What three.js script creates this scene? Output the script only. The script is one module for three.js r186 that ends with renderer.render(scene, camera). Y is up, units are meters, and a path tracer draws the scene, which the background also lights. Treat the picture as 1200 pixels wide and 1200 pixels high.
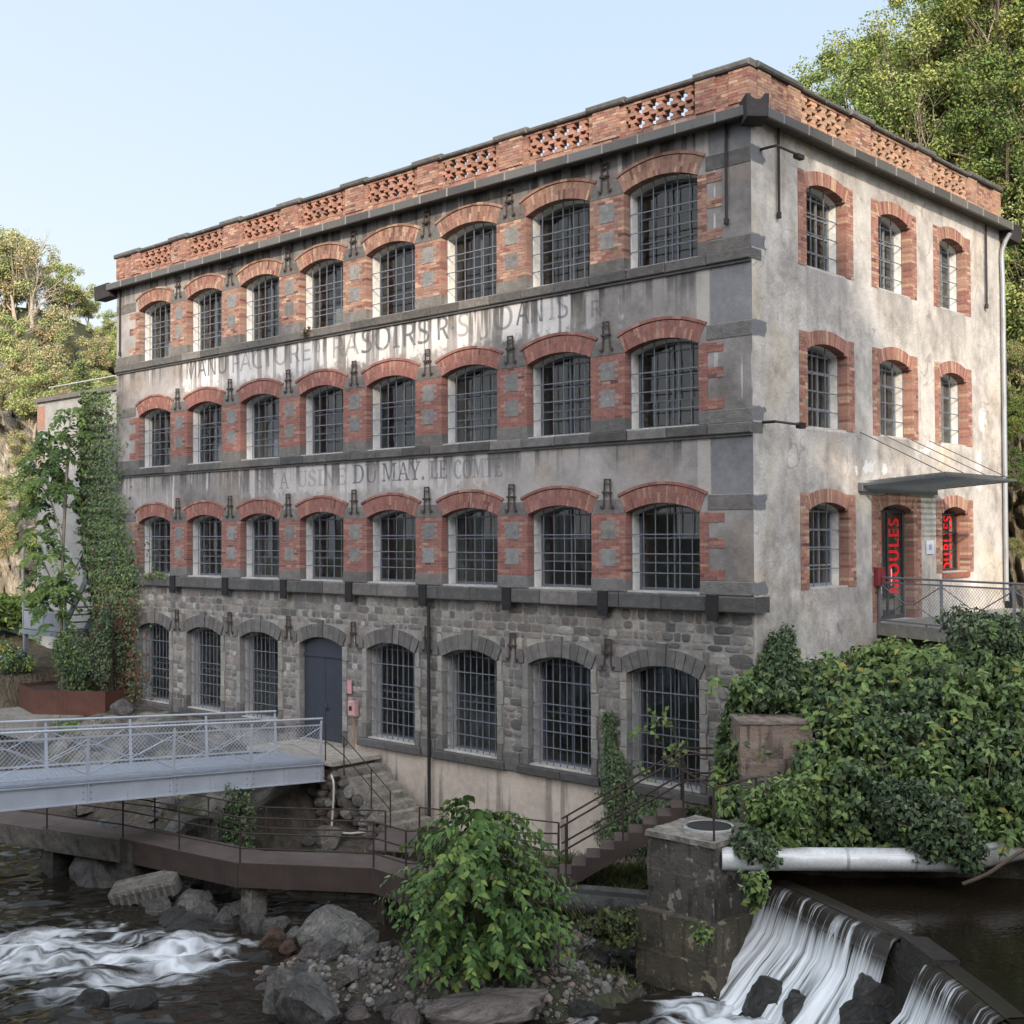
import * as THREE from 'three';
import { mergeGeometries, mergeVertices, toCreasedNormals } from 'three/addons/utils/BufferGeometryUtils.js';

// ---------------------------------------------------------------- camera, sky, sun, exposure
const scene = new THREE.Scene();
const renderer = new THREE.WebGLRenderer({ antialias: true });
renderer.toneMapping = THREE.LinearToneMapping;
renderer.toneMappingExposure = 1.58;
renderer.shadowMap.enabled = true;
const D2R = Math.PI / 180;
const EYE = new THREE.Vector3(13.252, 1.2234, 21.24);
const YAW = 43.0753 * D2R, PITCH = 1.1226 * D2R, ROLL = -0.22366 * D2R, FOCAL = 1441.55;
const FW = new THREE.Vector3(-Math.sin(YAW) * Math.cos(PITCH), Math.sin(PITCH), -Math.cos(YAW) * Math.cos(PITCH));
const RT0 = new THREE.Vector3().crossVectors(FW, new THREE.Vector3(0, 1, 0)).normalize();
const UP0 = new THREE.Vector3().crossVectors(RT0, FW);
const RT = RT0.clone().multiplyScalar(Math.cos(ROLL)).addScaledVector(UP0, Math.sin(ROLL));
const UPV = UP0.clone().multiplyScalar(Math.cos(ROLL)).addScaledVector(RT0, -Math.sin(ROLL));
const camera = new THREE.PerspectiveCamera(45.196, 1, 0.5, 1200);
camera.position.copy(EYE); camera.up.copy(UPV); camera.lookAt(EYE.clone().add(FW));
scene.add(camera);
// a pixel of the photograph (1200 x 1200) at a given depth in metres
const at = (u, v, d) => EYE.clone().addScaledVector(FW, d).addScaledVector(RT, (u - 600) / FOCAL * d).addScaledVector(UPV, -(v - 600) / FOCAL * d);
const atY = (u, v, y) => { const r = at(u, v, 1).sub(EYE); return EYE.clone().addScaledVector(r, (y - EYE.y) / r.y); };

const SUN_AZ = 44 * D2R, SUN_EL = 24 * D2R;
const SUN = new THREE.Vector3(Math.sin(SUN_AZ) * Math.cos(SUN_EL), Math.sin(SUN_EL), Math.cos(SUN_AZ) * Math.cos(SUN_EL));
{ // a clear, slightly hazy sky: gradation with height, brighter round the sun as scattering makes it
  const W = 512, H = 256, data = new Float32Array(W * H * 4);
  const mix = (a, b, t) => a + (b - a) * t, clamp01 = (t) => Math.max(0, Math.min(1, t));
  for (let r = 0; r < H; r++) for (let c = 0; c < W; c++) {
    const el = ((r + 0.5) / H - 0.5) * Math.PI, az = ((c + 0.5) / W - 0.5) * 2 * Math.PI;
    const x = Math.cos(az) * Math.cos(el), y = Math.sin(el), z = Math.sin(az) * Math.cos(el);
    const cg = x * SUN.x + y * SUN.y + z * SUN.z, g = Math.acos(Math.max(-1, Math.min(1, cg)));
    const up = Math.max(0, y), haze = clamp01(Math.exp(-up * 2.9) + 0.42 * Math.max(0, -(x * Math.cos(YAW) - z * Math.sin(YAW))));
    // CIE general sky, hazy with a broad solar corona: scattering indicatrix
    const f = 1 + 12 * (Math.exp(-2.8 * g) - Math.exp(-2.8 * Math.PI / 2)) + 0.15 * cg * cg;
    const k = 0.555 * f * (1 + 0.22 * haze), warm = clamp01(Math.exp(-1.0 * g) * 1.5);
    const o = (r * W + c) * 4, fade = y < 0 ? 0.3 : 1;
    data[o] = k * mix(mix(0.56, 0.99, haze), 1.0, warm) * fade; data[o + 1] = k * mix(mix(0.84, 1.07, haze), 0.99, warm) * fade; data[o + 2] = k * mix(mix(1.15, 1.14, haze), 1.03, warm) * fade; data[o + 3] = 1;
  }
  const sky = new THREE.DataTexture(data, W, H, THREE.RGBAFormat, THREE.FloatType);
  sky.mapping = THREE.EquirectangularReflectionMapping; sky.magFilter = THREE.LinearFilter; sky.needsUpdate = true;
  scene.background = sky; scene.environment = sky;
}
const sun = new THREE.DirectionalLight(new THREE.Color().setRGB(1.0, 0.84, 0.64), 3.2);
sun.position.copy(SUN).multiplyScalar(90); sun.castShadow = true; sun.shadow.radius = 1.6;
sun.shadow.mapSize.set(4096, 4096);
Object.assign(sun.shadow.camera, { left: -80, right: 60, top: 60, bottom: -60, near: 1, far: 260 });
scene.add(sun); scene.add(sun.target);

// ---------------------------------------------------------------- helpers
function rng(seed) { let s = seed | 0; return () => { s = (s + 0x6d2b79f5) | 0; let t = Math.imul(s ^ (s >>> 15), 1 | s); t = (t + Math.imul(t ^ (t >>> 7), 61 | t)) ^ t; return ((t ^ (t >>> 14)) >>> 0) / 4294967296; }; }
const clamp = (x, a = 0, b = 1) => Math.max(a, Math.min(b, x));
const lerp = (a, b, t) => a + (b - a) * t;
const sstep = (a, b, x) => { const t = clamp((x - a) / (b - a)); return t * t * (3 - 2 * t); };
function hash2(x, y) { let h = Math.imul(x | 0, 374761393) + Math.imul(y | 0, 668265263); h = Math.imul(h ^ (h >>> 13), 1274126177); return ((h ^ (h >>> 16)) >>> 0) / 4294967296; }
function vnoise(x, y, per = 0) {
  const xi = Math.floor(x), yi = Math.floor(y), fx = x - xi, fy = y - yi;
  const u = fx * fx * (3 - 2 * fx), v = fy * fy * (3 - 2 * fy);
  const m = per ? (a) => ((a % per) + per) % per : (a) => a;
  const x0 = m(xi), x1 = m(xi + 1), y0 = m(yi), y1 = m(yi + 1);
  return lerp(lerp(hash2(x0, y0), hash2(x1, y0), u), lerp(hash2(x0, y1), hash2(x1, y1), u), v);
}
function fbm(x, y, oct = 4, per = 0) { let s = 0, a = 0.5, n = 0; for (let i = 0; i < oct; i++) { s += a * vnoise(x + i * 17, y + i * 31, per); n += a; x *= 2; y *= 2; if (per) per *= 2; a *= 0.5; } return s / n; }
function noise3(x, y, z) { return (vnoise(x + 7.3 * z, y - 3.1 * z) + vnoise(y + 5.7 * x + 11, z - 2.3 * x) + vnoise(z + 4.1 * y + 23, x + 1.9 * y)) / 3; }
const toS = (c) => Math.round(255 * clamp(c <= 0.0031308 ? c * 12.92 : 1.055 * Math.pow(c, 1 / 2.4) - 0.055));
const lin = (h) => new THREE.Color(h);
function colorTex(w, h, f) {
  const d = new Uint8Array(w * h * 4);
  for (let y = 0; y < h; y++) for (let x = 0; x < w; x++) { const c = f(x / w, y / h, x, y), o = (y * w + x) * 4; d[o] = toS(c[0]); d[o + 1] = toS(c[1]); d[o + 2] = toS(c[2]); d[o + 3] = c.length > 3 ? Math.round(255 * clamp(c[3])) : 255; }
  const t = new THREE.DataTexture(d, w, h); t.colorSpace = THREE.SRGBColorSpace; t.magFilter = THREE.LinearFilter; t.minFilter = THREE.LinearMipmapLinearFilter; t.generateMipmaps = true; t.wrapS = t.wrapT = THREE.RepeatWrapping; t.needsUpdate = true; return t;
}
function grayTex(w, h, f) {
  const d = new Uint8Array(w * h * 4);
  for (let y = 0; y < h; y++) for (let x = 0; x < w; x++) { const c = Math.round(255 * clamp(f(x / w, y / h, x, y))), o = (y * w + x) * 4; d[o] = d[o + 1] = d[o + 2] = c; d[o + 3] = 255; }
  const t = new THREE.DataTexture(d, w, h); t.magFilter = THREE.LinearFilter; t.wrapS = t.wrapT = THREE.RepeatWrapping; t.needsUpdate = true; return t;
}
const scaled = (t, s, s2) => { const c = t.clone(); c.repeat.set(1 / s, 1 / (s2 ?? s)); c.needsUpdate = true; return c; };

// mesh builder: collects faces (flat) and geometries, with colours and uv in metres
class MB {
  constructor() { this.p = []; this.n = []; this.c = []; this.t = []; }
  get empty() { return this.p.length === 0; }
  v(p, n, c) { this.p.push(p[0], p[1], p[2]); this.n.push(n[0], n[1], n[2]); this.c.push(c.r, c.g, c.b); const ax = Math.abs(n[0]), ay = Math.abs(n[1]), az = Math.abs(n[2]); if (az >= ax && az >= ay) this.t.push(p[0], p[1]); else if (ax >= ay) this.t.push(-p[2] + 0.37, p[1]); else this.t.push(p[0], -p[2]); }
  tri(a, b, c, col) {
    const ux = b[0] - a[0], uy = b[1] - a[1], uz = b[2] - a[2], vx = c[0] - a[0], vy = c[1] - a[1], vz = c[2] - a[2];
    let nx = uy * vz - uz * vy, ny = uz * vx - ux * vz, nz = ux * vy - uy * vx; const l = Math.hypot(nx, ny, nz) || 1; const n = [nx / l, ny / l, nz / l];
    this.v(a, n, col); this.v(b, n, col); this.v(c, n, col);
  }
  quad(a, b, c, d, col) { this.tri(a, b, c, col); this.tri(a, c, d, col); return this; }
  // eight corners: bottom ring 0..3 then top ring 4..7 (both anticlockwise seen from above)
  hexa(q, col, skip = '') {
    const F = { b: [3, 2, 1, 0], t: [4, 5, 6, 7], f: [0, 1, 5, 4], r: [1, 2, 6, 5], k: [2, 3, 7, 6], l: [3, 0, 4, 7] };
    for (const k in F) if (!skip.includes(k)) this.quad(q[F[k][0]], q[F[k][1]], q[F[k][2]], q[F[k][3]], col);
    return this;
  }
  box(x0, x1, y0, y1, z0, z1, col = WHITE, skip = '') { return this.hexa([[x0, y0, z1], [x1, y0, z1], [x1, y0, z0], [x0, y0, z0], [x0, y1, z1], [x1, y1, z1], [x1, y1, z0], [x0, y1, z0]], col, skip); }
  // box with the front (+z) edges bevelled
  bev(x0, x1, y0, y1, z0, z1, b, col = WHITE, skip = 'k') {
    const A = [[x0, y0, z1 - b], [x1, y0, z1 - b], [x1, y1, z1 - b], [x0, y1, z1 - b]], B = [[x0 + b, y0 + b, z1], [x1 - b, y0 + b, z1], [x1 - b, y1 - b, z1], [x0 + b, y1 - b, z1]];
    this.quad(B[0], B[1], B[2], B[3], col);
    for (let i = 0; i < 4; i++) { const j = (i + 1) % 4; this.quad(A[i], A[j], B[j], B[i], col); }
    this.hexa([[x0, y0, z1 - b], [x1, y0, z1 - b], [x1, y0, z0], [x0, y0, z0], [x0, y1, z1 - b], [x1, y1, z1 - b], [x1, y1, z0], [x0, y1, z0]], col, 'f' + skip); return this;
  }
  geo(g, col = WHITE, m) {
    let h = g.index ? g.toNonIndexed() : g.clone(); if (m) h.applyMatrix4(m);
    const p = h.attributes.position, n = h.attributes.normal;
    for (let i = 0; i < p.count; i++) this.v([p.getX(i), p.getY(i), p.getZ(i)], [n.getX(i), n.getY(i), n.getZ(i)], col);
    return this;
  }
  bar(a, b, r, col = WHITE, sides = 6, r2) {
    const A = new THREE.Vector3(...a), B = new THREE.Vector3(...b), d = B.clone().sub(A), L = d.length();
    const g = new THREE.CylinderGeometry(r2 ?? r, r, L, sides, 1, false); const q = new THREE.Quaternion().setFromUnitVectors(new THREE.Vector3(0, 1, 0), d.normalize());
    return this.geo(g, col, new THREE.Matrix4().compose(A.add(B).multiplyScalar(0.5), q, new THREE.Vector3(1, 1, 1)));
  }
  flat(a, b, w, t, col = WHITE, up = [0, 1, 0]) { // rectangular bar, w along 'up' side, t across
    const A = new THREE.Vector3(...a), B = new THREE.Vector3(...b), d = B.clone().sub(A), L = d.length(); d.normalize();
    const u = new THREE.Vector3(...up); const s = new THREE.Vector3().crossVectors(d, u).normalize(); const uu = new THREE.Vector3().crossVectors(s, d).normalize();
    const m = new THREE.Matrix4().makeBasis(d, uu, s); m.setPosition(A.add(B).multiplyScalar(0.5));
    return this.geo(new THREE.BoxGeometry(L, w, t), col, m);
  }
  tube(pts, r, col = WHITE, seg = 20, sides = 8) { return this.geo(new THREE.TubeGeometry(new THREE.CatmullRomCurve3(pts.map((p) => new THREE.Vector3(...p))), seg, r, sides, false), col); }
  build() {
    const g = new THREE.BufferGeometry();
    g.setAttribute('position', new THREE.Float32BufferAttribute(this.p, 3)); g.setAttribute('normal', new THREE.Float32BufferAttribute(this.n, 3));
    g.setAttribute('color', new THREE.Float32BufferAttribute(this.c, 3)); g.setAttribute('uv', new THREE.Float32BufferAttribute(this.t, 2)); return g;
  }
}
const WHITE = new THREE.Color(1, 1, 1);
const rdir = (R, o = new THREE.Vector3()) => { let l; do { o.set(R() * 2 - 1, R() * 2 - 1, R() * 2 - 1); l = o.lengthSq(); } while (l > 1 || l < 0.01); return o.multiplyScalar(1 / Math.sqrt(l)); };
const rgb = (r, g, b) => new THREE.Color().setRGB(r, g, b);
const jit = (c, R, a = 0.15, h = 0.03) => { const k = 1 + (R() - 0.5) * 2 * a, s = (R() - 0.5) * 2 * h; return rgb(c.r * k * (1 + s), c.g * k, c.b * k * (1 - s)); };
function shadow(m) { m.castShadow = true; m.receiveShadow = true; return m; }
function mesh(name, geo, mat, parent) { const m = shadow(new THREE.Mesh(geo instanceof MB ? geo.build() : geo, mat)); m.name = name; if (parent) parent.add(m); return m; }
const taken = new Map();
function numbered(n) { const k = taken.get(n) ?? 0; taken.set(n, k + 1); return k ? n + '_' + String(k).padStart(3, '0') : n; }
function thing(name, label, category, pos, group) { const o = new THREE.Group(); o.name = numbered(name); if (pos) o.position.copy(pos); o.userData = { label, category }; if (group) o.userData.group = group; scene.add(o); return o; }
function single(name, geo, mat, label, category, group) { const m = mesh(numbered(name), geo, mat, scene); m.userData = { label, category }; if (group) m.userData.group = group; return m; }
function struct(name, geo, mat) { const m = mesh(numbered(name), geo, mat, scene); m.userData.kind = 'structure'; return m; }
function stuff(m) { m.userData.kind = 'stuff'; return m; }
function part(name, parent) { const g = new THREE.Group(); g.name = name; parent.add(g); return g; }

// ---------------------------------------------------------------- materials
const N = 512;
const plasterT = colorTex(N, N, (u, v) => { const a = fbm(u * 8, v * 8, 5, 8), b = fbm(u * 48, v * 48, 2, 48); const k = 0.72 + 0.34 * a + 0.16 * (b - 0.5); return [k, k * 0.995, k * 0.985]; });
const plasterB = grayTex(N, N, (u, v) => 0.55 * fbm(u * 10, v * 10, 5, 10) + 0.45 * fbm(u * 64, v * 64, 2, 64));
const stoneT = colorTex(N, N, (u, v) => { const a = fbm(u * 12, v * 12, 5, 12), b = vnoise(u * 128, v * 128, 128), d = fbm(u * 4 + 3, v * 4, 3, 4); const k = 0.55 + 0.5 * a + 0.22 * (b - 0.5) + 0.25 * (d - 0.5); return [k, k * 0.99, k * 0.97]; });
const stoneB = grayTex(N, N, (u, v) => 0.6 * fbm(u * 16, v * 16, 5, 16) + 0.4 * vnoise(u * 128, v * 128, 128));
const brickT = colorTex(N, N, (u, v) => { const a = fbm(u * 16, v * 16, 4, 16), b = vnoise(u * 170, v * 170, 170); const s = sstep(0.62, 0.75, fbm(u * 6 + 9, v * 6, 4, 6)); const k = 0.72 + 0.32 * a + 0.2 * (b - 0.5); return [lerp(k, 0.55 * k, s * 0.35), lerp(k, 0.55 * k, s * 0.3), lerp(k, 0.6 * k, s * 0.25)]; });
const rustT = colorTex(N, N, (u, v) => { const a = fbm(u * 6, v * 6, 5, 6), s = fbm(u * 40, v * 5, 3, 40), b = vnoise(u * 128, v * 128, 128); const k = 0.6 + 0.5 * a + 0.25 * (s - 0.5) + 0.15 * (b - 0.5); return [k * 1.05, k * 0.97, k * 0.95]; });
const barkT = colorTex(256, 256, (u, v) => { const k = 0.5 + 0.7 * fbm(u * 24, v * 6, 4, 24); return [k, k * 0.95, k * 0.88]; });
const rockT = colorTex(N, N, (u, v) => { const a = fbm(u * 6, v * 6, 6, 6), c = Math.abs(fbm(u * 9 + 4, v * 9, 4, 9) - 0.5) * 2, b = vnoise(u * 150, v * 150, 150); const li = sstep(0.62, 0.7, fbm(u * 13 + 40, v * 13, 4, 13)), dk = sstep(0.58, 0.7, fbm(u * 5 + 80, v * 5, 4, 5)); let k = 0.42 + 0.75 * a - 0.3 * sstep(0.09, 0, c) + 0.24 * (b - 0.5); k = lerp(k, 1.05, li * 0.45) * (1 - 0.35 * dk); return [k, k * 0.985, k * 0.955]; });
const steelT = colorTex(N, N, (u, v) => { const a = fbm(u * 7, v * 7, 4, 7), st = sstep(0.6, 0.78, fbm(u * 34, v * 3, 4, 34)) * sstep(0.4, 0.6, fbm(u * 4 + 7, v * 4, 3, 4)), sp = vnoise(u * 90, v * 90, 90) > 0.94 ? 0.5 : 0; const k = 0.82 + 0.22 * a, w = Math.max(st * 0.4, sp * 0.5); return [lerp(k, 0.45, w), lerp(k, 0.36, w), lerp(k, 0.27, w)]; });
const M = {};
const std = (o) => new THREE.MeshStandardMaterial({ roughness: 0.9, metalness: 0, vertexColors: true, side: THREE.DoubleSide, ...o });
M.plaster = std({ map: scaled(plasterT, 1.6), bumpMap: scaled(plasterB, 1.1), bumpScale: 0.02 });
M.stone = std({ map: scaled(stoneT, 1.3), bumpMap: scaled(stoneB, 0.9), bumpScale: 0.03, roughness: 0.92 });
M.brick = std({ map: scaled(brickT, 0.9), bumpMap: scaled(stoneB, 0.6), bumpScale: 0.012 });
M.rust = std({ map: scaled(rustT, 1.7), bumpMap: scaled(stoneB, 0.5), bumpScale: 0.004, roughness: 0.8, metalness: 0.15 });
M.paint = std({ roughness: 0.5, map: scaled(plasterT, 0.9) });
M.steel = std({ roughness: 0.48, metalness: 0.2, map: scaled(steelT, 2.1) });
M.iron = std({ roughness: 0.75, metalness: 0.4, map: scaled(rustT, 0.4) });
M.rock = std({ map: scaled(rockT, 1.1), bumpMap: scaled(rockT, 0.8), bumpScale: 0.05, roughness: 0.85 });
M.bark = std({ map: scaled(barkT, 0.6), bumpMap: scaled(barkT, 0.6), bumpScale: 0.02 });
M.glassOld = new THREE.MeshPhysicalMaterial({ color: 0xc9d2d0, roughness: 0.16, metalness: 0, transmission: 0.8, thickness: 0, ior: 1.5, side: THREE.DoubleSide });
M.glass = new THREE.MeshPhysicalMaterial({ color: 0xe6eeee, roughness: 0.03, metalness: 0, transmission: 1, thickness: 0, ior: 1.6, side: THREE.DoubleSide });
M.leaf = new THREE.MeshPhysicalMaterial({ color: 0xffffff, roughness: 0.95, transmission: 0.3, thickness: 0, vertexColors: true, side: THREE.DoubleSide, specularIntensity: 0.6 });

// ================================================================ the factory building
const L = 24.92, DEP = 12.75, ROWS = [0, 3.5, 7.0], PITCHX = 2.892;
const XC = Array.from({ length: 8 }, (_, i) => -22.495 + PITCHX * i);
const HW = 0.965, SPR = 1.72, RISE = 0.2, WT = 0.5;
const HWG = 0.95, YG = -4.1, YGS = -1.75, RISEG = 0.22;
const arcR = (hw, rise) => (hw * hw + rise * rise) / (2 * rise);
const C_BRICK = rgb(0.285, 0.125, 0.102), C_BRICK2 = rgb(0.36, 0.2, 0.155), C_MORTAR = rgb(0.31, 0.235, 0.2), C_BASALT = rgb(0.125, 0.12, 0.117), C_BASALT2 = rgb(0.185, 0.175, 0.168);
const SIDE = new THREE.Matrix4().makeRotationY(Math.PI / 2);
const factory = thing('factory_building', 'four storey grey factory of brick arches and barred windows, with faded painted lettering', 'building');
function holePath(xc, hw, y0, ys, rise, e = 0) {
  const R = arcR(hw, rise) + e, cy = ys + rise - (R - e), h = hw + e, p = new THREE.Path();
  const yy = cy + Math.sqrt(R * R - h * h), a = Math.atan2(yy - cy, h);
  p.moveTo(xc - h, y0); p.lineTo(xc + h, y0); p.lineTo(xc + h, yy);
  for (let k = 1; k <= 12; k++) { const t = a + (Math.PI - 2 * a) * k / 12; p.lineTo(xc + R * Math.cos(t), cy + R * Math.sin(t)); }
  p.closePath(); return p;
}
// ---- wall paint and weathering of the street front: pale bands, soot and rain streaks, lettering
const FW0 = -7.4, FWH = 17.2, FTW = 2048, FTH = 1408;
function letterMask() {
  const c = document.createElement('canvas'); c.width = FTW; c.height = FTH; const g = c.getContext('2d');
  g.fillStyle = '#000'; g.fillRect(0, 0, FTW, FTH);
  const X = (x) => (x + L) / L * FTW, Y = (y) => FTH - (y - FW0) / FWH * FTH;
  const word = (t, x0, x1, yb, hgt, font, alpha, weight = '') => {
    g.save(); g.font = weight + ' 100px ' + font; const w = g.measureText(t).width; g.translate(X(x0), Y(yb)); g.scale((X(x1) - X(x0)) / w, hgt / FWH * FTH / 72);
    g.globalAlpha = alpha; g.fillStyle = '#fff'; g.fillText(t, 0, 0); g.restore();
  };
  const S = 'sans-serif', T = 'serif';
  word('MANU', -20.7, -18.35, 6.2, 0.56, S, 0.95); word('FACTURE', -18.2, -14.25, 6.17, 0.54, S, 0.6); word('D', -14.05, -13.85, 6.35, 0.28, S, 0.6); word('E', -13.8, -13.62, 6.35, 0.28, S, 0.5);
  word('RA', -13.4, -12.2, 6.12, 0.58, S, 0.65); word('SOIRS', -12.15, -9.4, 6.13, 0.62, S, 1); word('R', -9.22, -8.72, 6.15, 0.58, S, 0.95); word('\u00b7', -8.7, -8.5, 6.15, 0.5, S, 0.9); word('S', -8.45, -8.0, 6.15, 0.58, S, 0.6);
  word('T', -7.9, -7.72, 6.45, 0.25, S, 0.4); word('JO', -7.55, -6.5, 6.15, 0.6, S, 0.7); word('AN', -6.45, -5.55, 6.2, 0.58, S, 0.95); word('IS', -5.45, -4.8, 6.2, 0.55, S, 0.8); word('J', -4.42, -4.28, 6.1, 0.38, S, 0.6); word('R', -4.22, -3.84, 6.1, 0.38, S, 0.7);
  word('M', -17.8, -17.2, 2.58, 0.47, T, 0.75); word('SN', -16.9, -15.9, 2.6, 0.46, T, 0.6); word('A', -15.75, -15.3, 2.6, 0.46, T, 0.7); word('USINE', -14.95, -12.75, 2.63, 0.47, T, 0.45, 'bold');
  word('DU', -12.5, -11.45, 2.66, 0.5, T, 1); word('MAY.', -11.3, -9.6, 2.67, 0.48, T, 1); word('LE', -9.46, -8.8, 2.67, 0.46, T, 0.8, 'bold'); word('COMTE', -8.6, -6.9, 2.64, 0.46, T, 0.6, 'bold');
  return g.getImageData(0, 0, FTW, FTH).data;
}
const mask = letterMask();
const frontT = colorTex(FTW, FTH, (u, v, px, py) => {
  const x = -L + u * L, y = FW0 + v * FWH;
  const big = fbm(x * 0.35 + 5, y * 0.5, 4), mid = fbm(x * 1.7, y * 1.7 + 9, 4), fine = fbm(x * 9, y * 9, 3), grit = hash2(px, py);
  const streak = fbm(x * 5.5 + 40, y * 0.35, 4), streak2 = fbm(x * 14 + 11, y * 0.5 + 3, 3);
  let r, g, b;
  if (y < -4.32 && x > -12.4) { // pinkish render of the basement
    const k = 0.82 + 0.3 * (mid - 0.5) + 0.22 * (fine - 0.5) + 0.3 * (big - 0.5); r = 0.56 * k; g = 0.475 * k; b = 0.40 * k;
    const st = sstep(0.52, 0.72, streak) * 0.45; r *= 1 - st; g *= 1 - st; b *= 1 - st;
  } else if (y < -0.33) { // mortar between the rubble
    const k = 0.75 + 0.5 * (fine - 0.5) + 0.5 * (mid - 0.5); r = 0.32 * k; g = 0.30 * k; b = 0.278 * k;
    const st = sstep(0.5, 0.75, streak) * 0.4; r *= 1 - st; g *= 1 - st; b *= 1 - st;
  } else {
    const k = 0.82 + 1.1 * (big - 0.5) + 0.6 * (mid - 0.5) + 0.28 * (fine - 0.5); r = 0.285 * k; g = 0.264 * k; b = 0.252 * k;
    // warm stains
    const ws = sstep(0.55, 0.75, fbm(x * 0.9 + 70, y * 0.9, 4)) * 0.3; g *= 1 - ws * 0.22; b *= 1 - ws * 0.45;
    // paler, streaky bands behind the painted words
    const e1 = sstep(-21.6, -20.6, x + (mid - 0.5) * 1.5) * sstep(-3.6, -5.4, x + (mid - 0.5) * 2) * sstep(5.75, 6.0, y + (fine - 0.5) * 0.4);
    const e2 = sstep(-18.6, -17.9, x + (mid - 0.5)) * sstep(-6.4, -7.6, x + (mid - 0.5)) * sstep(2.35, 2.55, y + (fine - 0.5) * 0.3) * sstep(3.4, 3.2, y);
    const paleBand = Math.max(e1 * (y > 5 && y < 6.9 ? 1 : 0) * clamp(1.55 - 1.5 * sstep(0.42, 0.62, streak)), e2 * 0.42 * clamp(1.4 - 1.3 * sstep(0.45, 0.65, streak)));
    const w2 = paleBand * (0.65 + 0.5 * (mid - 0.3));
    r = lerp(r, 0.66, clamp(w2)); g = lerp(g, 0.635, clamp(w2)); b = lerp(b, 0.61, clamp(w2));
    // rain and soot streaks hanging below the ledges and the cornice
    for (const yl of [3.28, 6.78, 9.7]) if (y < yl && y > yl - 1.3) {
      const len = yl > 9 ? 1.25 : 0.95, s = sstep(0.44, 0.66, streak + 0.35 * (streak2 - 0.5)) * sstep(yl - len * (0.35 + streak2), yl, y) * (yl > 9 ? 0.75 : 0.62);
      r *= 1 - s; g *= 1 - s; b *= 1 - s;
    }
    // white lime runs
    const run = sstep(0.7, 0.76, fbm(x * 8 + 90, y * 0.22 + 8, 3)) * sstep(0.45, 0.6, mid) * 0.55; r = lerp(r, 0.6, run); g = lerp(g, 0.58, run); b = lerp(b, 0.55, run);
    // smooth blue-grey pilaster at the corner and the pale strip beside it
    const ps = sstep(-1.02, -0.98, x + (fine - 0.5) * 0.05); const kk = 0.85 + 0.35 * (mid - 0.5) + 0.3 * (fine - 0.5) + 0.3 * (big - 0.5);
    const rowy = ((y % 3.5) + 3.5) % 3.5, spand = rowy > 2.06;
    if (spand) { r = lerp(r, 0.195 * kk, ps * 0.9); g = lerp(g, 0.197 * kk, ps * 0.9); b = lerp(b, 0.207 * kk, ps * 0.9); const pale = sstep(-1.36, -1.32, x) * sstep(-1.0, -1.04, x) * (0.4 + mid * 0.5); r = lerp(r, 0.44, pale); g = lerp(g, 0.41, pale); b = lerp(b, 0.37, pale); }
    // lettering, flaking
    const mk = mask[((FTH - 1 - py) * FTW + px) * 4] / 255;
    if (mk > 0.02) { const flake = sstep(0.32, 0.58, fine * 0.6 + mid * 0.5 + 0.1 * grit); const a = mk * (0.34 + 0.58 * flake); r = lerp(r, 0.085, a); g = lerp(g, 0.088, a); b = lerp(b, 0.1, a); }
  }
  const gk = 0.94 + 0.12 * grit; return [r * gk, g * gk, b * gk];
});
frontT.wrapS = frontT.wrapT = THREE.ClampToEdgeWrapping; frontT.repeat.set(1 / L, 1 / FWH); frontT.offset.set(1, -FW0 / FWH);
M.front = std({ map: frontT, bumpMap: scaled(plasterB, 2.2), bumpScale: 0.011, vertexColors: false });
const S0 = -7.4, SH = 17.2;
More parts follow.
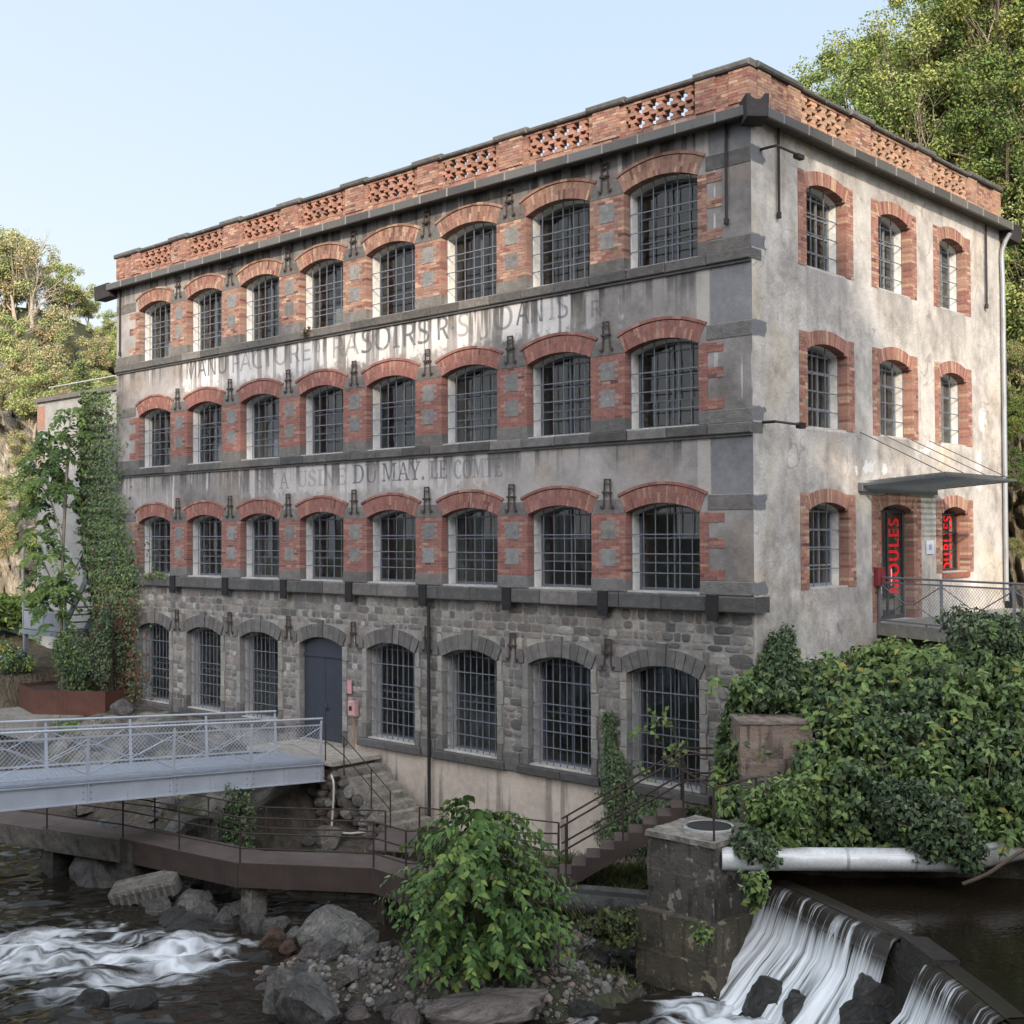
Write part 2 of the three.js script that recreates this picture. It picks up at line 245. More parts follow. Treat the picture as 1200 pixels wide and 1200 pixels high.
const sideT = colorTex(1024, 1376, (u, v, px, py) => {
  const x = u * DEP, y = S0 + v * SH;
  const big = fbm(x * 0.4 + 15, y * 0.45, 4), mid = fbm(x * 1.3 + 3, y * 1.3 + 9, 5), fine = fbm(x * 8, y * 8, 3), grit = hash2(px + 7, py), streak = fbm(x * 5 + 20, y * 0.4, 4);
  const trow = fbm(x * 2.6 + y * 1.9, y * 2.4 - x * 1.2 + 30, 4);
  const k = 0.88 + 0.5 * (big - 0.5) + 0.6 * (mid - 0.5) + 0.35 * (fine - 0.5) + 0.5 * (trow - 0.5);
  let r = 0.45 * k, g = 0.416 * k, b = 0.382 * k;
  const pale = sstep(0.5, 0.72, fbm(x * 0.8 + 61, y * 0.55, 4)) * 0.5; r = lerp(r, 0.62, pale * 0.6); g = lerp(g, 0.6, pale * 0.6); b = lerp(b, 0.56, pale * 0.6);
  const och = sstep(0.54, 0.74, fbm(x * 0.9 + 31, y * 0.6 + 7, 4)) * 0.4; g *= 1 - och * 0.12; b *= 1 - och * 0.35;
  // dirt runs below the window sills
  for (const [z0, z1, ys] of [[2.1, 3.95, 6.93], [5.4, 7.2, 6.95], [8.7, 10.4, 7.0], [2.1, 3.95, 3.47], [5.4, 7.2, 3.5]]) if (y < ys && y > ys - 1.9) {
    const s = sstep(z0 - 0.15, z0 + 0.1, x) * sstep(z1 + 0.15, z1 - 0.1, x) * sstep(ys - 0.4 - 1.3 * streak, ys, y) * (0.3 + 0.4 * fine) * 0.6; r *= 1 - s; g *= 1 - s; b *= 1 - s * 0.95;
  }
  const sk = sstep(0.55, 0.7, streak) * 0.1; r *= 1 - sk; g *= 1 - sk; b *= 1 - sk;
  // the grey quoin paint of the front that turns the corner with a torn edge
  for (const [a, c] of [[8.76, 9.1], [7.02, 7.3], [5.24, 5.56], [3.52, 3.82], [1.72, 2.04], [0.0, 0.28]]) if (y > a - 0.05 && y < c + 0.05 && x < 0.9) {
    const e = 0.52 + 0.5 * (mid - 0.5) + 0.35 * (fine - 0.5), m2 = sstep(e + 0.03, e - 0.03, x) * sstep(a - 0.02, a + 0.02, y + (fine - 0.5) * 0.06) * sstep(c + 0.02, c - 0.02, y + (fine - 0.5) * 0.06);
    r = lerp(r, 0.15, m2); g = lerp(g, 0.15, m2); b = lerp(b, 0.158, m2);
  }
  // white filler patches
  for (const [cx, cy, rx, ry] of [[4.9, 2.75, 0.45, 0.13], [5.6, 2.72, 0.16, 0.2], [8.1, 3.35, 0.35, 0.16], [9.0, 3.75, 0.2, 0.35], [11.4, 4.3, 0.2, 0.35], [11.1, 3.0, 0.2, 0.5]]) {
    const d = Math.hypot((x - cx) / rx, (y - cy + (x - cx) * -0.15) / ry) + (fbm(x * 4 + 9, y * 4, 4) - 0.5) * 3.2; const m2 = sstep(0.9, 0.75, d) * 0.7; r = lerp(r, 0.6, m2); g = lerp(g, 0.6, m2); b = lerp(b, 0.6, m2);
  }
  const crack = sstep(0.012, 0.0, Math.abs(fbm(x * 0.7 + 3, y * 0.7 + 51, 4) - 0.5)) * sstep(0.5, 0.6, mid) * 0.35;
  const gk = (0.94 + 0.12 * grit) * (1 - crack); return [r * gk, g * gk, b * gk];
});
sideT.wrapS = sideT.wrapT = THREE.ClampToEdgeWrapping; sideT.repeat.set(1 / DEP, 1 / SH); sideT.offset.set(0, -S0 / SH);
M.side = std({ map: sideT, bumpMap: scaled(plasterB, 2.8), bumpScale: 0.022, vertexColors: false });
// ---- walls
const SIDEWIN = [[2.16, 3.9], [5.46, 7.14], [8.78, 10.36]].map(([a, b]) => ({ c: (a + b) / 2, hw: (b - a) / 2 }));
const SROW = [{ y: 0.06, s: 1.76 }, { y: 3.52, s: 5.2 }, { y: 6.96, s: 8.65 }];
const SD = { c: 6.3, hw: 0.86, y: -0.79, s: 1.78 };
let frontWall, sideWall;
{
  const s = new THREE.Shape(); s.moveTo(-L, FW0); s.lineTo(-0.003, FW0); s.lineTo(-0.003, 9.68); s.lineTo(-L, 9.68); s.closePath();
  for (const yr of ROWS) for (const xc of XC) s.holes.push(holePath(xc, HW, yr, yr + SPR, RISE, 0.01));
  XC.forEach((xc, i) => s.holes.push(holePath(xc, HWG, i === 3 ? -4.42 : YG, YGS, RISEG)));
  const g = new THREE.ExtrudeGeometry(s, { depth: WT, bevelEnabled: false, curveSegments: 12 }); g.translate(0, 0, -WT);
  frontWall = mesh('front_wall', g, M.front, factory);
  const t = new THREE.Shape(); t.moveTo(0.003, S0); t.lineTo(DEP, S0); t.lineTo(DEP, 9.68); t.lineTo(0.003, 9.68); t.closePath();
  for (let r = 0; r < 3; r++) SIDEWIN.forEach((w, k) => { if (r === 0 && k === 1) t.holes.push(holePath(SD.c, SD.hw, SD.y, SD.s, 0.16, 0.01)); else t.holes.push(holePath(w.c, w.hw, r === 0 && k === 2 ? 0.25 : SROW[r].y, SROW[r].s, 0.17, 0.01)); });
  const h = new THREE.ExtrudeGeometry(t, { depth: WT, bevelEnabled: false }); h.translate(0, 0, -WT); h.applyMatrix4(SIDE);
  sideWall = mesh('side_wall', h, M.side, factory);
  { const q = new THREE.Shape(); q.moveTo(-L, S0); q.lineTo(-0.51, S0); q.lineTo(-0.51, 9.675); q.lineTo(-L, 9.675); q.closePath(); for (const xc of XC) q.holes.push(holePath(xc, 0.8, 7.1, 8.6, 0.18)); const rg = new THREE.ExtrudeGeometry(q, { depth: 0.45, bevelEnabled: false }); rg.translate(0, 0, -DEP); mesh('rear_wall', rg, std({ map: scaled(plasterT, 1.6), color: rgb(0.42, 0.4, 0.36), vertexColors: false }), factory); }  // unseen rear openings, added to bring light into the top floor
  mesh('end_wall', new MB().box(-L, -L + 0.45, S0, 9.675, -DEP + 0.46, -0.51, rgb(0.4, 0.38, 0.34)), M.plaster, factory);
  mesh('roof', new MB().box(-L + 0.1, -0.1, 9.7, 9.9, -DEP + 0.1, -0.1, rgb(0.16, 0.15, 0.14)), M.plaster, factory);
  for (const yf of [-4.6, -0.35, 3.15, 6.65]) mesh('floor_slab', new MB().box(-L + 0.46, -0.52, yf - 0.25, yf, -DEP + 0.46, -0.52, rgb(0.3, 0.27, 0.23)), M.plaster, factory);
  // partition inside, so that the rooms are not one long hall
  mesh('inner_wall', new MB().box(-L + 0.47, -0.53, -4.59, 6.38, -6.6, -6.45, rgb(0.33, 0.32, 0.30)), M.plaster, factory);
  for (const x of [-17.95, -9.25]) mesh('inner_wall', new MB().box(x - 0.08, x + 0.08, -4.59, 6.38, -6.44, -0.52, rgb(0.35, 0.34, 0.31)), M.plaster, factory);
}
// ---- brickwork
const R1 = rng(11);
let tone = null; const TAN = rgb(0.42, 0.25, 0.165), PALE = rgb(0.46, 0.3, 0.21);
const brickCol = (soot = 0) => { const c = jit(tone && R1() < 0.8 ? (R1() < 0.78 ? tone : PALE) : R1() < 0.14 ? C_BRICK2 : C_BRICK, R1, 0.16, 0.05); if (R1() < 0.03 + soot) c.multiplyScalar(0.5 + 0.2 * R1()); return c; };
// courses of bricks between u0..u1, v0..v1, faces at n, each end brick returned to depth d
function courses(mb, u0, u1, v0, v1, n, d0, d1, opt = {}) {
  const rows = Math.max(1, Math.round((v1 - v0) / 0.072)), hh = (v1 - v0) / rows;
  mb.box(u0 + 0.004, u1 - 0.004, v0, v1, -Math.max(d0, d1, 0.02), n - 0.007, opt.mortar ?? C_MORTAR, 'k');
  for (let r = 0; r < rows; r++) {
    let u = u0 - (r % 2 ? 0.11 : 0) - (opt.shift ?? 0); const end = u1;
    while (u < end - 0.02) {
      let a = Math.max(u, u0), b = Math.min(u + 0.215, u1); if (u1 - b < 0.05) b = u1; u += 0.225;
      if (b - a < 0.03) continue;
      if (opt.skip && opt.skip((a + b) / 2, v0 + (r + 0.5) * hh)) continue;
      const first = a === u0, last = b === u1, j = (R1() - 0.5) * 0.006;
      mb.box(a + (first ? 0 : 0.004), b - (last ? 0 : 0.004), v0 + r * hh + 0.004, v0 + (r + 1) * hh - 0.005, -(first ? d0 : last ? d1 : 0.015), n + j, brickCol(opt.soot), 'k');
      if (last) break;
    }
  }
}
function archBricks(mb, xc, hw, ys, rise, ring, n, depth, opt = {}) {
  const R = arcR(hw, rise), cy = ys + rise - R, a0 = Math.acos(hw / R), a1 = Math.PI - a0, len = (a1 - a0) * (R + ring / 2), cnt = Math.round(len / 0.074);
  const P = (rr, t, z) => [xc + rr * Math.cos(t), cy + rr * Math.sin(t), z];
  const seg = (ra, rb, t0, t1, z0, z1, col) => mb.hexa([P(ra, t1, z1), P(ra, t0, z1), P(ra, t0, z0), P(ra, t1, z0), P(rb, t1, z1), P(rb, t0, z1), P(rb, t0, z0), P(rb, t1, z0)], col, 'k');
  for (let k = 0; k < 14; k++) { const t0 = a0 + (a1 - a0) * k / 14, t1 = a0 + (a1 - a0) * (k + 1) / 14; seg(R + 0.003, R + ring, t0, t1, -depth, n - 0.008, C_MORTAR); }
  const split = opt.split ?? [0, 1];
  for (let k = 0; k < cnt; k++) {
    const t0 = a0 + (a1 - a0) * (k + 0.07) / cnt, t1 = a0 + (a1 - a0) * (k + 0.93) / cnt, sh = k % 2 ? split[0] : split[1];
    const cuts = ring > 0.3 ? (k % 2 ? [0, 0.6, 1] : [0, 0.34, 1]) : [0, 1];
    for (let q = 0; q < cuts.length - 1; q++) { const ra = R + ring * cuts[q] + (q ? 0.005 : 0), rb = R + ring * cuts[q + 1] - (cuts[q + 1] < 1 ? 0.004 : 0); seg(ra, rb, t0, t1, q === 0 ? -depth : -0.01, n + (R1() - 0.5) * 0.006, brickCol(opt.soot)); }
  }
  if (opt.hood) { // projecting label course over the arch
    const hc = 11; for (let k = 0; k < hc; k++) { const e = 0.012, t0 = a0 - 0.012 + (a1 - a0 + 0.024) * (k + e) / hc, t1 = a0 - 0.012 + (a1 - a0 + 0.024) * (k + 1 - e) / hc; seg(R + ring + 0.022, R + ring + 0.085, t0, t1, -0.01, n + 0.018, brickCol(opt.soot)); seg(R + ring, R + ring + 0.022, t0, t1, -0.01, n - 0.012, rgb(0.09, 0.07, 0.06)); }
  }
}
for (const yr of ROWS) {
  const top = yr > 5, soot = top ? 0.08 : 0.0; tone = top ? rgb(0.34, 0.195, 0.145) : null;
  for (let i = 0; i <= 8; i++) {
    const x0 = i === 0 ? -23.79 - 0.2 : XC[i - 1] + HW, x1 = i === 8 ? XC[7] + HW + 0.22 : XC[Math.min(i, 7)] - HW;
    const mb = new MB();
    const yb = yr + 0.29, yt = yr + SPR - 0.02;
    if (i > 0 && i < 8) {
      const xm = (x0 + x1) / 2;
      courses(mb, x0, x1, yb, yt, 0.012, 0.2, 0.2, { soot, skip: (u, v) => Math.abs(u - xm) < 0.2 && ((v > yr + 1.14 && v < yr + 1.54) || (v > yr + 0.55 && v < yr + 0.93)) });
      stuff(mesh('brick_pier', mb, M.brick, factory));
      for (const [a, b] of [[1.14, 1.54], [0.55, 0.93]]) mesh('pier_stone', new MB().bev(xm - 0.2, xm + 0.2, yr + a, yr + b, -0.02, 0.021, 0.006, jit(rgb(0.26, 0.255, 0.25), R1, 0.15)), M.stone, factory);
      mesh('base_block', new MB().bev(x0 - 0.006, x1 + 0.006, yr + 0.002, yr + 0.29, -0.2, 0.03, 0.012, jit(C_BASALT2, R1, 0.18)), M.stone, factory);
      // impost stone between the arches
      const R = arcR(HW, RISE) + 0.40, cy = yr + SPR + RISE - arcR(HW, RISE); const half = (y) => Math.sqrt(R * R - (y - cy) ** 2);
      mesh('impost_block', new MB().bev(XC[i - 1] + HW + 0.03, XC[i] - HW - 0.03, yr + SPR - 0.02, yr + SPR + 0.3, -0.02, 0.016, 0.008, jit(C_BASALT2, R1, 0.2)), M.stone, factory);
    } else {
      const right = i === 8, e0 = right ? XC[7] + HW : XC[0] - HW, dir = right ? 1 : -1;
      const lo = right ? e0 : e0 - 0.22, hi = right ? e0 + 0.22 : e0;
      courses(mb, lo, hi, yb, yt, 0.012, right ? 0.2 : 0.01, right ? 0.01 : 0.2, { soot });
      for (const [a, b] of [[0.31, 0.53], [0.96, 1.18], [1.49, 1.69]]) courses(mb, right ? e0 + 0.225 : e0 - 0.6, right ? e0 + 0.6 : e0 - 0.225, yr + a, yr + b, 0.012, 0.01, 0.01, { soot });
      stuff(mesh('brick_pier', mb, M.brick, factory));
      const b0 = right ? e0 : -L + 0.002, b1 = right ? -0.002 : e0;
      mesh('base_block', new MB().bev(b0, b1, yr + 0.002, yr + 0.28, -0.2, 0.03, 0.012, jit(C_BASALT2, R1, 0.15)), M.stone, factory);
      mesh('impost_block', new MB().bev(right ? e0 + 0.2 : b0, right ? b1 : e0 - 0.2, yr + SPR + 0.02, yr + SPR + 0.33, -0.02, 0.014, 0.008, jit(C_BASALT2, R1, 0.15)), M.stone, factory);
    }
  }
  for (const xc of XC) { const mb = new MB(); archBricks(mb, xc, HW, yr + SPR, RISE, 0.37, 0.02, 0.2, { hood: true, soot }); stuff(mesh('brick_arch', mb, M.brick, factory)); }
}
// side windows: brick frames, paler
tone = rgb(0.37, 0.19, 0.14);
for (let r = 0; r < 3; r++) SIDEWIN.forEach((w, k) => {
  const door = r === 0 && k === 1, c = door ? SD.c : w.c, hw = door ? SD.hw : w.hw, y0 = door ? SD.y : r === 0 && k === 2 ? 0.25 : SROW[r].y, ys = door ? SD.s : SROW[r].s, rise = door ? 0.16 : 0.17;
  const mb = new MB(), bw = door ? 0.42 : 0.34;
  courses(mb, c - hw - bw, c - hw, y0, ys, 0.014, 0.01, 0.22, {}); courses(mb, c + hw, c + hw + bw, y0, ys, 0.014, 0.22, 0.01, {});
  archBricks(mb, c, hw, ys, rise, 0.3, 0.016, 0.22, {});
  // bricks that fill the corners beside the arch
  courses(mb, c - hw - bw, c - hw + 0.12, ys + 0.003, ys + 0.36, 0.008, 0.01, 0.01); courses(mb, c + hw - 0.12, c + hw + bw, ys + 0.003, ys + 0.36, 0.008, 0.01, 0.01);
  const g = mb.build(); g.applyMatrix4(SIDE); stuff(mesh('brick_surround', g, M.brick, factory));
  if (r === 0 && k === 2) { const s = new MB().box(c - hw - 0.02, c + hw + 0.02, 0.12, 0.25, -0.25, 0.05, rgb(0.33, 0.12, 0.08)).build(); s.applyMatrix4(SIDE); mesh('window_sill', s, M.brick, factory); }
});
tone = null;
// ---- string courses, each stone by itself
for (const [y0, y1, z1, nm, cnt] of [[6.78, 7.0, 0.1, 'sill_stone', 24], [3.28, 3.5, 0.1, 'sill_stone', 24], [-0.33, -0.015, 0.2, 'ledge_stone', 22]]) {
  let x = -L - (z1 > 0.15 ? 0 : 0.0); const step = (L + (z1 > 0.15 ? 0.12 : 0)) / cnt;
  for (let k = 0; k < cnt; k++) {
    const a = x + k * step + (k ? (R1() - 0.5) * 0.2 : 0), b = k === cnt - 1 ? (z1 > 0.15 ? 0.14 : 0.012) : x + (k + 1) * step + 0;
    const c = jit(R1() < 0.3 ? C_BASALT2 : C_BASALT, R1, 0.3);
    const xa = x + k * step + 0.006, xb = (k === cnt - 1 ? b : x + (k + 1) * step - 0.006);
    const m = mesh(nm, new MB().bev(xa, xb, y0 + (R1() - 0.5) * 0.006, y1 + (R1() - 0.5) * 0.008, -0.35, z1 + (R1() - 0.5) * 0.012, 0.02, c, ''), M.stone, factory);
    if (z1 < 0.15) { m.geometry.translate(0, 0, 0); }
  }
}
// drip fillet under the two upper string courses
for (const y of [6.755, 3.255]) mesh('drip_moulding', new MB().box(-L, -0.003, y - 0.03, y + 0.022, -0.02, 0.05, rgb(0.125, 0.12, 0.117)), M.stone, factory);
// corbel brackets at the ledge
for (let i = 0; i <= 8; i++) { const x = i === 0 ? -24.45 : i === 8 ? -0.85 : (XC[i - 1] + XC[i]) / 2; mesh('iron_bracket', new MB().bev(x - 0.13, x + 0.13, -0.52, 0.02, 0.19, 0.26, 0.01, rgb(0.025, 0.025, 0.027), ''), M.iron, factory); }
// ---- wall anchors
{
  const mb = new MB(), c = rgb(0.075, 0.06, 0.052);
  for (const s of [-1, 1]) { mb.flat([s * 0.1, 0.03, 0.04], [s * 0.075, 0.62, 0.04], 0.018, 0.034, c, [0, 0, 1]); mb.tube([[s * 0.1, 0.05, 0.04], [s * 0.115, 0.0, 0.045], [s * 0.16, -0.01, 0.05], [s * 0.175, 0.04, 0.05]], 0.022, c, 8, 6); }
  mb.flat([-0.13, 0.33, 0.055], [0.13, 0.33, 0.055], 0.05, 0.03, c); mb.flat([-0.1, 0.52, 0.05], [0.1, 0.52, 0.05], 0.03, 0.03, c); mb.flat([-0.09, 0.62, 0.045], [0.09, 0.62, 0.045], 0.03, 0.03, c);
  for (const s of [-1, 1]) mb.bar([s * 0.085, 0.33, -0.03], [s * 0.085, 0.33, 0.09], 0.02, c);
  const g = mb.build();
  for (const yr of [-3.5, 0, 3.5, 7]) for (let i = 1; i < 8; i++) { const m = mesh('wall_anchor', g, M.iron, factory); m.position.set((XC[i - 1] + XC[i]) / 2 + (R1() - 0.5) * 0.04, yr + 1.83 + (R1() - 0.5) * 0.05, 0.012); m.rotation.z = (R1() - 0.5) * 0.05; }
}
// ---- windows
function archTop(hw, y0, ys, rise) { const s = new THREE.Shape(), R = arcR(hw, rise), cy = ys + rise - R, a = Math.acos(hw / R); s.moveTo(-hw, y0); s.lineTo(hw, y0); s.lineTo(hw, ys); for (let k = 1; k <= 10; k++) { const t = a + (Math.PI - 2 * a) * k / 10; s.lineTo(R * Math.cos(t), cy + R * Math.sin(t)); } s.closePath(); return s; }
function makeWindow(o) {
  const { hw, h, rise, cols, rows, bars, rails, zg, grille, frameC, revealC, rz = -0.47 } = o, g = new THREE.Group(); g.name = 'window';
  const R = arcR(hw, rise), cy = h + rise - R, yTop = (x) => cy + Math.sqrt(Math.max(0, R * R - x * x));
  // plastered reveal
  const rv = new MB(); const z0 = rz - 0.03, z1 = zg - 0.005;
  rv.box(-hw - 0.006, -hw + 0.03, 0.0, h + 0.02, z0, z1, revealC); rv.box(hw - 0.03, hw + 0.006, 0.0, h + 0.02, z0, z1, revealC);
  for (let k = 0; k < 10; k++) { const x0 = -hw + 2 * hw * k / 10, x1 = -hw + 2 * hw * (k + 1) / 10; rv.hexa([[x0, yTop(x0) - 0.03, z1], [x1, yTop(x1) - 0.03, z1], [x1, yTop(x1) - 0.03, z0], [x0, yTop(x0) - 0.03, z0], [x0, yTop(x0) + 0.006, z1], [x1, yTop(x1) + 0.006, z1], [x1, yTop(x1) + 0.006, z0], [x0, yTop(x0) + 0.006, z0]], revealC); }
  rv.box(-hw, hw, 0.003, 0.035, z0, -0.02, o.sillC ?? rgb(0.45, 0.44, 0.42)); mesh('reveal', rv, M.plaster, g);
  // frame and glazing bars
  const f = new MB(), w = hw - 0.032, fz0 = rz - 0.025, fz1 = rz + 0.025, yl = h - 0.02;
  f.box(-w, -w + 0.06, 0.036, h, fz0, fz1, frameC); f.box(w - 0.06, w, 0.036, h, fz0, fz1, frameC); f.box(-w + 0.06, w - 0.06, 0.036, 0.1, fz0, fz1, frameC);
  for (let c = 1; c < cols; c++) { const x = -w + 2 * w * c / cols; f.box(x - 0.018, x + 0.018, 0.1, yTop(x) - 0.04, fz0 + 0.006, fz1 + 0.004, frameC); }
  const ry = []; for (let r = 1; r <= rows; r++) ry.push(0.1 + (h - 0.12) * r / rows);
  for (const y of ry) f.box(-w + 0.06, w - 0.06, y - 0.016, y + 0.016, fz0 + 0.009, fz1 + 0.001, frameC);
  for (let k = 0; k < 10; k++) { const x0 = -w + 2 * w * k / 10, x1 = -w + 2 * w * (k + 1) / 10, e = 0.04; f.hexa([[x0, yTop(x0) - e - 0.05, fz1], [x1, yTop(x1) - e - 0.05, fz1], [x1, yTop(x1) - e - 0.05, fz0], [x0, yTop(x0) - e - 0.05, fz0], [x0, yTop(x0) - e, fz1], [x1, yTop(x1) - e, fz1], [x1, yTop(x1) - e, fz0], [x0, yTop(x0) - e, fz0]], frameC); }
  mesh('frame', f, M.paint, g);
  const pw = 2 * w / cols, py = [0.1, ...ry];
  for (let c = 0; c < cols; c++) for (let r = 0; r < rows; r++) { const p = mesh('pane', new THREE.PlaneGeometry(pw - 0.03, py[r + 1] - py[r] - 0.026), hash2(c * 13 + (o.seed ?? 0) * 31, r * 7 + 1) < 0.03 ? M.glassOld : M.glass, g); p.position.set(-w + pw * (c + 0.5), (py[r] + py[r + 1]) / 2, rz + (hash2(c * 7 + r, cols) - 0.5) * 0.004); p.rotation.y = (hash2(c + (o.seed ?? 0) * 5, r + 3) - 0.5) * 0.05; p.rotation.x = (hash2(c + 9, r + (o.seed ?? 0) * 11) - 0.5) * 0.05; }
  const tp = mesh('pane', new THREE.ShapeGeometry(archTop(w - 0.03, h, h + 0.001, rise - 0.045)), M.glass, g); tp.position.z = rz;
  // grille
  const gb = new MB();
  if (grille) {
    for (let k = 0; k < bars; k++) { const x = -hw + 0.012 + (2 * hw - 0.024) * k / (bars - 1); gb.box(x - o.bw, x + o.bw, o.gy0 ?? 0.02, yTop(clamp(x, -hw + 0.01, hw - 0.01)) - 0.004, zg - 0.01, zg + 0.01, grille); }
    rails.forEach((y, k) => gb.box(-hw - (o.over ?? -0.002), hw + (o.over ?? -0.002), y - 0.011, y + 0.011, zg + 0.01, zg + (o.over ? 0.032 : 0.024), grille));
    mesh('grille', gb, M.paint, g);
  }
  return g;
}
const C_GRILLE = rgb(0.15, 0.165, 0.2), C_FRAME = rgb(0.1, 0.11, 0.13), C_WHITE = rgb(0.74, 0.73, 0.70);
const wFront = [1, 2, 3, 4].map((seed) => makeWindow({ seed, hw: HW, h: SPR, rise: RISE, cols: 2, rows: 3, bars: 7, rails: [0.02, 0.42, 0.83, 1.25], bw: 0.0075, zg: -0.2, grille: C_GRILLE, frameC: C_FRAME, revealC: C_WHITE }));
for (const yr of ROWS) for (const xc of XC) { const w = wFront[Math.floor(hash2(yr * 10, xc * 10) * 4)].clone(); w.position.set(xc, yr, 0); factory.add(w); }
const wGround = [5, 6, 7].map((seed) => makeWindow({ seed, hw: HWG, h: YGS - YG, rise: RISEG, cols: 2, rows: 2, bars: 10, rails: [0.12, 0.45, 0.82, 1.08, 1.45, 1.98], bw: 0.0085, zg: -0.14, over: 0.03, grille: C_GRILLE, frameC: rgb(0.08, 0.09, 0.11), revealC: rgb(0.5, 0.49, 0.47), sillC: rgb(0.5, 0.48, 0.45) }));
XC.forEach((xc, i) => { if (i === 3) return; const w = wGround[i % 3].clone(); w.position.set(xc, YG, 0); factory.add(w); });
{
  const w1 = SIDEWIN.map((w) => makeWindow({ hw: w.hw, h: 1.69, rise: 0.17, cols: 3, rows: 4, zg: -0.22, rz: -0.42, bars: 4, rails: [0.42, 0.84, 1.26], bw: 0.011, grille: rgb(0.14, 0.155, 0.18), frameC: rgb(0.2, 0.215, 0.24), revealC: C_WHITE }));
  const w3 = makeWindow({ hw: SIDEWIN[2].hw, h: 1.5, rise: 0.17, cols: 3, rows: 3, zg: -0.22, rz: -0.3, bars: 4, rails: [0.5, 1.0], bw: 0.011, grille: null, frameC: rgb(0.03, 0.03, 0.032), revealC: rgb(0.33, 0.13, 0.09) });
  for (let r = 0; r < 3; r++) SIDEWIN.forEach((w, k) => { if (r === 0 && k === 1) return; const m = (r === 0 && k === 2 ? w3 : w1[k]).clone(); const y0 = r === 0 && k === 2 ? 0.25 : SROW[r].y; m.position.set(0, y0, -w.c); m.rotation.y = Math.PI / 2; m.scale.y = (SROW[r].s - y0) / (r === 0 && k === 2 ? 1.5 : 1.69); factory.add(m); });
}
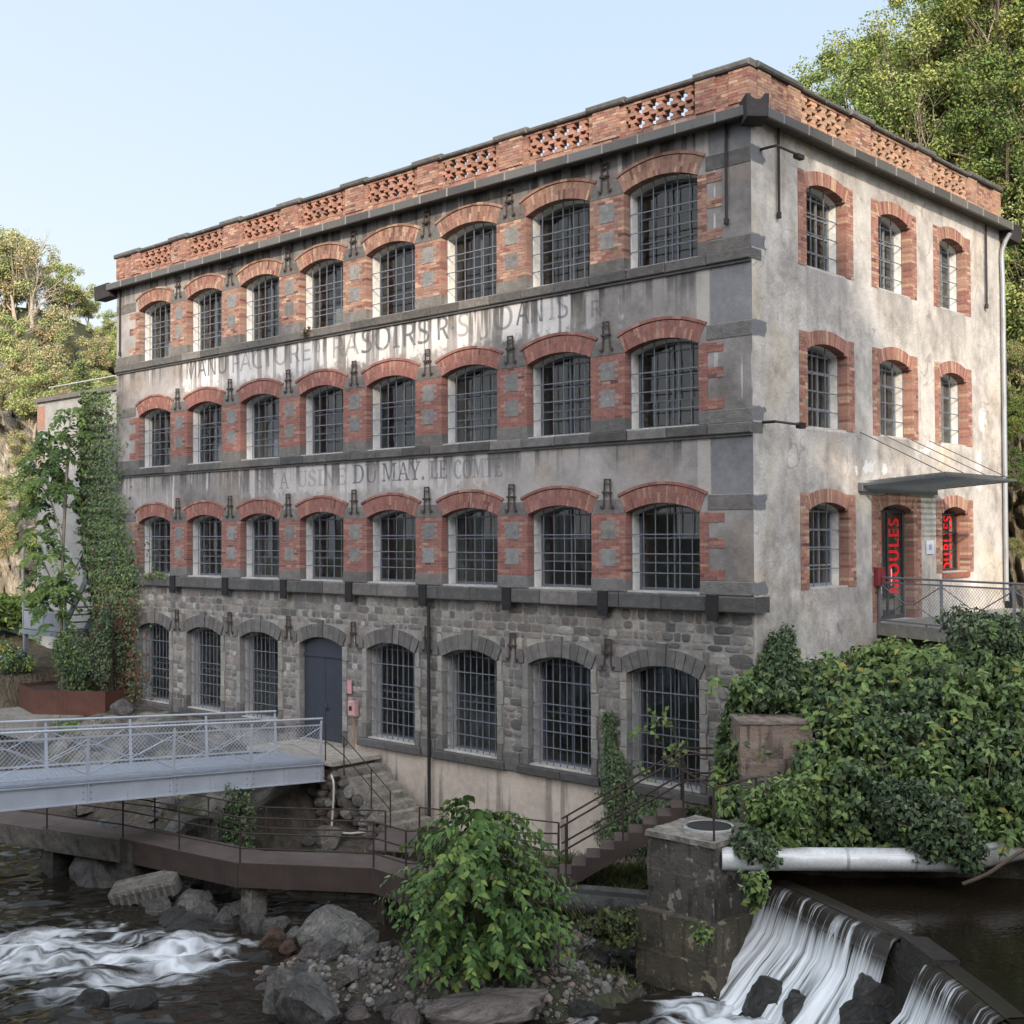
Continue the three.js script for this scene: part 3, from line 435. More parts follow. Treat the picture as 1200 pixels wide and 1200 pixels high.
// ---- ground floor masonry
{
  const R2 = rng(5), stones = [];
  const CS = [rgb(0.29, 0.272, 0.25), rgb(0.235, 0.222, 0.21), rgb(0.40, 0.38, 0.345), rgb(0.195, 0.185, 0.18), rgb(0.29, 0.25, 0.222)];
  const RG = arcR(HWG, RISEG), cyG = YGS + RISEG - RG;
  const ex = (y) => { if (y < YGS - 0.02) return HWG + 0.17; const rr = RG + 0.2, d = y - cyG; let w = d < rr ? Math.sqrt(rr * rr - d * d) : 0; if (y < YGS + 0.3) w = Math.max(w, HWG + 0.05); return Math.min(w, HWG + 0.2); };
  let y = -0.345, row = 0;
  while (y > -4.28) {
    const hgt = Math.min(0.13 + R2() * 0.2, y + 4.3), yb = y - hgt; row++;
    const cuts = XC.map((xc) => { let m = 0; for (let q = 0; q <= 4; q++) m = Math.max(m, ex(lerp(yb, y, q / 4))); return [xc - m, xc + m]; }).filter(([a, b]) => b - a > 0.02);
    let x = -L + 0.01; const spans = []; for (const [a, b] of cuts) { if (a > x) spans.push([x, a]); x = Math.max(x, b); } spans.push([x, -0.02]);
    for (const [a, b] of spans) {
      let p = a; while (p < b - 0.05) { let w = 0.16 + R2() * R2() * 0.5; if (b > -0.4 && p > -1.1) w = 0.34 + R2() * 0.24; if (b - p - w < 0.14) w = b - p; if (w > 0.04) stones.push([p, p + w, yb, y]); p += w; }
    }
    y = yb;
  }
  // four shapes of rough-hewn block, unit size
  const shapes = []; for (let s = 0; s < 7; s++) {
    const g = new THREE.BufferGeometry(), n = 4, pos = [], uv = [], idx = [], rr = rng(40 + s);
    for (let j = 0; j <= n; j++) for (let i = 0; i <= n; i++) {
      let u = i / n, v = j / n; const e = Math.min(u, 1 - u, v, 1 - v); const cr = (Math.abs(u - 0.5) > 0.4 && Math.abs(v - 0.5) > 0.4);
      const z = e === 0 ? -0.3 : e < 0.3 ? 0.45 + 0.45 * rr() : 0.55 + 0.6 * rr();
      const sh = cr ? 0.04 * rr() : 0.0; if (e === 0) { u = lerp(u, 0.5, 0.12 * rr() * rr() + sh); v = lerp(v, 0.5, 0.14 * rr() * rr() + sh); } else { u += (rr() - 0.5) * 0.1; v += (rr() - 0.5) * 0.1; }
      pos.push(u - 0.5, v - 0.5, z); uv.push(u * 0.4 + s * 0.13, v * 0.3 + s * 0.21);
    }
    for (let j = 0; j < n; j++) for (let i = 0; i < n; i++) { const a = j * (n + 1) + i, b = a + 1, c = a + n + 1, d = c + 1; if ((i + j) % 2) idx.push(a, b, d, a, d, c); else idx.push(a, b, c, b, d, c); }
    g.setAttribute('position', new THREE.Float32BufferAttribute(pos, 3)); g.setAttribute('uv', new THREE.Float32BufferAttribute(uv, 2)); g.setIndex(idx);
    const f = g.toNonIndexed(); f.computeVertexNormals(); shapes.push(f);
  }
  const mats = CS.flatMap((c) => [0.95, 1.18, 1.42].map((k) => std({ map: scaled(stoneT, 0.5), bumpMap: scaled(stoneB, 0.35), bumpScale: 0.03, vertexColors: false, color: c.clone().multiplyScalar(k) })));
  const order = stones.map((s, i) => [i, (s[1] - s[0]) * (s[3] - s[2]) * (1 + (s[0] + L) / L * 1.2)]).sort((a, b) => b[1] - a[1]).map((a) => a[0]);
  const rest = [];
  order.forEach((si, k) => {
    const [a, b, c, d] = stones[si], g = shapes[Math.floor(R2() * 7)], depth = 0.006 + R2() * 0.02;
    const m = new THREE.Matrix4().compose(new THREE.Vector3((a + b) / 2, (c + d) / 2, 0.004), new THREE.Quaternion().setFromAxisAngle(new THREE.Vector3(0, 0, 1), R2() < 0.5 ? 0 : Math.PI), new THREE.Vector3(b - a - 0.014, d - c - 0.014, depth));
    const ci = Math.floor(R2() * mats.length);
    if (k < 296) { const o = mesh('stone', g, mats[ci], frontWall); o.applyMatrix4(m); }
    else { const h = g.clone(); h.applyMatrix4(m); const cc = mats[ci].color, arr = new Float32Array(h.attributes.position.count * 3); for (let q = 0; q < arr.length; q += 3) { arr[q] = cc.r; arr[q + 1] = cc.g; arr[q + 2] = cc.b; } h.setAttribute('color', new THREE.BufferAttribute(arr, 3)); rest.push(h); }
  });
  if (rest.length) stuff(mesh('rubble_stones', mergeGeometries(rest), M.stone, frontWall));
  // arches of cut basalt, jamb stones, sills
  XC.forEach((xc, i) => {
    const n = 9, a0 = Math.acos(HWG / RG), a1 = Math.PI - a0;
    for (let k = 0; k < n; k++) {
      const t0 = a0 + (a1 - a0) * (k / n) + 0.004, t1 = a0 + (a1 - a0) * ((k + 1) / n) - 0.004, key = k === (n - 1) / 2, ro = RG + (key ? 0.47 : 0.36), P = (r, t, z) => [xc + r * Math.cos(t), cyG + r * Math.sin(t), z], zf = 0.05 + (key ? 0.03 : 0) + (R2() - 0.5) * 0.01;
      mesh('voussoir', new MB().hexa([P(RG - 0.005, t1, zf), P(RG - 0.005, t0, zf), P(RG - 0.005, t0, -0.3), P(RG - 0.005, t1, -0.3), P(ro, t1, zf), P(ro, t0, zf), P(ro, t0, -0.02), P(ro, t1, -0.02)], jit(C_BASALT2, R2, 0.22), 'k'), M.stone, frontWall);
    }
    for (const s of [-1, 1]) {
      const xa = xc + s * HWG, x2 = xc + s * (HWG + 0.42); mesh('springer', new MB().bev(Math.min(xa, x2) + (s < 0 ? 0.004 : 0.15), Math.max(xa, x2) - (s < 0 ? 0.15 : 0.004), YGS + 0.01, YGS + 0.33, -0.02, 0.045, 0.01, jit(C_BASALT2, R2, 0.15)), M.stone, frontWall);
      let yy = i === 3 ? -4.4 : YG; const base = i === 3; let q = 0;
      while (yy < YGS - 0.05) { let hh = q === 0 ? 0.38 : 0.34 + R2() * 0.25; if (YGS - yy - hh < 0.2) hh = YGS - yy; const wid = 0.15 + (q % 2) * 0.045 + R2() * 0.02, dark = q === 0; const x0 = s < 0 ? xa - wid : xa - 0.004, x1 = s < 0 ? xa + 0.004 : xa + wid; mesh('jamb_stone', new MB().bev(x0, x1, yy + 0.005, yy + hh - 0.005, -0.3, 0.045 + R2() * 0.012, 0.012, jit(dark ? C_BASALT2 : rgb(0.33, 0.315, 0.29), R2, 0.2)), M.stone, frontWall); yy += hh; q++; }
    }
    if (i !== 3) { let x = xc - HWG - 0.3; for (let k = 0; k < 2; k++) { const x1 = k ? xc + HWG + 0.28 : xc - 0.35 + R2() * 0.7; mesh('window_sill', new MB().bev(x + 0.004, x1 - 0.004, YG - 0.2, YG + 0.002, -0.3, 0.14, 0.02, jit(C_BASALT, R2, 0.25), ''), M.stone, frontWall); x = x1; } }
  });
  for (let i = 1; i < 8; i++) { const x0 = XC[i - 1] + HWG + 0.27, x1 = XC[i] - HWG - 0.27; if (i === 4 || i === 3) continue; mesh('base_block', new MB().bev(x0, x1, -4.29, -3.86, -0.02, 0.075, 0.012, jit(C_BASALT2, R2, 0.15)), M.stone, factory); }
}
// ---- grey double door of the ground floor
{
  const d = part('door', factory); d.position.set(XC[3], -4.42, -0.16); const c = rgb(0.032, 0.038, 0.056), H = 2.3;
  for (const s of [-1, 1]) { const m = new MB().bev(s < 0 ? -0.94 : 0.006, s < 0 ? -0.006 : 0.94, 0.02, H, -0.03, 0.03, 0.006, c, ''); mesh('door_leaf', m, M.paint, d); }
  mesh('transom', new MB().bev(-0.945, 0.945, H + 0.004, H + 0.1, -0.05, 0.06, 0.01, c, ''), M.paint, d);
  const s = new THREE.Shape(archTop(0.945, H + 0.1, YGS + 4.42, RISEG - 0.005).getPoints()); const g = new THREE.ExtrudeGeometry(s, { depth: 0.04, bevelEnabled: false }); g.translate(0, 0, -0.02); const col = new Float32Array(g.attributes.position.count * 3); for (let i = 0; i < col.length; i += 3) { col[i] = c.r; col[i + 1] = c.g; col[i + 2] = c.b; } g.setAttribute('color', new THREE.BufferAttribute(col, 3)); mesh('fanlight_panel', g, M.paint, d);
  mesh('door_handle', new MB().bar([0.1, 1.0, 0.03], [0.1, 1.0, 0.09], 0.014, C_BASALT).bar([0.1, 0.93, 0.09], [0.1, 1.1, 0.09], 0.014, C_BASALT).box(0.05, 0.14, 0.86, 0.92, 0.031, 0.05, rgb(0.02, 0.02, 0.02)), M.iron, d);
  mesh('threshold', new MB().box(-0.95, 0.95, -0.05, 0.015, -0.3, 0.2, rgb(0.4, 0.37, 0.33)), M.stone, d);
}
// ---- cornice, gutter, parapet
{
  const P = 0.38;
  const soff = new MB().box(-L - 0.12, P - 0.06, 9.6, 9.685, -0.02, P - 0.06, rgb(0.16, 0.15, 0.14)).build(); mesh('cornice', soff, M.stone, factory);
  const soff2 = new MB().box(0.02, DEP + 0.1, 9.603, 9.688, -0.02, P - 0.06, rgb(0.16, 0.15, 0.14)).build(); soff2.applyMatrix4(SIDE); mesh('cornice', soff2, M.stone, factory);
  const fascia = (n, len, x0, side) => { const step = len / n; for (let k = 0; k < n; k++) { const a = x0 + k * step, b = a + step; const c = jit(k % 3 ? rgb(0.1, 0.096, 0.092) : rgb(0.13, 0.123, 0.116), R1, 0.3), m = new MB(); m.bev(a + 0.004, b - 0.004, 9.55, 9.77, P - 0.055, P + (R1() - 0.5) * 0.008, 0.02, c, ''); m.box(b - 0.02, b + 0.02, 9.562, 9.765, P - 0.02, P + 0.012, rgb(0.26, 0.25, 0.24)); const g = m.build(); if (side) g.applyMatrix4(SIDE); mesh('gutter_section', g, M.steel, factory); } };
  fascia(26, L + P + 0.05, -L - 0.05, false); fascia(13, DEP + P - 0.1, -P + 0.02, true);
  const gb = new MB().box(-L, 0.0, 9.69, 9.75, -0.1, P - 0.06, rgb(0.07, 0.065, 0.06)).build(); mesh('gutter_bed', gb, M.steel, factory);
  const gb2 = new MB().box(0.05, DEP, 9.692, 9.752, -0.1, P - 0.06, rgb(0.07, 0.065, 0.06)).build(); gb2.applyMatrix4(SIDE); mesh('gutter_bed', gb2, M.steel, factory);
  // half-round spouts at both ends
  const spout = (pos, dir, len, tilt) => { // square block with a half-round channel
    const sh = new THREE.Shape(); sh.moveTo(-0.2, -0.42); sh.lineTo(0.2, -0.42); sh.lineTo(0.22, 0.02); sh.lineTo(0.15, 0.02); for (let k = 0; k <= 12; k++) sh.lineTo(0.15 * Math.cos(-Math.PI * k / 12), 0.02 + 0.11 * Math.sin(-Math.PI * k / 12)); sh.lineTo(-0.22, 0.02); sh.closePath();
    const g = new THREE.ExtrudeGeometry(sh, { depth: len, bevelEnabled: true, bevelSize: 0.01, bevelThickness: 0.01, bevelSegments: 1 }); g.translate(0, 0, -len / 2); const o = mesh('gutter_spout', new MB().geo(g, rgb(0.045, 0.043, 0.043)), M.iron, factory); o.position.set(...pos); o.rotation.set(0, dir, 0); o.rotateX(tilt); };
  spout([0.22, 9.86, 0.22], Math.PI / 4, 0.6, 0.0); spout([-L - 0.45, 9.78, 0.12], -Math.PI / 2, 0.95, 0.03); spout([0.12, 9.74, -DEP - 0.3], Math.PI, 0.7, 0.02);
  // parapet
  const parapet = part('parapet', factory);
  let C1 = rgb(0.37, 0.19, 0.135); tone = rgb(0.355, 0.195, 0.14);
  const run = (len, panels, side, x0) => {
    const put = (mb, name, mat, st) => { const g = mb.build(); if (side) g.applyMatrix4(SIDE); const m = mesh(name, g, mat, parapet); if (st) stuff(m); return m; };
    const TH = 0.24;
    const base = new MB(); courses(base, x0, x0 + len, 9.76, 9.98, 0.0, TH, TH, { soot: 0.2 }); put(base, 'brick_base', M.brick, true);
    let prev = x0; const peds = []; for (const [a, b] of panels) { peds.push([prev, a]); prev = b; } peds.push([prev, x0 + len]);
    for (const [a, b] of peds) {
      const mb = new MB(), w = b - a;
      if (w < 1.3) { courses(mb, a, a + 0.14, 9.982, 10.67, -0.02, TH, TH, { soot: 0.16 }); courses(mb, b - 0.14, b, 9.982, 10.67, -0.02, TH, TH, { soot: 0.05 }); courses(mb, a + 0.142, b - 0.142, 9.982, 10.67, 0.03, TH, TH, { soot: 0.12 }); }
      else { courses(mb, a, a + 0.5, 9.982, 10.67, 0.03, TH, TH); courses(mb, a + 0.502, b - 0.502, 9.982, 10.67, -0.015, TH, TH); courses(mb, b - 0.5, b, 9.982, 10.67, 0.03, TH, TH); }
      put(mb, 'brick_pedestal', M.brick, true);
    }
    panels.forEach(([a, b]) => {
      const mb = new MB(), hc = 0.08, y0 = 9.94, cols = 5, pw = (b - a) / cols;
      // two solid courses below, seven of openwork, one above
      courses(mb, a, b, 9.982, y0 + 0.1, -0.03, TH, TH, { soot: 0.05 });
      const gaps = [[1, 0], [2, 0], [1, 0], [0, 1], [1, 0], [2, 0], [1, 0]];
      for (let r = 0; r < 7; r++) {
        const ya = y0 + 0.1 + r * hc, cut = [], [g0, g1] = gaps[r];
        if (g0) for (let k = 0; k <= cols; k++) { const c = a + k * pw, h = g0 === 1 ? 0.078 : 0.145; cut.push([c - h, c + h]); }
        if (g1) for (let k = 0; k < cols; k++) { const c = a + (k + 0.5) * pw; cut.push([c - 0.085, c + 0.085]); }
        let x = a; const sp = []; for (const [p, q] of cut) { if (p > x) sp.push([x, p]); x = Math.max(x, q); } if (x < b) sp.push([x, b]);
        for (const [p, q] of sp) mb.box(p, q, ya + 0.002, ya + hc - 0.003, -TH + 0.02, -0.03 + (R1() - 0.5) * 0.006, jit(C1, R1, 0.25, 0.07));
      }
      courses(mb, a, b, y0 + 0.1 + 7 * hc, 10.67, -0.03, TH, TH, { soot: 0.04 });
      put(mb, 'brick_lattice', M.brick, true);
    });
    // coping
    peds.forEach(([a, b], k) => { const m = new MB(); m.bev(a - 0.03 + (k === 0 ? -0.05 : 0), b + 0.03, 10.673, 10.815, -TH - 0.05, 0.1, 0.035, jit(C_BASALT, R1, 0.2), ''); put(m, 'coping_stone', M.stone); });
    panels.forEach(([a, b]) => { const h = (a + b) / 2; for (const [p, q] of [[a + 0.032, h - 0.004], [h + 0.004, b - 0.032]]) { const m = new MB(); m.bev(p, q, 10.673, 10.775, -TH - 0.03, 0.055, 0.03, jit(C_BASALT, R1, 0.2), ''); put(m, 'coping_stone', M.stone); } });
  };
  run(L - 0.0, XC.map((x) => [x - 0.93, x + 0.93]), false, -L);
  C1 = rgb(0.45, 0.275, 0.18); tone = TAN;
  run(DEP - 0.25, SIDEWIN.map((w) => [w.c - 1.09, w.c + 1.07]), true, 0.25);
  mesh('parapet_back', new MB().box(-L, -L + 0.24, 9.9, 10.67, -DEP, -0.25, C1).box(-L, -0.25, 9.9, 10.3, -DEP, -DEP + 0.24, C1), M.brick, parapet);
}
// ---- tie rods under the cornice, brackets, pipes
{
  const c = rgb(0.04, 0.038, 0.038);
  for (const [a, b] of [[[-0.55, 9.62, 0.06], [-0.55, 7.55, 0.06]], [[-24.62, 9.62, 0.06], [-24.62, 7.35, 0.06]], [[0.07, 9.6, -0.95], [0.07, 7.75, -0.95]], [[0.07, 9.55, -11.6], [0.07, 7.3, -11.6]]]) mesh('tie_rod', new MB().bar(a, b, 0.03, c, 8).bar([b[0], b[1] + 0.12, b[2]], b, 0.05, c, 8), M.iron, factory);
  mesh('lamp_bracket', new MB().bar([0.0, 9.05, -0.35], [0.38, 9.05, -0.35], 0.03, rgb(0.06, 0.06, 0.065), 8).bar([0.38, 9.05, -0.35], [0.38, 9.05, -1.25], 0.028, rgb(0.08, 0.08, 0.085), 8).box(0.32, 0.44, 8.97, 9.06, -1.35, -1.1, c), M.iron, factory);
  mesh('lamp_bracket', new MB().bar([0.0, 3.5, -0.35], [0.3, 3.5, -0.35], 0.03, c, 8).bar([0.3, 3.5, -0.35], [0.3, 3.5, -1.35], 0.026, rgb(0.08, 0.08, 0.085), 8).box(0.24, 0.36, 3.42, 3.54, -1.45, -1.25, c), M.iron, factory);
  mesh('downpipe', new MB().tube([[0.3, 9.5, -DEP + 0.05], [0.2, 9.35, -DEP + 0.05], [0.1, 9.1, -DEP + 0.1], [0.1, 8, -DEP + 0.1], [0.1, 3, -DEP + 0.1], [0.1, -0.6, -DEP + 0.1]], 0.065, rgb(0.3, 0.32, 0.34), 40, 10), M.steel, factory);
  mesh('drainpipe', new MB().tube([[-9.35, -0.5, 0.14], [-9.35, -3, 0.14], [-9.35, -5.6, 0.14], [-9.35, -5.9, 0.16], [-9.5, -5.98, 0.2], [-9.8, -5.95, 0.22]], 0.045, rgb(0.022, 0.02, 0.02), 40, 8), M.steel, factory);
  mesh('alarm_box', new MB().bev(-12.45, -12.18, -3.55, -3.15, 0.05, 0.22, 0.03, rgb(0.5, 0.28, 0.29), '').bev(-12.37, -12.26, -3.4, -3.28, 0.22, 0.24, 0.01, rgb(0.02, 0.02, 0.02), ''), M.paint, factory);
  mesh('notice', new MB().box(-12.62, -12.44, -2.98, -2.62, 0.07, 0.08, rgb(0.55, 0.26, 0.3)), M.paint, factory);
  mesh('conduit', new MB().bar([-12.3, -3.56, 0.1], [-12.3, -4.5, 0.1], 0.02, rgb(0.4, 0.2, 0.08)), M.paint, factory);
  mesh('wall_plaque', new MB().box(0.016, 0.036, 0.74, 1.08, -8.24, -7.82, rgb(0.55, 0.58, 0.68)).box(0.036, 0.039, 0.84, 0.98, -8.1, -7.95, rgb(0.25, 0.3, 0.5)), M.paint, factory);
}
// ---- side entrance: glazed door, red vinyl lettering, canopy
function lettering(text, w, h, fs, back) {
  const c = document.createElement('canvas'); c.width = Math.round(h * 256); c.height = Math.round(w * 256); const g = c.getContext('2d'); g.clearRect(0, 0, c.width, c.height);
  g.fillStyle = '#e8121f'; g.font = 'bold 100px sans-serif'; const m = g.measureText(text).width; g.save(); g.scale(c.width / m * 0.98, c.height / 76); g.fillText(text, 0, 74); g.restore();
  g.globalCompositeOperation = 'destination-out'; for (let k = 0; k < c.width; k += 22) g.fillRect(k, 0, 1.6, c.height); g.fillRect(0, c.height * 0.48, c.width, 3);
  const t = new THREE.CanvasTexture(c); t.colorSpace = THREE.SRGBColorSpace; t.magFilter = THREE.LinearFilter;
  const p = new THREE.PlaneGeometry(h, w); p.rotateZ(Math.PI / 2);
  return [p, new THREE.MeshStandardMaterial({ map: t, transparent: true, alphaTest: 0.4, roughness: 0.6, side: THREE.DoubleSide })];
}
{
  const d = part('entrance_door', factory); d.position.set(-0.26, SD.y, -SD.c); d.rotation.y = Math.PI / 2; const c = rgb(0.035, 0.037, 0.042), H = SD.s - SD.y;
  const f = new MB(); for (const x of [-0.83, -0.02, 0.79]) f.bev(x, x + 0.06, 0.0, H + 0.06, -0.03, 0.03, 0.008, c, ''); f.bev(-0.77, 0.79, 0.0, 0.1, -0.025, 0.025, 0.006, c, ''); f.bev(-0.77, 0.79, H - 0.03, H + 0.03, -0.025, 0.025, 0.006, c, ''); mesh('frame', f, M.paint, d);
  for (const x of [-0.4, 0.4]) { const p = mesh('pane', new THREE.PlaneGeometry(0.73, H - 0.14), M.glass, d); p.position.set(x, H / 2 + 0.04, 0.0); }
  let [g, m] = lettering('MOULES', 0.58, 1.9, 0, 0); let o = mesh('lettering', g, m, d); o.position.set(0.32, 1.52, 0.012);
  [g, m] = lettering('LES', 0.42, 0.9, 0, 0); o = mesh('lettering', g, m, d); o.position.set(-0.5, 1.95, 0.012);
  mesh('notice', new MB().box(-0.62, -0.3, 1.12, 1.55, 0.012, 0.018, rgb(0.05, 0.08, 0.25)).box(-0.6, -0.32, 0.62, 1.02, 0.012, 0.018, rgb(0.6, 0.62, 0.55)).box(-0.58, -0.34, 1.42, 1.5, 0.018, 0.021, rgb(0.6, 0.62, 0.66)), M.paint, d);
  mesh('door_handle', new MB().bar([0.05, 1.0, 0.03], [0.05, 1.0, 0.08], 0.012).bar([0.05, 0.8, 0.08], [0.05, 1.2, 0.08], 0.014), M.steel, d);
  [g, m] = lettering('OUBLIES', 0.52, 1.5, 0, 0); o = mesh('window_lettering', g, m, factory); o.rotation.y = Math.PI / 2; o.position.set(-0.285, 1.0, -SIDEWIN[2].c - 0.18);
  [g, m] = lettering('M', 0.34, 0.34, 0, 0); o = mesh('window_lettering', g, m, factory); o.rotation.y = Math.PI / 2; o.position.set(-0.285, 1.25, -SIDEWIN[2].c + 0.5);
  const blk = new MB().box(-2.6, -2.58, -0.75, 2.3, -11.5, -4.6, rgb(0.22, 0.21, 0.2)); mesh('inner_wall', blk, M.plaster, factory);
  mesh('letter_box', new MB().bev(-0.16, 0.16, 0, 0.42, 0, 0.12, 0.015, rgb(0.2, 0.02, 0.03), ''), M.paint, factory).position.set(0, 0, 0);
  factory.children[factory.children.length - 1].rotation.y = Math.PI / 2; factory.children[factory.children.length - 1].position.set(0.03, 0.05, -5.22);
  // canopy
  const k = part('canopy', factory), cc = rgb(0.11, 0.115, 0.125);
  mesh('wall_beam', new MB().bev(0.003, 0.12, 2.2, 2.4, -8.3, -4.36, 0.01, cc, ''), M.steel, k);
  mesh('edge_beam', new MB().flat([0.12, 2.36, -4.4], [2.05, 2.5, -4.4], 0.06, 0.05, cc).flat([0.12, 2.36, -8.26], [2.05, 2.5, -8.26], 0.06, 0.05, cc).flat([2.05, 2.5, -4.37], [2.05, 2.5, -8.29], 0.05, 0.05, cc), M.steel, k);
  for (let q = 0; q < 7; q++) { const x = 0.35 + q * 0.25; mesh('purlin', new MB().flat([x, 2.36 + x * 0.07, -4.44], [x, 2.36 + x * 0.07, -8.22], 0.04, 0.04, cc), M.steel, k); }
  mesh('roof_sheet', new MB().hexa([[0.12, 2.425, -4.4], [2.05, 2.565, -4.4], [2.05, 2.565, -8.26], [0.12, 2.425, -8.26], [0.12, 2.435, -4.4], [2.05, 2.575, -4.4], [2.05, 2.575, -8.26], [0.12, 2.435, -8.26]], rgb(0.25, 0.26, 0.27)), M.glass, k);
  for (const z of [-4.5, -5.7, -6.9, -8.1]) mesh('tie_rod', new MB().bar([0.0, 3.55, z], [1.9, 2.58, z], 0.011, cc, 5), M.iron, k);
}

// ================================================================ the land
const FH = new THREE.Vector3(-Math.sin(YAW), 0, -Math.cos(YAW)), RH = new THREE.Vector3(Math.cos(YAW), 0, -Math.sin(YAW));
const ab = (x, z) => [(x - EYE.x) * FH.x + (z - EYE.z) * FH.z, (x - EYE.x) * RH.x + (z - EYE.z) * RH.z];
const fromAB = (a, b) => [EYE.x + a * FH.x + b * RH.x, EYE.z + a * FH.z + b * RH.z];
const sw = (x, z) => [x * Math.sin(SUN_AZ) + z * Math.cos(SUN_AZ), x * Math.cos(SUN_AZ) - z * Math.sin(SUN_AZ)];
const fromSW = (s, w) => [s * Math.sin(SUN_AZ) + w * Math.cos(SUN_AZ), s * Math.cos(SUN_AZ) - w * Math.sin(SUN_AZ)];
const ridge = (w) => Math.max(0, (w < -2.2 ? lerp(20.0, 27.0, clamp((-w - 2.2) / 16)) : w < 3 ? 20.5 : lerp(18.5, 15, clamp((w - 3) / 6))) * sstep(-40, -24, w) * sstep(24, 11, w));
function landH(x, z) {
  const [a, b] = ab(x, z), [s, w] = sw(x, z);
  const n = (fbm(x * 0.09 + 40, z * 0.09 + 40, 4) - 0.5) * 3;
  let y = -9.2;
  // the near bank where the photographer stands, and the wooded slope behind
  const bank = Math.max(sstep(3.3, 2.5, a), sstep(15.2, 16.6, z) * sstep(-5, -7, x) * sstep(-60, -40, x));
  y = lerp(y, -0.5 + n * 0.1 - (z > 15 && x < -6 ? 3.0 * sstep(12, 20, a) : 0), bank);
  if (s > 24) y = Math.max(y, lerp(-0.5, ridge(w), sstep(27, 46, s)) + n * 0.4 * sstep(27, 34, s) - 0.08 * Math.max(0, s - 47));
  // ground under and behind the factory
  if (z < 0) y = Math.max(y, -7.6);
  const right = sstep(-13.6, -15.5, z); y = lerp(y, -1.0, Math.max(sstep(4.6, 7.5, x) * sstep(-1.5, -5, z), right * sstep(-26, -24, x)));
  // hill close behind on the right
  const hr = sstep(-14.2, -30, z) * sstep(-30, -6, x); y += hr * 21 + hr * n * 0.8;
  // valley floor and hillside on the left
  if (a > 36 && b < 0) { const f = sstep(-25.6, -28, x) * sstep(36, 41, a); y = lerp(y, lerp(-3.6, -2.0, sstep(40, 56, a)), f * (1 - hr)); y += sstep(60, 104, a) * sstep(10, -34, b) * (17 + n) * sstep(-30, -36, x) * (1 + 0.3 * sstep(-28, -40, b)); }
  return y;
}
{
  const g = new THREE.BufferGeometry(), pos = [], uv = [], idx = [], col = [];
  const xs = [], zs = []; for (let x = -190; x <= 150; x += (x > -60 && x < 60 ? 1.5 : 6)) xs.push(x); for (let z = -190; z <= 150; z += (z > -60 && z < 70 ? 1.5 : 6)) zs.push(z);
  for (const z of zs) for (const x of xs) { const y = landH(x, z); pos.push(x, y, z); uv.push(x, z); const k = 0.7 + 0.6 * fbm(x * 0.4, z * 0.4, 3), gr = fbm(x * 0.15 + 9, z * 0.15, 3); const c = gr > 0.5 ? [0.075 * k, 0.085 * k, 0.035 * k] : [0.12 * k, 0.1 * k, 0.065 * k]; col.push(...c); }
  const n = xs.length; for (let j = 0; j < zs.length - 1; j++) for (let i = 0; i < n - 1; i++) { const p = j * n + i; idx.push(p, p + n, p + 1, p + 1, p + n, p + n + 1); }
  g.setAttribute('position', new THREE.Float32BufferAttribute(pos, 3)); g.setAttribute('uv', new THREE.Float32BufferAttribute(uv, 2)); g.setAttribute('color', new THREE.Float32BufferAttribute(col, 3)); g.setIndex(idx); g.computeVertexNormals();
  struct('terrain', g, std({ map: scaled(rockT, 3), bumpMap: scaled(rockT, 2), bumpScale: 0.15 }));
}
// bank between the factory and the river
const WATER = -6.8;
function bankH(x, z) {
  const left = sstep(-11.6, -12.6, x);
  const top = lerp(-6.0, lerp(-4.75, -4.35, sstep(-17, -22, x)), left) + (fbm(x * 0.8, z * 0.8 + 3, 4) - 0.5) * 0.5;
  const z0 = lerp(1.6, 0.7, left), z1 = lerp(4.6, 6.6, left);
  let y = lerp(top, -7.6, sstep(z0, z1, z + (fbm(x * 0.6 + 8, z * 0.6, 3) - 0.5) * 1.2));
  const d = Math.hypot((x + 2.6 + (z - 6) * 0.25) / 4.0, (z - 6.0 + (x + 2.6) * 0.45) / 2.3); y = Math.max(y, lerp(-7.6, -6.25, sstep(1.15, 0.25, d + (fbm(x, z, 3) - 0.5) * 0.35)));
  y += (fbm(x * 3, z * 3, 3) - 0.5) * 0.14;
  if (x > 0.2) y = lerp(y, -7.8, sstep(0.2, 1.2, x) * sstep(1.0, 2.5, z)); 
  return y;
}
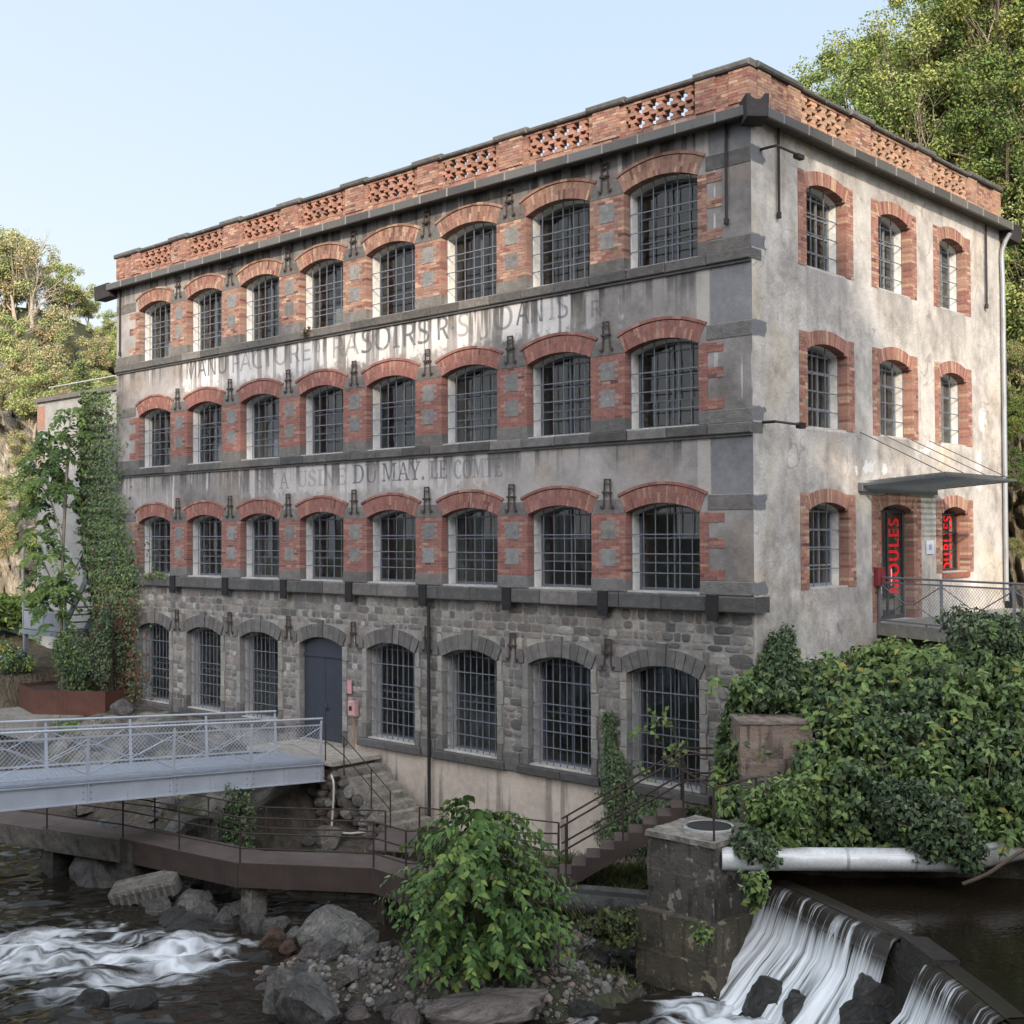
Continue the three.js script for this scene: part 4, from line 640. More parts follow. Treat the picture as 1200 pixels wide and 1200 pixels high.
{
  const g = new THREE.BufferGeometry(), pos = [], uv = [], idx = [], col = [], st = 0.2, nx = Math.round(34 / st), nz = Math.round(11.5 / st);
  for (let j = 0; j <= nz; j++) for (let i = 0; i <= nx; i++) { const x = -31 + i * st, z = -0.4 + j * st, y = bankH(x, z); pos.push(x, y, z); uv.push(x, z); const k = 0.6 + 0.9 * fbm(x * 2.3, z * 2.3, 4), gr = sstep(0.52, 0.66, fbm(x * 0.8 + 77, z * 0.8, 4)) * (y > -6.75 ? 1 : 0) * 0.7; const pa = x < -12.5 && z < 3.4 ? sstep(0.42, 0.58, fbm(x * 1.3 + 12, z * 1.3, 4)) : 0; col.push(lerp(lerp(0.125, 0.07, gr), 0.36, pa) * k, lerp(lerp(0.105, 0.09, gr), 0.33, pa) * k, lerp(lerp(0.085, 0.035, gr), 0.29, pa) * k); }
  for (let j = 0; j < nz; j++) for (let i = 0; i < nx; i++) { const p = j * (nx + 1) + i; idx.push(p, p + nx + 1, p + 1, p + 1, p + nx + 1, p + nx + 2); }
  g.setAttribute('position', new THREE.Float32BufferAttribute(pos, 3)); g.setAttribute('uv', new THREE.Float32BufferAttribute(uv, 2)); g.setAttribute('color', new THREE.Float32BufferAttribute(col, 3)); g.setIndex(idx); g.computeVertexNormals();
  struct('riverbank', g, std({ map: scaled(rockT, 0.9), bumpMap: scaled(rockT, 0.5), bumpScale: 0.08 }));
}
// ================================================================ water
const WX0 = -44, WX1 = 14, WZ0 = -2, WZ1 = 30;
const FL = [-0.5, 0.866]; // the stream runs this way
const rapid = (x, z) => { // how broken the water is
  const dx = x + 6.3, dz = z - 7.0, t = dx * FL[0] + dz * FL[1], d = -dx * FL[1] + dz * FL[0] + 0.4 * Math.sin(t * 0.9) + (fbm(x * 0.9 + 3, z * 0.9, 3) - 0.5) * 1.6;
  const a = sstep(-0.1, 0.8, t + (fbm(x * 1.7, z * 1.7, 3) - 0.5) * 0.9) * sstep(9.5, 3.5, t) * Math.exp(-(((d - 0.7) / (1.15 + Math.max(0, t) * 0.34)) ** 2));
  const d2 = Math.hypot((x - 1.75) / 1.6, (z - 4.2) / 2.0); const b = sstep(1.25, 0.3, d2);
  const d3 = Math.hypot((x - 0.3) / 1.3, (z - 5.3) / 1.0); return Math.max(a, b, 0.75 * sstep(1.2, 0.4, d3));
};
const waveH = (x, z) => { const t = x * FL[0] + z * FL[1], d = -x * FL[1] + z * FL[0], r = rapid(x, z); return WATER + (fbm(t * 1.1 + 5, d * 2.6, 4) - 0.5) * (0.1 + 0.34 * r) + (fbm(x * 4.3, z * 4.3, 2) - 0.5) * 0.055 + (fbm(x * 11, z * 11, 2) - 0.5) * 0.015 + 0.1 * r; };
const foamAt = (x, z) => {
  const t = x * FL[0] + z * FL[1], d = -x * FL[1] + z * FL[0], wob = (fbm(t * 0.8, d * 0.8 + 9, 4) - 0.5) * 1.8;
  const r = rapid(x, z), s = fbm(t * 0.9 + 3, (d + wob) * 4.2, 5), s2 = fbm(t * 2.2 + 50, (d + wob) * 15, 4), big = fbm(t * 0.8 + 20, d * 0.9, 3);
  const fleck = sstep(0.74, 0.8, fbm(x * 3 + 5, z * 3, 3)) * 0.3 * sstep(0.5, 0.62, fbm(x * 0.4, z * 0.4 + 31, 2));
  return clamp(sstep(0.78 - 0.4 * r, 1.08 - 0.34 * r, s * 0.5 + s2 * 0.3 + big * 0.34) * sstep(0.03, 0.6, r) * 0.85 + fleck);
};
{
  const tw = 2048, th = 1130;
  const foamT = colorTex(tw, th, (u, v) => { const x = WX0 + u * (WX1 - WX0), z = WZ0 + v * (WZ1 - WZ0); if (x < -24 || z > 18) { return [0.017, 0.015, 0.012]; } const f = foamAt(x, z), k = 0.8 + 0.4 * fbm(x * 0.5, z * 0.5 + 3, 3); return [lerp(0.02 * k, 0.78, f), lerp(0.0165 * k, 0.8, f), lerp(0.0125 * k, 0.82, f)]; });
  const roughT = grayTex(1024, 565, (u, v) => { const x = WX0 + u * (WX1 - WX0), z = WZ0 + v * (WZ1 - WZ0); return x < -24 || z > 18 ? 0.08 : 0.07 + 0.65 * foamAt(x, z); });
  for (const t of [foamT, roughT]) { t.wrapS = t.wrapT = THREE.ClampToEdgeWrapping; t.repeat.set(1 / (WX1 - WX0), 1 / (WZ1 - WZ0)); t.offset.set(-WX0 / (WX1 - WX0), -WZ0 / (WZ1 - WZ0)); }
  const g = new THREE.BufferGeometry(), pos = [], uv = [], idx = [], xs = [], zs = [];
  for (let x = WX0; x <= WX1; x += (x > -21 && x < 5 ? 0.085 : 0.8)) xs.push(x); for (let z = WZ0; z <= WZ1; z += (z > 1 && z < 13.5 ? 0.085 : 0.8)) zs.push(z);
  for (const z of zs) for (const x of xs) { pos.push(x, waveH(x, z), z); uv.push(x, z); }
  const n = xs.length; for (let j = 0; j < zs.length - 1; j++) for (let i = 0; i < n - 1; i++) { const p = j * n + i; idx.push(p, p + n, p + 1, p + 1, p + n, p + n + 1); }
  g.setAttribute('position', new THREE.Float32BufferAttribute(pos, 3)); g.setAttribute('uv', new THREE.Float32BufferAttribute(uv, 2)); g.setIndex(idx); g.computeVertexNormals();
  struct('river', g, new THREE.MeshPhysicalMaterial({ map: foamT, roughnessMap: roughT, roughness: 1, metalness: 0, ior: 1.33, side: THREE.DoubleSide }));
}
// rocks, five shapes
const rockShapes = []; for (let s = 0; s < 8; s++) {
  let g = mergeVertices(new THREE.IcosahedronGeometry(1, 5).deleteAttribute('uv').deleteAttribute('normal')), p = g.attributes.position, rr = rng(90 + s);
  const planes = Array.from({ length: 13 }, () => [rdir(rr).clone(), 0.5 + rr() * 0.3]);
  const v = new THREE.Vector3(); for (let i = 0; i < p.count; i++) { v.fromBufferAttribute(p, i); const w = noise3(v.x * 1.3 + s * 5, v.y * 1.3, v.z * 1.3) * 0.12; for (const [n, d] of planes) { const t = v.dot(n); if (t > d + w) v.addScaledVector(n, (d + w - t) * 0.97); } const k = 1 + (noise3(v.x * 2.6 + s * 9, v.y * 2.6, v.z * 2.6) - 0.5) * 0.2 + (noise3(v.x * 9, v.y * 9 + s, v.z * 9) - 0.5) * 0.09; v.multiplyScalar(k * 1.22); p.setXYZ(i, v.x, v.y, v.z); }
  g = toCreasedNormals(g, 0.5); p = g.attributes.position; const uv = []; for (let i = 0; i < p.count; i++) uv.push(Math.atan2(p.getZ(i), p.getX(i)) * 0.6 + p.getX(i) * 0.2, p.getY(i) * 0.7 + p.getZ(i) * 0.2); g.setAttribute('uv', new THREE.Float32BufferAttribute(uv, 2)); rockShapes.push(g);
}
const rockMats = {}; const rockMat = (c, wet) => { const k = c.join() + !!wet; return rockMats[k] ??= std({ map: scaled(rockT, 0.9), bumpMap: scaled(rockT, 0.55), bumpScale: 0.06, roughness: wet ? 0.42 : 0.9, vertexColors: false, color: rgb(...c) }); };
const R3 = rng(321), pick3 = (R, a) => a[Math.floor(R() * a.length)];
function rock(pos, size, c, wet, label, group, name = 'boulder', rot) {
  const m = shadow(new THREE.Mesh(rockShapes[Math.floor(R3() * 8)], rockMat(c, wet))); m.name = numbered(name); m.position.copy(pos); m.scale.set(...size); m.rotation.set(...(rot ?? [R3() * 0.5, R3() * 6.28, R3() * 0.5])); m.userData = { label, category: 'rock' }; if (group) m.userData.group = group; scene.add(m); return m;
}
const GREY = [0.19, 0.18, 0.175], LIGHT = [0.3, 0.285, 0.265], BROWN = [0.2, 0.12, 0.085], WET = [0.085, 0.08, 0.075], MAUVE = [0.26, 0.215, 0.2];
const BANKG = 'boulders along the gravel bar', BL = 'grey boulder at the edge of the gravel bar by the stream';
for (const [u, v, w, h, c, lab] of [[300, 1080, 24, 34, GREY], [322, 1082, 30, 26, GREY], [347, 1092, 20, 18, LIGHT], [262, 1076, 24, 30, GREY], [243, 1052, 20, 22, GREY], [420, 1092, 44, 34, LIGHT], [366, 1176, 66, 60, GREY], [344, 1172, 40, 50, GREY], [327, 1160, 40, 44, LIGHT], [372, 1132, 26, 20, GREY], [430, 1112, 28, 22, LIGHT], [476, 1186, 30, 30, MAUVE], [205, 1072, 40, 20, WET], [230, 1080, 60, 16, WET], [610, 1098, 34, 22, GREY], [700, 1120, 36, 22, GREY], [720, 1148, 40, 22, WET], [680, 1178, 40, 26, WET], [735, 1105, 30, 18, GREY], [305, 1118, 28, 16, WET], [345, 1122, 22, 14, BROWN]]) {
  const p = atY(u, v + h * 0.3, -6.72), d = p.clone().sub(EYE).dot(FW) / FOCAL; p.y = -6.85 + h * d * 0.32; rock(p, [w * d * 0.56, h * d * 0.62, w * d * 0.5], c, c === WET, c === WET ? 'dark wet stone sitting low in the stream' : BL, c === WET ? 'wet stones in the stream' : BANKG);
}
rock(at(388, 1092, 24.4), [0.62, 0.42, 0.5], LIGHT, false, 'large pale boulder below the rust brown walkway, left of the leafy shrub', undefined, 'boulder', [0.2, 0.4, 0.25]);
rock(at(398, 1132, 22.9), [0.55, 0.5, 0.95], LIGHT, false, 'long smooth slab of pale rock sloping into the stream', undefined, 'boulder', [0.5, 0.9, -0.2]);
rock(atY(323, 1101, -6.65), [0.28, 0.22, 0.22], BROWN, false, 'reddish brown stone in front of two grey boulders');
rock(atY(338, 1110, -6.7), [0.18, 0.15, 0.16], BROWN, false, 'small reddish stone beside the bigger red one');
rock(atY(570, 1180, -6.5), [0.95, 0.26, 0.45], MAUVE, false, 'flat pinkish rock under the leafy shrub', undefined, 'boulder', [0.06, 0.7, 0.1]);
rock(atY(640, 1135, -6.5), [0.36, 0.4, 0.3], MAUVE, false, 'angular pinkish rock at the foot of the leafy shrub');
rock(atY(655, 1168, -6.75), [0.36, 0.4, 0.36], [0.16, 0.1, 0.055], true, 'rust stained wet boulder in the stream below the concrete block');
rock(atY(118, 1020, -6.6), [1.2, 0.45, 0.8], GREY, false, 'broad low boulder in dark water under the footbridge');
rock(atY(165, 1178, -6.82), [0.3, 0.2, 0.26], WET, true, 'black wet rock splitting the white rapids'); rock(atY(105, 1178, -6.82), [0.3, 0.22, 0.28], WET, true, 'broad black rock breaking the white rapids'); rock(atY(70, 1198, -6.85), [0.26, 0.14, 0.22], WET, true, 'low black rock awash beside the rapids');
rock(at(957, 1190, 19.8), [0.46, 0.42, 0.46], WET, true, 'rounded black boulder under the waterfall', undefined, 'boulder', [0, 0.3, 0.2]); rock(at(897, 1172, 20.5), [0.36, 0.34, 0.36], WET, true, 'black boulder veiled by the left side of the waterfall');
rock(at(1062, 1150, 19.3), [0.4, 0.62, 0.4], WET, true, 'tall black rock between the two falls of the weir'); rock(at(1050, 1190, 18.8), [0.5, 0.3, 0.4], WET, true, 'black ledge rock at the foot of the weir'); rock(at(1012, 1192, 19.25), [0.28, 0.24, 0.28], WET, true, 'small black rock in the foot of the waterfall');
{
  const R = rng(19); for (let k = 0; k < 46; k++) { const x = -23 + R() * 12.5, z = 1.0 + R() * 4.6, y = bankH(x, z), s = 0.16 + R() * R() * 0.5; if (x > -15.2 && z < 1.9) continue; rock(new THREE.Vector3(x, y + s * 0.15, z), [s * (0.9 + R() * 0.5), s * (0.6 + R() * 0.3), s], pick3(R, [GREY, LIGHT, [0.26, 0.23, 0.2], GREY]), false, 'rough stone lying on the bank under the footbridge', 'stones under the footbridge', 'bank_stone'); }
}
{
  const R = rng(29), LT = [0.33, 0.315, 0.295]; let k = 0;
  for (let t = 0; t < 400 && k < 46; t++) { const u = 285 + R() * 200, v = 1052 + R() * 145; if (u + (v - 1050) * 0.35 < 330) continue; const p = atY(u, v, -6.6); if (bankH(p.x, p.z) < -7.2) continue; const s = 0.08 + R() * R() * 0.26; p.y = bankH(p.x, p.z) + s * 0.2; rock(p, [s * (0.9 + R() * 0.6), s * (0.6 + R() * 0.4), s], pick3(R, [LT, LIGHT, GREY, MAUVE]), false, 'angular pale stone among the rubble of the gravel bar', 'rubble stones on the gravel bar', 'bar_stone'); k++; }
  for (let q = 0; q < 16; q++) { const u = 170 + R() * 130, v = 1035 + R() * 40, p = atY(u, v, -6.75), s = 0.14 + R() * 0.22; rock(p, [s * 1.2, s * 0.8, s], pick3(R, [GREY, GREY, LIGHT]), false, 'rough stone in the shadow below the walkway', 'stones below the walkway', 'bank_stone'); }
  for (const [u, v, d, s2] of [[1030, 1178, 18.9, 0.4], [1078, 1172, 18.8, 0.46], [1010, 1205, 18.6, 0.36], [1050, 1130, 19.4, 0.32], [1095, 1200, 18.6, 0.34], [1072, 1128, 19.7, 0.2]]) rock(at(u, v, d), [s2, s2 * 1.05, s2], WET, true, 'black wet rock at the right side of the waterfall', 'wet rocks beside the waterfall');
}
{ // pebbles of the gravel bar
  const R = rng(77), g = new THREE.DodecahedronGeometry(1, 0), n = 4200, im = new THREE.InstancedMesh(g, new THREE.MeshStandardMaterial({ roughness: 0.9 }), n), m = new THREE.Matrix4(); let k = 0;
  for (let t = 0; t < 30000 && k < n; t++) { const x = -8.5 + R() * 8.5, z = 2.6 + R() * 7, y = bankH(x, z); if (y < -6.85) continue; const s = 0.014 + 0.085 * R() ** 5; m.compose(new THREE.Vector3(x, y + s * 0.3, z), new THREE.Quaternion().setFromEuler(new THREE.Euler(R() * 6, R() * 6, R() * 6)), new THREE.Vector3(s * (0.8 + R() * 0.6), s * (0.6 + R() * 0.3), s)); im.setMatrixAt(k, m); const q = 0.45 + R() * 0.75, t2 = R(); im.setColorAt(k, rgb((t2 < 0.25 ? 0.2 : 0.185) * q, (t2 < 0.25 ? 0.155 : 0.172) * q, (t2 < 0.25 ? 0.125 : 0.155) * q)); k++; }
  im.count = k; im.name = 'gravel'; im.userData = { kind: 'stuff', label: 'loose pebbles and gravel on the bar beside the stream', category: 'gravel' }; shadow(im); scene.add(im);
}
// ---- weir, pool, waterfalls
const POOL = -5.0, CREST = [[1.3, 1.6], [1.52, 1.92], [2.5, 2.3], [3.6, 2.85], [4.72, 3.38], [6.33, 4.74], [7.6, 5.9], [10.5, 8.6]];
function crestAt(s) { const f = s * (CREST.length - 1), i = Math.min(CREST.length - 2, Math.floor(f)), t = f - i; const x = lerp(CREST[i][0], CREST[i + 1][0], t), z = lerp(CREST[i][1], CREST[i + 1][1], t); const dx = CREST[i + 1][0] - CREST[i][0], dz = CREST[i + 1][1] - CREST[i][1], l = Math.hypot(dx, dz); return [x, z, -dz / l, dx / l]; }
{
  const poolS = new THREE.Shape(); poolS.moveTo(...[CREST[0][0] - 0.2, -CREST[0][1]]); for (const [x, z] of CREST) poolS.lineTo(x, -z); poolS.lineTo(16, -8); poolS.lineTo(16, 6); poolS.lineTo(1, 5); poolS.closePath();
  const g = new THREE.ShapeGeometry(poolS); g.rotateX(-Math.PI / 2); g.translate(0, POOL + 0.02, 0);
  struct('mill_pool', g, new THREE.MeshPhysicalMaterial({ color: rgb(0.014, 0.0105, 0.007), roughness: 0.05, ior: 1.33, side: THREE.DoubleSide, bumpMap: scaled(plasterB, 4), bumpScale: 0.006 }));
  const w = thing('weir', 'dark mossy stone weir with water spilling over its crest', 'weir'), R = rng(8);
  for (let k = 0; k < 14; k++) { const [x0, z0, nx, nz] = crestAt(k / 14), [x1, z1] = crestAt((k + 1) / 14); const dry = (k > 7 && k < 9), t = (dry ? 0.12 : -0.02) + R() * 0.03, o = 0.02 + R() * 0.05, q = 0.45; const c = jit(rgb(0.05, 0.044, 0.038), R, 0.3);
    mesh('crest_stone', new MB().hexa([[x0 + nx * (o + q), -7.4, z0 + nz * (o + q)], [x1 + nx * (o + q), -7.4, z1 + nz * (o + q)], [x1 - nx * 0.4, -7.4, z1 - nz * 0.4], [x0 - nx * 0.4, -7.4, z0 - nz * 0.4], [x0 + nx * o, POOL + t - 0.02, z0 + nz * o], [x1 + nx * o, POOL + t - 0.02, z1 + nz * o], [x1 - nx * 0.35, POOL + t - 0.05, z1 - nz * 0.35], [x0 - nx * 0.35, POOL + t - 0.05, z0 - nz * 0.35]].map((p) => [p[0], p[1], p[2]]), c), rockMat(k % 3 ? [0.055, 0.05, 0.04] : [0.06, 0.065, 0.03], true), w); }
  // falling water: sheets that break into strands
  const PR = [[-0.3, POOL + 0.03], [-0.05, POOL + 0.035], [0.1, POOL - 0.03], [0.2, POOL - 0.18], [0.3, POOL - 0.42], [0.42, POOL - 0.72], [0.62, POOL - 0.95], [0.85, POOL - 1.16], [1.1, POOL - 1.42], [1.35, POOL - 1.68], [1.7, POOL - 1.84]];
  const fall = (s0, s1, name, label, fan, dens) => {
    const nu = 110, nv = 44, pos = [], uv = [], idx = [], col = [];
    for (let j = 0; j <= nv; j++) for (let i = 0; i <= nu; i++) {
      const u = i / nu, f = j / nv * (PR.length - 1), k = Math.min(PR.length - 2, Math.floor(f)), t = f - k; let d = lerp(PR[k][0], PR[k + 1][0], t), y = lerp(PR[k][1], PR[k + 1][1], t); const vv = j / nv;
      const [x, z, nx, nz] = crestAt(lerp(s0, s1, u)), fl = sstep(0.35, 1, vv); const uu = u + 0.13 * fbm(u * 9, 1, 3), st = fbm(uu * dens * 4 + 3, vv * 1.2, 4) - 0.5, st2 = fbm(uu * dens + 7, vv * 2.2, 3) - 0.5; d *= 1 + fan * 0.25 * fl * (st2 * 2.2); y += st * 0.16 * sstep(0.2, 0.6, vv) + st2 * 0.34 * fl;
      const tx = nz, tz = -nx, side = (u - 0.5) * fan * fl * 0.5 + st2 * 0.4 * fl;
      pos.push(x + nx * d + tx * side, Math.max(y, WATER - 0.1), z + nz * d + tz * side); uv.push(u, vv);
      }
    for (let j = 0; j < nv; j++) for (let i = 0; i < nu; i++) { const p = j * (nu + 1) + i; idx.push(p, p + nu + 1, p + 1, p + 1, p + nu + 1, p + nu + 2); }
    const g = new THREE.BufferGeometry(); g.setAttribute('position', new THREE.Float32BufferAttribute(pos, 3)); g.setAttribute('uv', new THREE.Float32BufferAttribute(uv, 2)); g.setIndex(idx); g.computeVertexNormals();
    const t = colorTex(512, 512, (u, v) => { const uu = u + 0.13 * fbm(u * 9, 1, 3) + 0.02 * (fbm(u * 6, v * 4, 3) - 0.5), a = fbm(uu * dens * 5 + 3, v * 1.6, 4), b = fbm(uu * dens * 24, v * 2.5 + 5, 3), lowp = sstep(0.3, 0.5, v); const white = clamp(lerp(sstep(0.56, 0.74, a * 0.5 + b * 0.55) * sstep(0.1, 0.28, v) * 0.8, sstep(0.16, 0.55, a * 0.62 + b * 0.38), lowp)); const hole = lowp * sstep(0.3, 0.22, a * 0.7 + 0.3 * b); const k = white; return [lerp(0.028, 0.8, k), lerp(0.024, 0.82, k), lerp(0.019, 0.84, k), v < 0.34 ? 1 : clamp(0.5 + 1.2 * k - hole)]; });
    t.wrapS = t.wrapT = THREE.ClampToEdgeWrapping;
    const m = single(name, g, new THREE.MeshPhysicalMaterial({ map: t, roughness: 0.35, transparent: true, side: THREE.DoubleSide, ior: 1.33 }), label, 'waterfall'); return m;
  };
  fall(0.135, 0.555, 'waterfall', 'broad white waterfall spilling over the weir beside the concrete block', 1.0, 7);
  fall(0.625, 0.79, 'waterfall', 'narrow second spill of the weir, right of the black rock', 0.7, 4);
  // silver pipe above the pool
  const p = thing('water_pipe', 'thick silver pipe running above the dark mill pool', 'pipe'), y = -4.45;
  const A = atY(845, 1006, y), B = atY(1125, 1008, y), Cc = atY(1240, 985, y + 0.1); const dir = B.clone().sub(A).normalize();
  mesh('pipe_body', new MB().bar(A.toArray(), B.toArray(), 0.2, rgb(0.72, 0.73, 0.74), 24), std({ roughness: 0.42, metalness: 0.1, map: scaled(stoneT, 2.5) }), p);
  for (const f of [0.18, 0.52, 0.8]) mesh('pipe_strap', new MB().bar(A.clone().lerp(B, f).toArray(), A.clone().lerp(B, f + 0.012).toArray(), 0.207, rgb(0.4, 0.4, 0.4), 24), M.steel, p);
  mesh('pipe_joint', new MB().bar(B.clone().addScaledVector(dir, -0.05).toArray(), B.clone().addScaledVector(dir, 0.06).toArray(), 0.225, rgb(0.5, 0.5, 0.5), 24), M.steel, p);
  mesh('pipe_section', new MB().bar(B.clone().addScaledVector(dir, 0.05).toArray(), Cc.toArray(), 0.2, rgb(0.42, 0.41, 0.4), 24), M.stone, p);
  single('drift_branch', new MB().tube([at(1128, 1036, 20.9).toArray(), at(1155, 1025, 20.8).toArray(), at(1200, 996, 20.9).toArray(), at(1225, 985, 21).toArray()], 0.035, rgb(0.16, 0.12, 0.09), 16, 6), M.bark, 'bare driftwood branch leaning on the pipe over the pool', 'branch');
  const tw = thing('root_tangle', 'dry roots and twigs caught on the weir crest between the falls', 'roots'); const RR = rng(4);
  for (let k = 0; k < 12; k++) { const b = at(1066 + RR() * 16 - 8, 1112 + RR() * 10, 19.9), e = at(1062 + (RR() - 0.5) * 40, 1140 + RR() * 40, 19.4); const mid = b.clone().lerp(e, 0.5).add(new THREE.Vector3((RR() - 0.5) * 0.3, 0.1, (RR() - 0.5) * 0.3)); mesh('root', new MB().tube([b.toArray(), mid.toArray(), e.toArray()], 0.009 + RR() * 0.008, rgb(0.2, 0.15, 0.1), 8, 4), M.bark, tw); }
}
// ================================================================ footbridge
const BOLT = new THREE.MeshStandardMaterial({ color: rgb(0.3, 0.31, 0.33), roughness: 0.5, metalness: 0.4 });
{
  const b = thing('footbridge', 'pale grey steel footbridge with wire mesh railings leading to the door', 'bridge'), C = rgb(0.46, 0.49, 0.55), SL = 0.0735, Y = (z) => -4.43 + (z - 1.7) * SL, Z0 = 1.72, Z1 = 17.4, XA = -13.4, XB = -11.5;
  mesh('deck', new MB().hexa([[XA, Y(Z0) - 0.05, Z1].map((v, i) => i === 1 ? Y(Z1) - 0.05 : v), [XB, Y(Z1) - 0.05, Z1], [XB, Y(Z0) - 0.05, Z0], [XA, Y(Z0) - 0.05, Z0], [XA, Y(Z1), Z1], [XB, Y(Z1), Z1], [XB, Y(Z0), Z0], [XA, Y(Z0), Z0]], rgb(0.36, 0.4, 0.47)), std({ roughness: 0.6, metalness: 0.3, map: scaled(plasterT, 0.6), bumpMap: scaled(grayTex(128, 128, (u, v) => Math.max(0, Math.sin((u + v) * 50.3)) * 0.5 + Math.max(0, Math.sin((u - v) * 50.3)) * 0.5), 0.3), bumpScale: 0.006 }), b);
  for (const [x, s] of [[XA + 0.04, -1], [XB - 0.04, 1]]) {
    const m = new MB(); const gd = 0.5;
    m.hexa([[x - 0.012, Y(Z1) - gd, Z1], [x + 0.012, Y(Z1) - gd, Z1], [x + 0.012, Y(Z0) - gd, Z0], [x - 0.012, Y(Z0) - gd, Z0], [x - 0.012, Y(Z1) - 0.06, Z1], [x + 0.012, Y(Z1) - 0.06, Z1], [x + 0.012, Y(Z0) - 0.06, Z0], [x - 0.012, Y(Z0) - 0.06, Z0]], C);
    for (const yy of [-gd, -0.075]) m.hexa([[x - 0.07, Y(Z1) + yy - 0.015, Z1], [x + 0.07, Y(Z1) + yy - 0.015, Z1], [x + 0.07, Y(Z0) + yy - 0.015, Z0], [x - 0.07, Y(Z0) + yy - 0.015, Z0], [x - 0.07, Y(Z1) + yy + 0.01, Z1], [x + 0.07, Y(Z1) + yy + 0.01, Z1], [x + 0.07, Y(Z0) + yy + 0.01, Z0], [x - 0.07, Y(Z0) + yy + 0.01, Z0]], C);
    mesh('girder', m, M.steel, b);
    { const bt = new THREE.CylinderGeometry(0.016, 0.016, 0.02, 6).rotateZ(Math.PI / 2); for (let z = 1.85; z < Z1 - 1; z += 2.09) for (const dz of [-0.09, 0.09]) for (const q of [0.14, 0.28, 0.42]) { const o = mesh('bolt', bt, BOLT, b); o.position.set(x + s * 0.02, Y(z + dz) - q, z + dz); } }
    const posts = []; for (let z = 1.85; z < Z1; z += 2.09) posts.push(z);
    const px = (z) => x + s * 0.02, out = s * 0.05;
    for (const z of posts) {
      mesh('stiffener', new MB().box(x + (s > 0 ? 0.013 : -0.06), x + (s > 0 ? 0.06 : -0.013), Y(z) - 0.48, Y(z) - 0.09, z - 0.008, z + 0.008, C), M.steel, b);
      mesh('post', new MB().hexa([[px(z) - 0.012, Y(z), z + 0.04], [px(z) + 0.012, Y(z), z + 0.04], [px(z) + 0.012, Y(z), z - 0.04], [px(z) - 0.012, Y(z), z - 0.04], [px(z) - 0.012 + out, Y(z) + 1.02, z + 0.025], [px(z) + 0.012 + out, Y(z) + 1.02, z + 0.025], [px(z) + 0.012 + out, Y(z) + 1.02, z - 0.025], [px(z) - 0.012 + out, Y(z) + 1.02, z - 0.025]], C), M.steel, b);
    }
    const e0 = posts[0], e1 = posts[posts.length - 1];
    mesh('top_rail', new MB().bar([px(0) + out, Y(e0) + 1.07, e0 - 0.03], [px(0) + out, Y(e1) + 1.07, e1], 0.026, rgb(0.55, 0.58, 0.63), 8), M.steel, b);
    mesh('second_rail', new MB().flat([px(0) + out * 0.9, Y(e0) + 0.91, e0], [px(0) + out * 0.9, Y(e1) + 0.91, e1], 0.035, 0.03, C), M.steel, b);
    mesh('bottom_rail', new MB().flat([px(0) + out * 0.1, Y(e0) + 0.07, e0], [px(0) + out * 0.1, Y(e1) + 0.07, e1], 0.04, 0.03, C), M.steel, b);
    for (let k = 0; k < posts.length - 1; k++) { const z0 = posts[k], z1 = posts[k + 1], zm = (z0 + z1) / 2, m2 = new MB(), P = (z, h) => [px(z) + out * h, Y(z) + h, z]; const r = 0.012;
      m2.bar(P(z0, 0.86), P(zm - 0.17, 0.47), r, C, 5); m2.bar(P(zm - 0.17, 0.47), P(z0, 0.1), r, C, 5); m2.bar(P(z1, 0.86), P(zm + 0.17, 0.47), r, C, 5); m2.bar(P(zm + 0.17, 0.47), P(z1, 0.1), r, C, 5); m2.bar(P(zm - 0.17, 0.47), P(zm + 0.17, 0.47), r, C, 5); mesh('cross_brace', m2, M.steel, b);
      // woven wire
      const wv = new MB(), st = 0.105, hh = 0.82; for (let q = -Math.ceil(hh / st); q * st < z1 - z0; q++) for (const dgn of [1, -1]) { let za = q * st, zb = za + hh, ha = dgn > 0 ? 0.08 : 0.9, hb = dgn > 0 ? 0.9 : 0.08; const len = z1 - z0; if (za < 0) { ha = lerp(ha, hb, -za / hh); za = 0; } if (zb > len) { hb = lerp(dgn > 0 ? 0.08 : 0.9, dgn > 0 ? 0.9 : 0.08, (len - q * st) / hh); zb = len; } wv.flat(P(z0 + za, ha), P(z0 + zb, hb), 0.005, 0.005, C, [1, 0, 0]); } stuff(mesh('wire_mesh', wv, M.steel, b)); }
  }
}
